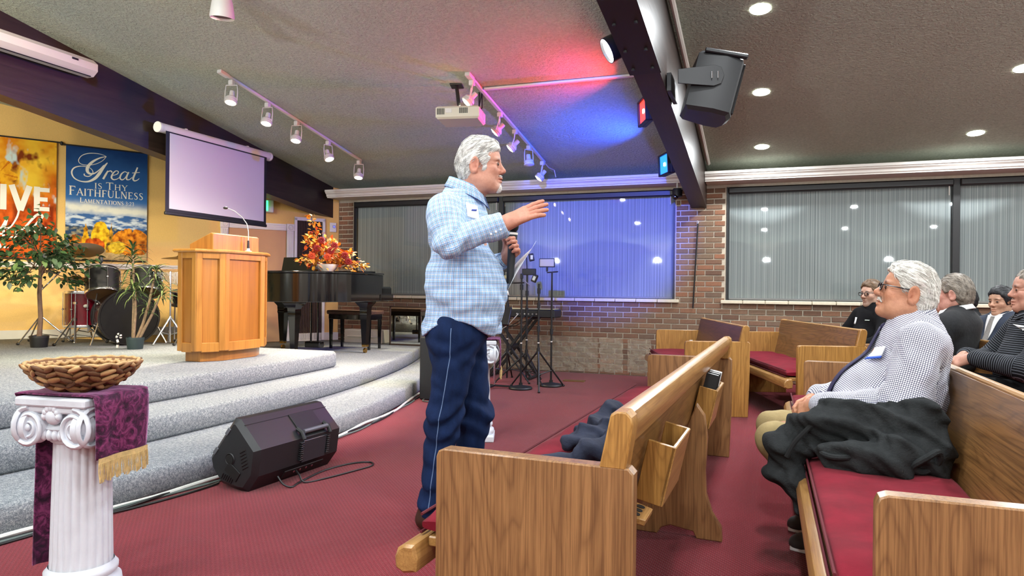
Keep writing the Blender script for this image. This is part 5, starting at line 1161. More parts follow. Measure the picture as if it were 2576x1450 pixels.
# ================================================================== people: smooth implicit surfaces meshed as one skin
def axis_(segs):
    """non-uniform axis from (start, stop, step) runs"""
    out=[]
    for a,b,s in segs: out+=list(np.arange(a,b-1e-6,s))
    out.append(segs[-1][1]); return np.array(out,np.float32)
class Field:
    def __init__(s,xs,ys,zs):
        s.a=[np.asarray(v,np.float32) for v in (xs,ys,zs)]; s.d=np.full([len(v) for v in s.a],1.0,np.float32)
    def region(s,lo,hi):
        sl=[slice(max(0,int(np.searchsorted(v,l))-1),int(np.searchsorted(v,h))+1) for v,l,h in zip(s.a,lo,hi)]
        X,Y,Z=s.a[0][sl[0]][:,None,None],s.a[1][sl[1]][None,:,None],s.a[2][sl[2]][None,None,:]; return tuple(sl),X,Y,Z
    def put(s,sl,d,k,sub=False):
        if 0 in s.d[sl].shape: return
        a=s.d[sl]
        if sub:
            d=-d; h=np.maximum(k-np.abs(a-d),0)/k; s.d[sl]=np.maximum(a,d)+h*h*k*.25
        else:
            h=np.maximum(k-np.abs(a-d),0)/k; s.d[sl]=np.minimum(a,d)-h*h*k*.25
    def cap(s,a,b,ra,rb,k=.03,sub=False):
        a=np.array(a,float);b=np.array(b,float);m=max(ra,rb)+k+.03; sl,X,Y,Z=s.region(np.minimum(a,b)-m,np.maximum(a,b)+m)
        ba=b-a; t=((X-a[0])*ba[0]+(Y-a[1])*ba[1]+(Z-a[2])*ba[2])/max(ba@ba,1e-9); t=np.clip(t,0,1)
        d=np.sqrt((X-a[0]-t*ba[0])**2+(Y-a[1]-t*ba[1])**2+(Z-a[2]-t*ba[2])**2)-(ra+(rb-ra)*t); s.put(sl,d,k,sub)
    def ell(s,c,r,R=None,k=.03,sub=False):
        c=np.array(c,float);r=np.array(r,float);m=(r.max() if R is not None else r)+k+.03; sl,X,Y,Z=s.region(c-m,c+m); X,Y,Z=X-c[0],Y-c[1],Z-c[2]
        if R is not None:
            R=np.array(R); X,Y,Z=[R[0,i]*X+R[1,i]*Y+R[2,i]*Z for i in range(3)]
        k0=np.sqrt((X/r[0])**2+(Y/r[1])**2+(Z/r[2])**2); k1=np.sqrt((X/r[0]**2)**2+(Y/r[1]**2)**2+(Z/r[2]**2)**2); s.put(sl,k0*(k0-1)/np.maximum(k1,1e-6),k,sub)
    def cut(s,p,n,k=.006):
        n=np.array(n,float);n/=np.linalg.norm(n); X,Y,Z=s.a[0][:,None,None],s.a[1][None,:,None],s.a[2][None,None,:]
        d=(X-p[0])*n[0]+(Y-p[1])*n[1]+(Z-p[2])*n[2]; h=np.maximum(k-np.abs(s.d-d),0)/k; s.d=np.maximum(s.d,d)+h*h*k*.25
    def wrinkle(s,amp,f,seed=0,flow=None):
        r=np.random.default_rng(seed); X,Y,Z=s.a[0][:,None,None],s.a[1][None,:,None],s.a[2][None,None,:]; w=0
        for i in range(5):
            v=r.normal(size=3); v/=np.linalg.norm(v); q=r.normal(size=3)*f*.35
            if flow is not None: fl=np.array(flow)/np.linalg.norm(flow); v=v-fl*(v@fl)*.92; q=q*.5
            v*=f*(.6+.9*r.random())
            w=w+np.sin(X*v[0]+Y*v[1]+Z*v[2]+1.6*np.sin(X*q[0]+Y*q[1]+Z*q[2]+i)+r.random()*6)
        s.d=s.d+amp*(w/2.2)
    def extract(s):
        d=s.d; xs,ys,zs=s.a; ins=d<0; nx,ny,nz=[n-1 for n in d.shape]
        cnt=np.zeros((nx,ny,nz),np.int8)
        for i in(0,1):
            for j in(0,1):
                for k in(0,1): cnt+=ins[i:nx+i,j:ny+j,k:nz+k]
        act=(cnt>0)&(cnt<8); I,J,K=np.nonzero(act); n=len(I); acc=np.zeros((n,3)); num=np.zeros(n)
        cs=[(0,0,0),(1,0,0),(0,1,0),(1,1,0),(0,0,1),(1,0,1),(0,1,1),(1,1,1)]; val=[d[I+a,J+b,K+c] for a,b,c in cs]; P=[np.stack([xs[I+a],ys[J+b],zs[K+c]],1) for a,b,c in cs]
        for a in range(8):
            for b in range(a+1,8):
                if bin(a^b).count('1')!=1: continue
                va,vb=val[a],val[b]; m=(va<0)!=(vb<0); t=np.where(m,va/np.where(m,va-vb,1),0); acc+=np.where(m[:,None],P[a]+(P[b]-P[a])*t[:,None],0); num+=m
        V=acc/num[:,None]; idx=np.full((nx,ny,nz),-1,np.int64); idx[I,J,K]=np.arange(n); F=[]
        for ax in range(3):
            sh=[slice(None)]*3; sh[ax]=slice(0,-1); sh2=[slice(None)]*3; sh2[ax]=slice(1,None); ch=ins[tuple(sh)]!=ins[tuple(sh2)]; A,B,C=np.nonzero(ch); o=[1 if i!=ax else 0 for i in range(3)]
            ok=np.ones(len(A),bool); co=[A,B,C]
            for i in range(3):
                if i!=ax: ok&=(co[i]>0)&(co[i]<[nx,ny,nz][i])
            A,B,C=A[ok],B[ok],C[ok]; e1,e2=[i for i in range(3) if i!=ax]; 
            def g(d1,d2):
                q=[A.copy(),B.copy(),C.copy()]; q[e1]-=d1; q[e2]-=d2; return idx[q[0],q[1],q[2]]
            Q=np.stack([g(1,1),g(0,1),g(0,0),g(1,0)],1); fl=ins[A,B,C]; fl=fl if ax!=1 else ~fl
            Q[~fl]=Q[~fl][:,::-1]; F.append(Q)
        F=np.concatenate(F); return V,F[(F>=0).all(1)]
def relax(V,F,n=1,lam=.5):
    E=np.concatenate([F[:,[0,1]],F[:,[1,2]],F[:,[2,3]],F[:,[3,0]]])
    for _ in range(n):
        S_=np.zeros_like(V); c=np.zeros(len(V)); np.add.at(S_,E[:,0],V[E[:,1]]); np.add.at(c,E[:,0],1); np.add.at(S_,E[:,1],V[E[:,0]]); np.add.at(c,E[:,1],1); V=V*(1-lam)+lam*S_/np.maximum(c,1)[:,None]
    return V
def meshVF(name,V,F,mat,parent,col=None,uvc=None):
    me=bpy.data.meshes.new(name); me.from_pydata(V.tolist(),[],F.tolist()); me.polygons.foreach_set('use_smooth',[True]*len(me.polygons))
    if col is not None:
        a=me.color_attributes.new('col','FLOAT_COLOR','POINT'); b=np.ones((len(V),4),np.float32); b[:,:3]=col; a.data.foreach_set('color',b.ravel())
    if uvc is not None:
        a=me.attributes.new('uvc','FLOAT_VECTOR','CORNER'); a.data.foreach_set('vector',np.ascontiguousarray(uvc,np.float32).ravel())
    me.update(); return mkobj(name,me,mat,parent)
from mathutils.bvhtree import BVHTree
# ---- materials of people
def m_skin():
    m,nt,b=newmat('skin'); setp(b,rough=.5,spec=.35,sss=.08); b.inputs['Subsurface Radius'].default_value=(.02,.008,.004)
    n1=noise(nt,coords(nt),48,6,.75); c=mix(nt,.40,N(nt,'Attribute',attribute_name='col').outputs['Color'],ramp(nt,[(.35,(.55,.42,.38)),(.65,(1,1,1))],n1),'MULTIPLY'); L(nt,c,b.inputs['Base Color']); bump(nt,b,noise(nt,coords(nt,(1,1,1.6)),120,6,.7),.35,.004); return m
def m_hair(name,c0,c1,ang=.65,stretch=9):
    m,nt,b=newmat(name); setp(b,rough=.45,spec=.4); mp=N(nt,'Mapping',vector_type='TEXTURE'); mp.inputs['Rotation'].default_value=(0,-ang,0); mp.inputs['Scale'].default_value=(stretch,1,1); L(nt,N(nt,'TexCoord').outputs['Object'],mp.inputs[0])
    v=mp.outputs[0]; n1=noise(nt,v,70,2,.6,.5); n2=noise(nt,v,330,2,.6,.3); n=math_(nt,'MULTIPLY_ADD',n1,.5,math_(nt,'MULTIPLY',n2,.5))
    L(nt,ramp(nt,[(.36,c0),(.6,c1)],n),b.inputs['Base Color']); bump(nt,b,n,.8,.005); return m
def stripes(nt,x,period,stops):
    return ramp(nt,stops,math_(nt,'FRACT',math_(nt,'DIVIDE',x,period)),'CONSTANT')
def m_check(name,base,stU,stV,pu,pv,weave=True,rough=.85):
    m,nt,b=newmat(name); setp(b,rough=rough,spec=.15); a=N(nt,'Attribute',attribute_name='uvc'); s=N(nt,'SeparateXYZ'); L(nt,a.outputs['Vector'],s.inputs[0])
    c=base
    if stU: c=mix(nt,1,c,stripes(nt,s.outputs[0],pu,stU),'MULTIPLY')
    if stV: c=mix(nt,1,c,stripes(nt,s.outputs[1],pv,stV),'MULTIPLY')
    L(nt,c,b.inputs['Base Color']); bump(nt,b,noise(nt,coords(nt),35,4,.6,.6),.25,.012); return m
SKIN=m_skin()
W_=(1,1,1)
PLAID=m_check('plaid_shirt',srgb(236,240,246),
  [(0,W_),(.12,srgb(182,208,238)),(.30,srgb(236,242,248)),(.44,srgb(92,104,150)),(.51,srgb(232,240,248)),(.64,srgb(182,214,236)),(.80,srgb(240,244,248)),(.91,srgb(150,156,190)),(.96,W_)],
  [(0,W_),(.12,srgb(186,208,238)),(.30,srgb(236,242,248)),(.44,srgb(86,98,146)),(.51,srgb(232,240,248)),(.64,srgb(186,216,236)),(.80,srgb(240,244,248)),(.91,srgb(146,150,186)),(.96,W_)],.0245,.0245)
GRID=m_check('grid_shirt',srgb(226,226,234),[(0,srgb(46,50,92)),(.24,W_)],[(0,srgb(46,50,92)),(.24,W_)],.0076,.0076)
STRIPE=m_check('striped_shirt',srgb(52,54,58),None,[(0,(.2,.2,.22)),(.35,(4.2,4.2,4.3)),(.55,(.25,.25,.27)),(.62,(1.6,1.6,1.7)),(.72,(.2,.2,.2))],.02,.012)
JEANS=M('denim',srgb(18,34,68),.35,22,240,.004,.4,scl=(1,1,.35),rough=.85,spec=.15)
KHAKI=M('khaki',srgb(156,138,98),.10,18,90,.006,.3,rough=.85,spec=.15)
DARKCL=M('dark_cloth',srgb(30,31,33),.2,30,60,.008,.35,rough=.9,spec=.1); POLO=M('black_polo',srgb(16,16,18),.15,30,50,.008,.3,rough=.85,spec=.15)
SUIT=M('navy_suit',srgb(30,40,58),.12,30,50,.006,.3,rough=.8); CHARC=M('charcoal_jacket',srgb(44,46,47),.25,26,140,.006,.5,rough=.95,spec=.08)
TIE=M('navy_tie',srgb(34,28,66),.15,120,300,.002,.4,rough=.7); WSHIRT=M('white_shirt',srgb(222,222,222),.04,20,rough=.8); PAPER=M('paper_white',srgb(232,234,236),rough=.8)
LEATH=M('brown_leather',srgb(58,36,26),.2,20,rough=.45); GLS=M('glasses_black',srgb(14,14,22),rough=.25); NAVYT=M('navy_jacket',srgb(26,32,52),.3,20,80,.006,.4,rough=.9)
def rot3(yaw=0,pitch=0,roll=0):
    return np.array(Matrix.Rotation(yaw,3,'Z')@Matrix.Rotation(-pitch,3,'Y')@Matrix.Rotation(roll,3,'X'))
# ---- head
def head_field(f,c,R,s,nose=1,jowl=0,wide=1,chin=1,ear=1):
    c=np.array(c,float); T_=lambda p:c+R@(np.array(p,float)*s)
    E=lambda p,r,k=.02,sub=False,rr=None: f.ell(T_(p),np.array(r)*s,R if rr is None else R@rr,k*s,sub)
    C=lambda a,b,ra,rb,k=.02,sub=False: f.cap(T_(a),T_(b),ra*s,rb*s,k*s,sub)
    E((-.005,0,.028),(.091,.078*wide,.092)); E((.036,0,.032),(.056,.062*wide,.058)); E((.035,0,-.035),(.054,.058*wide,.078))
    for y in(-1,1):
        C((-.012,y*.048*wide,-.058),(.058,y*.016,-.100),.027+.006*jowl,.022,.025); E((.056,y*.040*wide,-.026),(.027,.026,.026),.02)
        if jowl: E((.03,y*.042*wide,-.078),(.034,.028,.036),.03)
    E((.072*chin,0,-.100),(.022,.026,.022),.02)
    C((.087,0,.006),(.1015+.005*nose,0,-.029),.0085,.0122*nose,.014)
    for y in(-1,1): E((.0945,y*.0135,-.035),(.0125,.0095,.009),.007); E((.080,y*.028,.019),(.015,.024,.009),.012)
    for y in(-1,1): E((.102,y*.031,.002),(.018,.017,.0135),.014,True); E((.0755,y*.031,-.001),(.0145,.0155,.0125),.004)
    E((.090,0,-.0625),(.0125,.024,.007),.007); E((.0885,0,-.0765),(.012,.021,.0075),.007); E((.102,0,-.0695),(.015,.027,.0020),.003,True)
    for y in(-1,1): C((.096,y*.021,-.036),(.080,y*.036,-.070),.0045,.004,.007,True); C((.076,y*.050,.006),(.052,y*.066,.016),.0028,.002,.004,True); C((.074,y*.051,-.004),(.050,y*.066,-.006),.0028,.002,.004,True); C((.090,y*.018,-.016),(.074,y*.044,-.020),.0030,.002,.005,True)
    for y in(-1,1):
        rr=np.array(Matrix.Rotation(y*.28,3,'Z')@Matrix.Rotation(.15,3,'Y')); E((-.014,y*.084*wide,-.008),(.022*ear,.0085,.036*ear),.006,False,rr); E((-.010,y*.0930*wide,-.006),(.0145*ear,.0085,.026*ear),.003,True,rr); E((-.001,y*.086*wide,-.012),(.006,.006,.009),.005); E((-.008,y*.080*wide,-.034),(.010,.009,.010),.008)
    return T_
def head_paint(V,col,c,R,s,skin,brow,beard=None,lip=None,ruddy=.35):
    p=((V-np.array(c))@R)/s; x,y,z=p.T; C=np.tile(np.array(skin),(len(V),1)); ay=np.abs(y)
    def bl(m,c2,a=1): nonlocal C; m=(np.clip(m,0,1)*a)[:,None]; C=C*(1-m)+np.array(c2)*m
    g=lambda cx,cy,cz,rx,ry,rz: np.exp(-(((x-cx)/rx)**2+((ay-cy)/ry)**2+((z-cz)/rz)**2))
    red=np.array(skin)*np.array([1.06,.70,.66])
    bl(g(.115,0,-.032,.03,.02,.018),red,ruddy*1.3); bl(g(.06,.046,-.03,.04,.03,.025),red,ruddy); bl(g(-.01,.088,-.01,.03,.012,.035),red,ruddy)
    bl(g(-.006,.088,-.006,.013,.010,.020),red*.62,.6); bl(g(.094,0,-.070,.016,.022,.0095),lip if lip is not None else red*.85,.75)
    if beard is not None: beard(bl,g,x,ay,z)
    bl(g(.088,.029,.0225,.03,.020,.0055),brow,.85); bl(g(.090,.031,-.001,.02,.0135,.0042),(.018,.012,.010),1.0); bl(g(.090,.031,-.013,.02,.016,.006),np.array(skin)*.6,.4)
    near=((x**2+y**2+(z-.0)**2)<.045)&(z>-.16); return np.where(near[:,None],C,col)
def hair_mesh(parent,c,R,s,mat,res=.0045,thick=.012,front=.052,top=.0,low=-.078,wide=1,bulge=0,seed=1,amp=.0035,name='hair',back=0,freq=150,strands=260,lift=1.0):
    a=np.array(c,float); h=.155*s
    f=Field(*[np.arange(q-h,q+h,res) for q in a]); T_=lambda p:a+R@(np.array(p,float)*s)
    E=lambda p,r,k=.01,sub=False: f.ell(T_(p),np.array(r)*s,R,k*s,sub)
    E((-.007,0,.030+top),(.093+thick,.079*wide+thick,.093+thick)); E((-.044-back,0,-.015),(.054+thick+back,.066*wide+thick,.075+thick),.03)
    if bulge: E((.018,0,.075),(.075,.066,.048+bulge),.03)
    f.wrinkle(amp*s,freq/s,seed,R@np.array([-.8,0,-.6]))
    E((.125+(front-.052),0,-.045),(.098,.11,.118),.012,True); E((.030,0,-.115),(.078,.12,.085),.015,True)
    for y in(-1,1): E((.006,y*.098,-.022),(.030,.034,.036),.01,True)
    n=R@np.array([.25,0,-1.0]); f.cut(T_((-.06,0,low)),n,.02*s)
    f.wrinkle(amp*.8*s,freq*1.3/s,seed+7,R@np.array([-.8,0,-.6])); V,F=f.extract(); V=relax(V,F,1,.3); ho=meshVF(name,V,F,mat,parent)
    # loose strands combed back over the hair
    rg=np.random.default_rng(seed); C=V[F].mean(1); e1=V[F[:,2]]-V[F[:,0]]; e2=V[F[:,3]]-V[F[:,1]]; nn=np.cross(e1,e2); nn/=np.maximum(np.linalg.norm(nn,axis=1),1e-9)[:,None]; lp=((C-a)@R)/s; out=((lp-np.array([-.014,0,.02]))*((nn@R))).sum(1)>.02
    pick=rg.choice(np.nonzero(out)[0],min(strands,int(out.sum())),replace=False); q=MB(); bt=BVHTree.FromPolygons([Vector(v) for v in V],[tuple(k) for k in F])
    for i in pick:
        pt=Vector(C[i]); l_=(np.array(pt)-a)@R/s; ln=s*rg.uniform(.018,.04); pts=[]
        for k in range(5):
            h=bt.find_nearest(pt)
            if h[0] is None: break
            l_=(np.array(h[0])-a)@R/s; fl=np.array([-.85,rg.normal()*.15,-.35]) if l_[0]>-.05 else np.array([-.25,rg.normal()*.12,-1]); fl=Vector(R@fl); n_=h[1]; fl=(fl-n_*fl.dot(n_)); fl.normalize(); pts.append(h[0]+n_*(.0012+.0022*k/4*lift)); pt=pts[-1]+fl*(ln/4)
        if len(pts)==5: q.tube(pts,[.0010,.0013,.0012,.0009,.0004],3)
    if q.v: tag(q.obj('hair_strands',mat,ho,0),kind='stuff')
    return ho
# ---- hand
def hand(f,w,d,nrm,side,s=1,curl=(.25,.25,.3,.35),spread=.10,thumb=(.5,.35),res_k=.006):
    """w wrist, d direction of the palm, nrm out of the back of the hand, side=+1 left hand / -1 right hand"""
    d=np.array(d,float);d/=np.linalg.norm(d);n=np.array(nrm,float);n-=d*(n@d);n/=np.linalg.norm(n);t=np.cross(d,n)*side; w=np.array(w,float)   # t points to the thumb side
    P=lambda a,b,c:w+d*a*s+t*b*s+n*c*s
    for b,e in((.026,.030),(.009,.010),(-.008,-.010),(-.022,-.028)): f.cap(P(.0,b*.7,0),P(.088,e,.002),.015*s,.0115*s,.016*s)
    f.cap(P(-.02,0,0),P(.03,0,0),.026*s,.024*s,.02*s)
    tips=[]
    for k,(b,L1) in enumerate(((.030,.076),(.010,.084),(-.010,.078),(-.028,.062))):
        a0=P(.088,b,.002); cu=curl[k]; dirv=d+t*(spread*(1.5-k)*.5); p=a0; ang=cu*.5
        for j,fr in enumerate((.48,.30,.22)):
            dv=dirv*cos(ang)-n*sin(ang); dv/=np.linalg.norm(dv); q=p+dv*L1*fr*s; f.cap(p,q,(.0100-.0009*j)*s,(.0092-.0010*j)*s,res_k*.6); p=q; ang+=cu
        tips.append(p)
    a0=P(.018,.028,-.004); dv=d*cos(thumb[0])+t*sin(thumb[0])-n*.25; p1=a0+dv*.042*s; dv2=d*cos(thumb[0]*.3)+t*sin(thumb[0]*.3)*.6-n*thumb[1]; dv2/=np.linalg.norm(dv2); p2=p1+dv2*.032*s; f.cap(a0,p1,.0145*s,.0115*s,.012*s); f.cap(p1,p2,.0112*s,.0088*s,.006*s); p3=p2+dv2*.018*s; f.cap(p2,p3,.0092*s,.007*s,.004*s)
    return P
# ---- pattern coordinates on clothes
def cloth_uv(V,F,parts):
    """parts: list of (kind,a,b,r); torso uses angle about its axis, sleeves likewise"""
    C=V[F].mean(1); best=np.full(len(F),9e9); uv=np.zeros((len(F),4,3))
    for (a,b,r,up_) in parts:
        a=np.array(a,float);b=np.array(b,float);ax=b-a;Ln=np.linalg.norm(ax);ax/=Ln; u0=np.array(up_,float);u0-=ax*(u0@ax);u0/=np.linalg.norm(u0);v0=np.cross(ax,u0)
        t=np.clip((C-a)@ax,0,Ln); dist=np.linalg.norm(C-a-t[:,None]*ax,axis=1)-r; m=dist<best; best=np.where(m,dist,best)
        def ang(p): q=p-a; return np.arctan2(q@v0,q@u0)
        ca=ang(C)
        for j in range(4):
            p=V[F[:,j]]; da=ang(p)-ca; da=(da+PI)%(2*PI)-PI; w=np.stack([(ca+da)*r*1.05,(p-a)@ax,np.zeros(len(p))],1); uv[m,j]=w[m]
    return uv.reshape(-1,3)
def decal(name,parent,V,F,mat,origin,du,dv,dirn,nu=8,nv=6,off=.003,fn=None,acc=None):
    """patch laid on a mesh: rays from origin+du*u+dv*v along dirn"""
    bt=BVHTree.FromPolygons([Vector(p) for p in V],[tuple(q) for q in F]); G=[]
    o=Vector(origin);du=Vector(du);dv=Vector(dv);dn=Vector(dirn).normalized()
    for j in range(nv):
        for i in range(nu):
            u,v=i/(nu-1),j/(nv-1); 
            if fn: u,v=fn(u,v)
            h=bt.ray_cast(o+du*u+dv*v,dn); G.append(h[0]-dn*off if h[0] is not None and (acc is None or acc(h[0])) else None)
    last=next((g for g in G if g is not None),None)
    if last is None: return None
    for k,g in enumerate(G):
        if g is None: G[k]=last
        last=G[k]
    q=MB(); q.add(G,[(j*nu+i,j*nu+i+1,(j+1)*nu+i+1,(j+1)*nu+i) for j in range(nv-1) for i in range(nu-1)]); ob=q.obj(name,mat,parent,70)
    sd=ob.modifiers.new('thick','SOLIDIFY'); sd.thickness=.003; sd.offset=0; return ob
def collar(parent,mat,c,r0,r1,h,tilt,gap=.5,flap=.045,uvs=None,name='collar'):
    """shirt collar: stand plus folded leaf, open at the front (+x)"""
    nu=36; rows=[(0,r0,0),(1,r1,h*.55),(2,r1*1.01,h),(3,r1*1.06,h*1.04),(4,r1*1.14,h*.75),(5,r0*1.22,h-flap)]
    V=[];uv=[]
    for (j,r,z) in rows:
        for i in range(nu):
            a=gap/2+(2*PI-gap)*i/(nu-1); e=abs(i/(nu-1)-.5)*2; x=cos(a); dz=-tilt*x*r/ r0*.5
            zz=z-(flap*.55*e**6 if j>=4 else 0); rr_=r*(1+.06*e**6*(j>=4)); V.append((c[0]+rr_*cos(a)*1.0,c[1]+rr_*sin(a)*.95,c[2]+zz+dz)); uv.append((a*r0,z+j*.004,0))
    F=np.array([(j*nu+i,j*nu+i+1,(j+1)*nu+i+1,(j+1)*nu+i) for j in range(len(rows)-1) for i in range(nu-1)]); V=np.array(V); uv=np.array(uv)
    o=meshVF(name,V,F,mat,parent,uvc=uv[F].reshape(-1,3)); sd=o.modifiers.new('thick','SOLIDIFY'); sd.thickness=.004; return o
def glasses(parent,c,R,s,tone=GLS,lensm=None):
    T_=lambda p:Vector(np.array(c)+R@(np.array(p)*s)); g=bpy.data.objects.new('glasses',None); COL.objects.link(g); g.parent=parent
    for y in(-1,1):
        MB().tube([T_((.104-.006*abs(cos(a))*0,y*.033+.024*cos(a),-.003+.017*sin(a))) for a in np.linspace(0,2*PI,25)[:-1]],.0024*s,6,closed=True).obj('rim',tone,g)
        MB().tube([T_((.102,y*.058,.006)),T_((.06,y*.078,.008)),T_((.012,y*.0815,.011)),T_((-.008,y*.079,.014))],.0026*s,6).obj('temple',tone,g)
        MB().lathe([(.0005,0),(.021*s,0)],T_((.104,y*.033,-.003)),20,axis=R@np.array([1,0,0])).obj('lens',PANE,g)
    MB().tube([T_((.104,-.010,.004)),T_((.108,0,.008)),T_((.104,.010,.004))],.0022*s,6).obj('bridge',tone,g); return g
# ================================================================== the standing man
def stand_man():
    t=T('person','standing man in a blue plaid shirt and jeans speaking with one hand raised','person',(-1.335,2.93,0),YAW-rad(7)); skin=np.array(srgb(196,142,120)); hc=(.076,0,1.680); Rh=rot3(0,rad(2)); hs=1.02
    f=Field(axis_([(-.32,-.07,.014),(-.07,.46,.0034)]),axis_([(-.36,-.25,.012),(-.27,.13,.0036),(.13,.36,.012)]),axis_([(.02,1.10,.02),(1.10,1.30,.006),(1.30,1.84,.0034)]))
    f.ell((0,0,1.15),(.13,.15,.32),k=.06); f.cap((-.03,-.15,1.42),(-.03,.15,1.42),.06,.06,.06)
    for y,kx,ax_ in((-.10,-.08,-.14),(.10,.02,-.02)): f.cap((0,y,.92),(kx,y,.50),.075,.05,.05); f.cap((kx,y,.50),(ax_,y,.06),.05,.035,.04)
    f.cap((.035,0,1.60),(-.005,0,1.45),.058,.066,.04); f.ell((.06,0,1.575),(.055,.055,.05),k=.03)
    sh,el,wr=(-.045,-.205,1.44),(-.008,-.278,1.305),(.222,-.222,1.388)
    f.cap(sh,el,.045,.04,.03); f.cap(el,wr,.036,.026,.03)
    hand(f,wr,(.90,.02,.40),(-.30,-.72,.62),-1,1.18,(.10,.10,.14,.16),.17,(.12,.5))
    ls,le,lw=(-.03,.205,1.44),(.0,.27,1.17),(.19,.10,1.255); f.cap(ls,le,.045,.04,.03); f.cap(le,lw,.036,.026,.03)
    hand(f,lw,(.55,-.62,.50),(.72,.62,.15),1,1.02,(1.0,1.0,1.05,1.1),.05,(.55,.9))
    head_field(f,hc,Rh,hs,nose=1.0,jowl=.8,ear=1.12); V,F=f.extract(); V=relax(V,F,1,.25); col=np.tile(skin,(len(V),1))
    hp=(V[:,0]>.2); col[hp]=skin*np.array([1.02,.92,.9])
    grey=np.array(srgb(205,200,194))
    def beard(bl,g,x,ay,z): bl(g(.088,0,-.104,.03,.020,.018)*1.6,grey,.85); bl(g(.102,0,-.053,.02,.022,.006)*1.4,grey,.7); bl(g(.05,.06,-.06,.05,.03,.05),skin*.88,.4)
    col=head_paint(V,col,hc,Rh,hs,skin,np.array(srgb(150,128,112)),beard); meshVF('body',V,F,SKIN,t,col)
    hair=hair_mesh(t,hc,Rh,hs,m_hair('hair_silver',srgb(138,136,132),srgb(226,224,218)),thick=.007,front=.047,bulge=.002,seed=4,amp=.0036,low=-.085,freq=120,strands=900,lift=1.6)
    q=MB(); q.ell(Vector(np.array(hc)+Rh@(np.array((.080,0,-.106))*hs)),(.019,.024,.024),14,10); q.ell(Vector(np.array(hc)+Rh@(np.array((.0925,0,-.0535))*hs)),(.009,.024,.006),12,8); q.obj('goatee',m_hair('goatee_hair',srgb(170,164,156),srgb(232,228,222)),t)
    for y in(-1,1): MB().ell(Vector(np.array(hc)+Rh@(np.array((.0795,y*.031,-.001))*hs)),(.0128,.0125,.0105),14,10).obj('eye',M('eye_dark',srgb(60,44,38),rough=.15),t)
    # shirt
    f=Field(np.arange(-.34,.36,.0058),np.arange(-.38,.38,.0062),np.arange(.82,1.62,.0058))
    f.ell((-.03,0,1.38),(.128,.205,.17),k=.08); f.ell((.0,0,1.12),(.178,.205,.22),k=.08); f.ell((.035,0,1.08),(.160,.175,.17),k=.08); f.cap((-.045,-.155,1.445),(-.045,.155,1.445),.072,.072,.06); f.cap((.0,0,1.53),(-.01,0,1.45),.085,.12,.07)
    f.ell((-.018,0,.90),(.170,.200,.13),k=.08); f.ell((.06,.12,.90),(.10,.10,.12),k=.06)
    f.cap(sh,el,.084,.068,.05); f.cap(el,(.20,-.230,1.376),.062,.050,.03); f.cap((.17,-.240,1.362),(.22,-.222,1.387),.054,.052,.012)
    f.cap(ls,le,.080,.070,.05); f.cap(le,(.16,.125,1.24),.064,.046,.03)
    f.wrinkle(.0045,34,3); f.wrinkle(.0022,80,5)
    # diagonal pull folds on the sleeve and flank
    X,Y,Z=f.a[0][:,None,None],f.a[1][None,:,None],f.a[2][None,None,:]; w=np.exp(-((X-.0)**2+(Y+.26)**2+(Z-1.31)**2)/.012); f.d=f.d+.007*w*np.sin(95*(.75*X-.6*Z)+2*np.sin(20*Y)); w=np.exp(-((Z-1.0)/.11)**2); f.d=f.d+.0035*w*np.sin(48*Z+9*X+4*np.sin(14*Y))
    # curved shirt-tail hem, neck and cuff openings
    hem=.885+.075*np.cos(np.clip((X+.0)/.16,-1.3,1.3)*PI/2)*np.clip((np.abs(Y)-.02)/.14,0,1)+.0*X; f.d=np.maximum(f.d,hem-Z)
    n=np.array([.92,.03,.42]); n/=np.linalg.norm(n); armm=(X>.12)&(Y<-.12)&(Z>1.3); cutd=(X-.226)*n[0]+(Y+.222)*n[1]+(Z-1.390)*n[2]; f.d=np.where(armm,np.maximum(f.d,cutd),f.d)
    V,F=f.extract(); V=relax(V,F,1,.3)
    uv=cloth_uv(V,F,[((0,0,.80),(0,0,1.50),.17,(1,0,0)),(sh,(-.02,-.255,1.345),.075,(1,0,0)),((-.05,-.285,1.285),wr,.058,(0,-1,0)),(ls,le,.075,(1,0,0)),(le,lw,.056,(0,1,0))]); so=meshVF('shirt',V,F,PLAID,t,uvc=uv)
    collar(t,PLAID,(.012,0,1.528),.084,.076,.066,.065,.55,.05)
    decal('name_tag',so,V,F,PAPER,(.052,-1,1.425),(.040,0,-.010),(-.012,0,.066),(0,1,0),7,6,.003,acc=lambda h:h.y>-.19)
    decal('tag_writing',so,V,F,M('ink_blue',srgb(40,60,150),rough=.7),(.060,-1,1.455),(.018,0,.002),(.002,0,.008),(0,1,0),5,2,.006,acc=lambda h:h.y>-.19)
    for k in range(3): MB().ell((.175+.020*k,-.288+.006*k,1.338+.010*k),(.005,.003,.005),8,6).obj('cuff_button',PAPER,so)
        # jeans
    f=Field(np.arange(-.30,.26,.0075),np.arange(-.26,.26,.0075),np.arange(.05,1.06,.0075)); f.ell((-.01,0,.95),(.155,.180,.13),k=.08)
    f.ell((-.07,0,.88),(.09,.16,.11),k=.07)
    for y,kx,ax_,r in((-.092,-.065,-.118,1),(.098,.045,-.015,1)): f.cap((-.008,y,.88),(kx,y,.50),.100,.078,.06); f.cap((kx,y,.50),(ax_,y*1.02,.075),.076,.062,.04)
    f.wrinkle(.0035,38,9); X,Y,Z=f.a[0][:,None,None],f.a[1][None,:,None],f.a[2][None,None,:]
    w=np.exp(-((Z-.50)/.10)**2)+1.2*np.exp(-((Z-.13)/.08)**2)+.5*np.exp(-((Z-.80)/.06)**2); f.d=f.d+.0085*w*np.sin(62*Z+20*X*np.sign(Y)+3*np.sin(22*Y)); f.cut((0,0,.062),(0,0,-1)); V,F=f.extract(); jo=meshVF('jeans',relax(V,F,1,.3),F,JEANS,t)
    for y0,ys in((-1,1),):
        pass
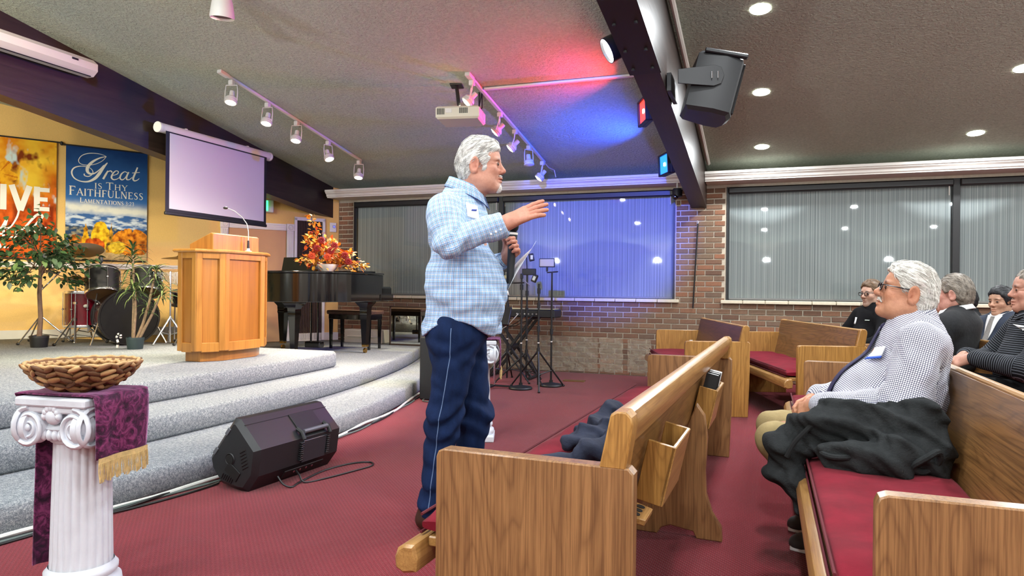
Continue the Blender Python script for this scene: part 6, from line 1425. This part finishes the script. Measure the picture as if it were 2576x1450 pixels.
    pts=[(-.012,.93),(-.020,.80),(-.042,.66),(-.068,.52),(-.085,.38),(-.103,.24),(-.118,.09)]; bt=BVHTree.FromPolygons([Vector(p) for p in V],[tuple(q) for q in F]); P=[]
    for i in range(len(pts)-1):
        for j in range(6):
            u=j/6; x=pts[i][0]*(1-u)+pts[i+1][0]*u; z=pts[i][1]*(1-u)+pts[i+1][1]*u; h=bt.ray_cast(Vector((x,-1,z)),Vector((0,1,0)))
            if h[0] is not None: P.append(h[0]-Vector((0,.0005,0)))
    MB().tube(P,.0022,5).obj('side_seam',M('denim_stitch',srgb(96,120,158),rough=.8),jo)
    MB().tube([(.02,-.163,.925),(.055,-.150,.945),(.085,-.125,.975)],.002,5).obj('pocket_stitch',M('denim_stitch',(0,0,0)),jo)
    for y,x in((-.094,-.118),(.10,-.015)):
        f=Field(np.arange(x-.13,x+.24,.007),np.arange(y-.08,y+.08,.007),np.arange(-.01,.14,.007)); f.cap((x-.01,y,.10),(x,y,.05),.050,.045,.02); f.cap((x-.03,y,.045),(x+.12,y,.035),.046,.042,.03); f.cap((x+.10,y,.03),(x+.165,y,.028),.042,.032,.03); f.cut((0,0,0),(0,0,-1)); V,F=f.extract(); meshVF('boot',V,F,LEATH,t)
    return t
man=stand_man()
mw=Matrix.Translation((-1.335,2.93,0))@Matrix.Rotation(YAW-rad(7),4,'Z')
t=T('handheld_microphone','black handheld microphone with a white band in the standing man\'s hand','microphone',mw@Vector((.215,.045,1.13)),YAW-rad(7))
d=Vector((.055,0,1)).normalized(); MB().cyl((0,0,0),d*.245,.0165,.022,n=20).obj('handle',BLACKP,t); MB().cyl(d*.232,d*.242,.0235,n=20).obj('white_band',WHITE,t); MB().ell(d*.275,(.026,.026,.034),18,12).obj('mesh_head',M('mic_mesh',srgb(30,30,32),rough=.5,metal=.6,bs=500,bd=.002),t)
t=T('paper_sheet','white sheet of paper held below the microphone by the standing man','paper',mw@Vector((.20,.0,1.075)),YAW-rad(7))
o=MB().grid(lambda u,v:(.130*v**1.15-.055*u*sin(PI*min(1,v*1.15))*.8,.02+.13*u,.235*v+.03*u*v),10,16).obj('sheet',PAPER,t,80); sd=o.modifiers.new('thick','SOLIDIFY'); sd.thickness=.0008

# ================================================================== the seated white-haired man
def seated_main():
    t=T('person','white-haired seated man with glasses in a checked shirt and navy tie','person',(.555,3.30,0),PI); skin=np.array(srgb(196,142,112)); hc=(-.004,0,1.107); Rh=rot3(0,rad(16)); hs=1.0
    sh,el,wr=(-.02,.215,.90),(.055,.275,.665),(.345,.10,.625); sr,er,wr2=(-.02,-.215,.90),(.06,-.27,.665),(.345,-.075,.625)
    f=Field(axis_([(-.20,-.14,.01),(-.14,.16,.0034),(.16,.32,.01),(.32,.50,.0036),(.50,.64,.02)]),axis_([(-.36,-.13,.012),(-.13,.19,.0036),(.19,.36,.012)]),axis_([(.04,.54,.016),(.54,.69,.0036),(.69,.90,.012),(.90,1.26,.0034)]))
    f.ell((.03,0,.68),(.14,.16,.25),k=.06); f.cap((-.03,-.15,.90),(-.03,.15,.90),.06,.06,.06); f.cap((-.02,0,1.03),(-.035,0,.90),.062,.07,.04); f.ell((.02,0,1.0),(.05,.05,.045),k=.03)
    for s_,e_,w_ in((sh,el,wr),(sr,er,wr2)): f.cap(s_,e_,.045,.04,.03); f.cap(e_,w_,.036,.027,.03)
    for y in(-.11,.11): f.cap((.03,y,.50),(.52,y,.46),.07,.05,.05); f.cap((.52,y,.46),(.29,y,.08),.05,.03,.04)
    hand(f,wr,(.72,-.52,-.45),(.55,.62,.55),1,.98,(.85,.9,.95,1.0),.03,(.45,.5)); hand(f,wr2,(.80,.42,-.42),(.45,-.62,.62),-1,.98,(.8,.85,.9,.95),.03,(.45,.5))
    head_field(f,hc,Rh,hs,nose=1.25,jowl=1.0,ear=1.15); V,F=f.extract(); V=relax(V,F,1,.25); col=np.tile(skin,(len(V),1)); grey=np.array(srgb(206,200,190))
    def beard(bl,g,x,ay,z): bl(g(.103,0,-.053,.02,.028,.009)*1.5,grey,.8)
    col=head_paint(V,col,hc,Rh,hs,skin,np.array(srgb(70,58,50)),beard,ruddy=.3); meshVF('body',V,F,SKIN,t,col)
    hm=m_hair('hair_white',srgb(150,146,138),srgb(236,233,226),.55); hair_mesh(t,hc,Rh,hs,hm,thick=.008,front=.020,bulge=.002,seed=8,amp=.0036,low=-.12,back=.004,freq=110,strands=1000,lift=2)
    P=lambda p:Vector(np.array(hc)+Rh@(np.array(p)*hs)); q=MB()
    for y in(-1,1): q.tube([P((.097,0,-.051)),P((.094,y*.014,-.054)),P((.084,y*.031,-.067))],[.005,.0055,.0025],8)
    q.obj('moustache',hm,t)
    for y in(-1,1): MB().ell(P((.0795,y*.031,-.001)),(.0125,.0125,.0105),14,10).obj('eye',M('eye_dark',(0,0,0)),t)
    glasses(t,hc,Rh,hs)
    # shirt
    f=Field(np.arange(-.20,.42,.0056),np.arange(-.38,.38,.006),np.arange(.44,1.04,.0056))
    f.ell((-.03,0,.86),(.130,.205,.15),k=.08); f.ell((.05,0,.67),(.205,.205,.18),k=.10); f.ell((.09,0,.62),(.200,.175,.13),k=.08); f.cap((-.04,-.16,.905),(-.04,.16,.905),.075,.075,.06); f.cap((-.025,0,.98),(-.03,0,.90),.085,.12,.06)
    for s_,e_,w_,sy in((sh,el,wr,1),(sr,er,wr2,-1)):
        e_=np.array(e_);w_=np.array(w_); f.cap(s_,e_,.088,.078,.05); f.cap(e_,e_+(w_-e_)*.93,.074,.052,.04); f.cap(e_+(w_-e_)*.84,e_+(w_-e_)*.95,.050,.049,.01)
    f.wrinkle(.0045,32,13); f.wrinkle(.002,80,15); X,Y,Z=f.a[0][:,None,None],f.a[1][None,:,None],f.a[2][None,None,:]; w=np.exp(-((X+.02)**2+(Y-.22)**2+(Z-.80)**2)/.012); f.d=f.d+.006*w*np.sin(80*(.8*X+.5*Z)+2*np.sin(18*Y))
    f.cut((0,0,.50),(0,0,-1)); V,F=f.extract(); V=relax(V,F,1,.3)
    g=Field(np.arange(-.2,.42,.009),np.arange(-.3,.3,.009),np.arange(.44,1.04,.009)); g.ell((-.03,0,.86),(.130,.205,.15),k=.08); g.ell((.05,0,.67),(.205,.205,.18),k=.10); g.ell((.09,0,.62),(.200,.175,.13),k=.08); g.cap((-.04,-.16,.905),(-.04,.16,.905),.075,.075,.06); g.cap((-.025,0,.98),(-.03,0,.90),.085,.12,.06); g.d=g.d-.004; Vt,Ft=g.extract()
    uv=cloth_uv(V,F,[((.25,0,.50),(-.04,0,.96),.17,(1,0,0)),(sh,el,.08,(1,0,0)),(el,wr,.06,(0,1,0)),(sr,er,.08,(1,0,0)),(er,wr2,.06,(0,-1,0))]); so=meshVF('shirt',V,F,GRID,t,uvc=uv)
    collar(t,GRID,(-.018,0,.955),.083,.078,.055,.075,.45,.05)
    # tie draped down the chest and belly
    tp=decal('necktie',t,Vt,Ft,TIE,(1,-.050,.60),(0,.10,0),(0,0,.36),(-1,0,0),8,26,.008,fn=lambda u,v:(.5+(u-.5)*(1-.62*v if v>.06 else .55+6*v),v))
    MB().ell((.072,0,.952),(.026,.026,.028),12,8).obj('tie_knot',TIE,tp)
    decal('name_tag',so,Vt,Ft,PAPER,(1,.070,.832),(0,.055,.012),(0,-.004,.042),(-1,0,0),7,5,.007); decal('tag_border',so,Vt,Ft,M('tag_blue',srgb(40,84,190),rough=.7),(1,.068,.824),(0,.060,.012),(0,0,.009),(-1,0,0),7,2,.008)
    # trousers
    f=Field(np.arange(-.18,.66,.0075),np.arange(-.26,.26,.0075),np.arange(.06,.66,.0075)); f.ell((.02,0,.54),(.165,.185,.105),k=.06)
    for y in(-.115,.115): f.cap((.04,y,.525),(.520,y*1.25,.470),.088,.070,.05); f.cap((.520,y*1.25,.468),(.30,y*1.1,.10),.070,.056,.03)
    f.wrinkle(.003,40,19); X,Y,Z=f.a[0][:,None,None],f.a[1][None,:,None],f.a[2][None,None,:]; w=np.exp(-((X-.46)/.07)**2); f.d=f.d+.005*w*np.sin(70*X+30*Z+3*np.sin(16*Y)); f.cut((0,0,.085),(0,0,-1)); V,F=f.extract(); meshVF('trousers',relax(V,F,1,.3),F,KHAKI,t)
    for y in(-.125,.125):
        x=.285; f=Field(np.arange(x-.12,x+.22,.007),np.arange(y-.07,y+.07,.007),np.arange(-.01,.13,.007)); f.cap((x-.01,y,.09),(x,y,.05),.045,.042,.02); f.cap((x-.03,y,.045),(x+.11,y,.035),.042,.038,.03); f.cap((x+.09,y,.03),(x+.14,y,.028),.038,.03,.03); f.cut((0,0,.012),(0,0,-1)); V,F=f.extract(); sh_=meshVF('shoe',V,F,M('shoe_grey',srgb(52,50,50),.2,40,rough=.7),t); MB().prism([(x-.075,y-.040),(x+.10,y-.045),(x+.165,y-.02),(x+.165,y+.02),(x+.10,y+.045),(x-.075,y+.040)],.022,bev=.004).obj('sole',PAPER,sh_)
    return t
seat_man=seated_main()
# dark jacket heaped on the pew and across his near side
def jacket(label,name,c,parts,mat,res=.008,amp=.008,fr=26,seed=2,floor_=None):
    t=T(name,label,'jacket',c); P=np.array([p for a,b,*_ in parts for p in(a,b)]); lo=P.min(0)-.14; hi=P.max(0)+.14
    f=Field(*[np.arange(a,b,res) for a,b in zip(lo,hi)])
    for a,b,ra,rb in parts: f.cap(a,b,ra,rb,.035)
    X,Y,Z=f.a[0][:,None,None],f.a[1][None,:,None],f.a[2][None,None,:]
    a_=fr*(Z*.85+X*.30+Y*.25)+3.0*np.sin(7*X+5*Y)+2.0*np.sin(9*Y-6*X); f.d=f.d-amp*(.5+.5*np.sin(a_))**1.7+amp*.3; b_=fr*.75*(X*.85-Z*.35)+3.0*np.sin(11*Z+4*X)+1.5*np.sin(13*Y); f.d=f.d-.5*amp*(.5+.5*np.sin(b_))**2.2; f.d=f.d-.12*amp*np.sin(fr*2.6*(X*.4+Z*.7-Y*.5)+2*np.sin(23*X))
    if floor_ is not None: f.cut((0,0,floor_),(0,0,-1),.02)
    V,F=f.extract(); meshVF('cloth',relax(V,F,1,.35),F,mat,t); return t
jk=jacket('charcoal fleece jacket heaped on the red cushion beside the white-haired man','fleece_jacket',(.40,2.93,.46),[((.10,.02,.10),(-.16,.04,.12),.10,.085),((.13,.05,.16),(.14,-.06,.06),.075,.08),((.05,-.12,.04),(-.14,-.12,.03),.075,.06),((-.16,.04,.10),(-.30,.05,.06),.080,.055),((-.30,.05,.06),(-.36,.02,-.08),.055,.035),((.16,.0,.20),(.17,-.05,.02),.05,.07),((.0,-.02,.16),(-.2,.0,.15),.06,.05),((-.33,.03,.02),(-.26,-.03,-.17),.055,.040)],CHARC,.0055,.024,58,2,None)
q=MB(); q.tube(smoothpath([(-.10,-.165,.05),(-.16,-.185,.045),(-.20,-.15,.05),(-.17,-.125,.065),(-.11,-.13,.065)],5,True),.011,8,closed=True); q.obj('cuff',CHARC,jk)
M('fleece_dark',srgb(22,23,24),rough=1)
MB().tube(smoothpath([(.09,-.165,.03),(.13,-.185,.07),(.17,-.165,.09),(.175,-.14,.05),(.13,-.14,.01)],5,True),.012,8,closed=True).obj('sleeve_end',CHARC,jk)
MB().tube(smoothpath([(-.19,-.03,.17),(-.24,-.045,.12),(-.29,-.05,.06),(-.32,-.05,.0)]),.010,8).obj('zip_placket',M('fleece_dark',(0,0,0)),jk)
rj=random.Random(11); pj=[((rj.uniform(-.13,.07),y_,rj.uniform(.0,.05)),(rj.uniform(-.13,.08),y_+rj.uniform(.06,.16),rj.uniform(.02,.09)),rj.uniform(.028,.045),rj.uniform(.025,.04)) for y_ in np.linspace(-.24,.30,15)]+[((.06,-.2,.02),(.08,.3,.06),.04,.05),((-.12,-.26,.0),(-.2,-.34,-.0),.03,.018)]
jacket('dark navy jacket crumpled on the seat of the front pew','navy_jacket',(-.60,2.72,.465),pj,NAVYT,.0070,.018,66,5,-.004)
# folder, papers on the front pew
t=T('zip_folder','dark grey folder lying on the front pew cushion','folder',(-.66,2.16,.464),rad(12)); MB().box((0,0,.010),(.30,.36,.02),b=.006).obj('cover',M('folder_grey',srgb(70,62,84),.1,20,rough=.5),t); MB().box((-.02,.1,.0208),(.05,.05,.0012),b=0).obj('stamp_mark',M('folder_dark',srgb(38,30,52),rough=.5),t)
t=T('printed_leaflet','blue and white leaflet on the front pew beside the folder','leaflet',(-.47,2.32,.464),rad(-20)); MB().box((0,0,.0015),(.16,.22,.003),b=0).obj('leaf_sheet',M('leaflet_blue',srgb(40,110,190),.3,8,rough=.4),t); MB().box((-.03,.07,.004),(.14,.08,.002),Matrix.Rotation(.3,3,'Z'),b=0).obj('white_sheet',PAPER,t)
# hymnals in the far rack, water bottle on the short pew
ang=math.atan2(.103,.465); a1=rad(-1.8)
for k in range(3):
    y=1.93+.075*k; p=Matrix.Translation((-.862,1.72,0))@Matrix.Rotation(a1,4,'Z')@Matrix.Translation((.45,y,.43))@Matrix.Rotation(ang,4,'Y')
    t=T('hymnal',('thin dark-covered hymnal','thick open-topped white-paged hymnal','slim white-paged booklet')[k]+' in the far rack of the front pew','book',(0,0,0),0,'books in the pew rack'); t.matrix_world=p
    MB().box((.045,0,.145),(.055,.04-.012*(k==2),.24),Matrix.Rotation(.05*(k-1),3,'X'),b=.002).obj('pages',PAPER,t)
    for s in(-1,1): MB().box((.045,s*(.0225-.006*(k==2)),.145),(.062,.004,.245),Matrix.Rotation(.05*(k-1),3,'X'),b=.001).obj('cover_board',M('book_black',srgb(24,24,26),rough=.5) if k<2 else PAPER,t)
t=T('water_bottle','small clear plastic water bottle on the short dark-backed pew','bottle',(-.63,6.32,.462)); MB().lathe([(.0005,0),(.03,0),(.032,.01),(.030,.05),(.032,.1),(.030,.13),(.014,.165),(.013,.18)],n=20).obj('body',M('bottle_clear',srgb(176,186,200),rough=.08,alpha=.55),t); MB().cyl((0,0,.178),(0,0,.195),.015,n=16).obj('cap',WHITE,t); MB().cyl((0,0,.06),(0,0,.105),.0325,n=20).obj('wrap',M('bottle_label',srgb(90,110,160),rough=.4),t)
# ================================================================== the other seated men
def sitter(label,loc,rz,skin,hairm,top,trous,hs=1.0,dz=0,yaw=0,pitch=0,wide=1,hair=None,uvtop=False,arms=((.10,.30,.66),(.30,.14,.60)),knee=(.48,.50),head=None,hc=(.0,0,1.09),brow=(60,48,42),bres=.0048,beard=None,lean=0):
    t=T('person',label,'person',loc,rad(rz)); skin=np.array(srgb(*skin)); hc=np.array(hc)+np.array((0,0,dz)); Rh=rot3(rad(yaw),rad(pitch)); z=dz
    f=Field(axis_([(-.22,-.14,.02),(-.14,.14,bres),(.14,.26,.02),(.26,.46,.007),(.46,.62,.02)]),axis_([(-.36,-.12,.016),(-.12,.12,bres),(.12,.22,.007),(.22,.36,.016)]),axis_([(.04,.54,.02),(.54,.80,.009),(.80,.92,.02),(.92,1.28,bres)]))
    f.ell((0,0,.70+z),(.12,.15,.24),k=.06); f.cap((-.03,-.14,.89+z),(-.03,.14,.89+z),.055,.055,.05); f.cap((hc[0]-.015,0,hc[2]-.07),(-.03,0,.88+z),.058,.068,.04)
    e,wv=arms; E_=lambda s_:(e[0],s_*e[1],e[2]); W_2=lambda s_:(wv[0],s_*wv[1],wv[2])
    for s_ in(-1,1):
        f.cap((-.02,s_*.20,.88+z),E_(s_),.045,.04,.03); f.cap(E_(s_),W_2(s_),.036,.027,.03); f.cap((.03,s_*.10,.50),(knee[0],s_*.12,knee[1]),.07,.05,.05); f.cap((knee[0],s_*.12,knee[1]),(knee[0]-.08,s_*.12,.08),.05,.03,.04)
        hand(f,W_2(s_),(.75,-s_*.5,-.35),(.45,s_*.6,.6),s_,.98,(.8,.85,.9,.95),.03,(.4,.5))
    head_field(f,hc,Rh,hs,nose=1.05,jowl=.5 if wide>1 else 0,wide=wide); V,F=f.extract(); V=relax(V,F,1,.25); col=np.tile(skin,(len(V),1)); col=head_paint(V,col,hc,Rh,hs,skin,np.array(srgb(*brow)),beard,ruddy=.25); meshVF('body',V,F,SKIN,t,col)
    kw=dict(thick=.007,front=.045,low=-.075,res=.0055,amp=.0028,strands=260); kw.update(hair or {}); hair_mesh(t,hc,Rh,hs,hairm,wide=wide,**kw)
    for y in(-1,1): MB().ell(Vector(hc+Rh@(np.array((.0795,y*.031,-.001))*hs)),(.0122,.0125,.0095),12,8).obj('eye',M('eye_dark',(0,0,0)),t)
    f=Field(np.arange(-.22,.44,.0085),np.arange(-.38,.38,.0085),np.arange(.46,1.02+z,.0085)); f.ell((-.02,0,.84+z),(.125,.20*wide,.16),k=.08); f.ell((.03,0,.65+z),(.155*wide,.18*wide,.17),k=.09); f.cap((-.035,-.15*wide,.895+z),(-.035,.15*wide,.895+z),.07,.07,.06); f.cap((-.02,0,.965+z),(-.03,0,.89+z),.082,.11,.06)
    for s_ in(-1,1):
        e_=np.array(E_(s_));w_=np.array(W_2(s_)); f.cap((-.02,s_*.20*wide,.88+z),e_,.080,.070,.05); f.cap(e_,e_+(w_-e_)*.92,.066,.048,.03)
    f.wrinkle(.004,30,int(abs(loc[0]*100))); V,F=f.extract(); V=relax(V,F,1,.3)
    uv=cloth_uv(V,F,[((0,0,.45),(-.02,0,.98+z),.16,(1,0,0))]+[((-.02,s_*.2,.88+z),E_(s_),.075,(1,0,0)) for s_ in(-1,1)]+[(E_(s_),W_2(s_),.06,(0,1,0)) for s_ in(-1,1)]) if uvtop else None
    so=meshVF('top',V,F,top,t,uvc=uv)
    f=Field(np.arange(-.18,.62,.010),np.arange(-.26,.26,.010),np.arange(.06,.74,.010)); f.ell((.02,0,.54),(.16,.175,.10),k=.06)
    for s_ in(-1,1): f.cap((.03,s_*.10,.53),(knee[0],s_*.13,knee[1]),.085,.068,.05); f.cap((knee[0],s_*.13,knee[1]),(knee[0]-.08,s_*.12,.09),.066,.05,.03)
    f.cut((0,0,.08),(0,0,-1)); V2,F2=f.extract(); meshVF('trousers',V2,F2,trous,t)
    for s_ in(-1,1):
        q=MB(); q.ell((knee[0]-.02,s_*.12,.045),(.14,.047,.045),14,8); q.obj('shoe',GLS,t)
    return t,so,V,F,hc,Rh,hs
HBR=m_hair('hair_brown',srgb(70,52,38),srgb(122,96,72)); HGB=m_hair('hair_greybrown',srgb(74,66,58),srgb(150,140,128)); HBK=m_hair('hair_black',srgb(12,12,14),srgb(46,46,50))
def stub(bl,g,x,ay,z): bl(np.clip(g(.06,.03,-.085,.06,.05,.035)*1.2,0,1),np.array(srgb(120,98,84)),.65); bl(g(.102,0,-.053,.02,.025,.007),np.array(srgb(110,84,68)),.7)
t,so,V,F,hc,Rh,hs=sitter('man with glasses and a short beard in a black polo shirt',(.93,7.20,0),206,(206,168,148),HBR,POLO,DARKCL,1.0,0,14,0,1,dict(bulge=.012,front=.040),beard=stub)
glasses(t,hc,Rh,hs); decal('name_tag',so,V,F,PAPER,(1,-.11,.80),(0,.055,0),(0,0,.065),(-1,0,0),6,5,.004); collar(t,POLO,(-.01,0,.945),.080,.076,.045,.05,.6,.04); decal('chest_logo',so,V,F,M('logo_white',srgb(200,215,205),rough=.7),(1,.065,.84),(0,.045,0),(0,.004,.008),(-1,0,0),6,2,.004)
t,so,V,F,hc,Rh,hs=sitter('heavy-set grey-brown haired man in a charcoal pullover behind the white-haired man',(1.19,5.36,0),152,(204,150,134),HGB,M('charcoal_knit',srgb(34,35,38),.2,40,60,.006,.4,rough=.95),DARKCL,1.06,.01,0,0,1.12,dict(front=.03,thick=.008))
collar(t,WSHIRT,(-.01,0,.955),.090,.086,.05,.05,.5,.03); decal('name_tag',so,V,F,PAPER,(.03,1,.80),(.07,0,.018),(-.008,0,.05),(0,-1,0),6,5,.004,acc=lambda h:h.y<.23)
t,so,V,F,hc,Rh,hs=sitter('dark-haired man in black half hidden behind the charcoal pullover',(1.80,7.70,0),178,(160,118,92),HBK,DARKCL,DARKCL,.98,-.05,4,2,1,dict(front=.030,thick=.005)); collar(t,DARKCL,(-.01,0,.895),.080,.076,.045,.05,.5,.03)
t,so,V,F,hc,Rh,hs=sitter('black-haired man in a navy suit with white shirt and grey tie',(1.87,6.88,0),210,(204,162,136),HBK,SUIT,SUIT,1.0,-.05,6,-3,1,dict(front=.050,thick=.006,bulge=.004)); collar(t,WSHIRT,(-.005,0,.900),.082,.077,.05,.06,.4,.04)
decal('shirt_front',so,V,F,WSHIRT,(1,-.07,.66),(0,.14,0),(0,0,.26),(-1,0,0),8,10,.004,fn=lambda u,v:(.5+(u-.5)*(.15+.85*v),v)); decal('grey_tie',so,V,F,M('tie_grey',srgb(120,116,112),.4,140,rough=.6),(1,-.03,.64),(0,.06,0),(0,0,.27),(-1,0,0),6,10,.009,fn=lambda u,v:(.5+(u-.5)*(1-.4*v),v))
t,so,V,F,hc,Rh,hs=sitter('man in a black and white striped shirt leaning forward with clasped hands',(1.43,4.69,0),183,(196,146,126),HGB,STRIPE,DARKCL,1.04,.035,-6,2,1.05,dict(front=.03),True,((.12,.28,.70),(.32,.07,.735)),(.44,.58)); collar(t,STRIPE,(-.01,0,.985),.086,.082,.05,.05,.5,.035)
decal('name_tag',so,V,F,PAPER,(.02,1,.86),(.055,0,.012),(.03,0,.06),(0,-1,0),6,5,.004,acc=lambda h:h.y<.24); q=MB(); q.lathe([(.030,-.012),(.034,-.008),(.034,.008),(.030,.012)],(.285,.088,.728),20,axis=(.78,-.62,.05)); wt=q.obj('wristwatch',BLACK,t); MB().cyl((.285,.118,.745),(.285,.126,.75),.018,n=16).obj('watch_face',STEEL,wt)
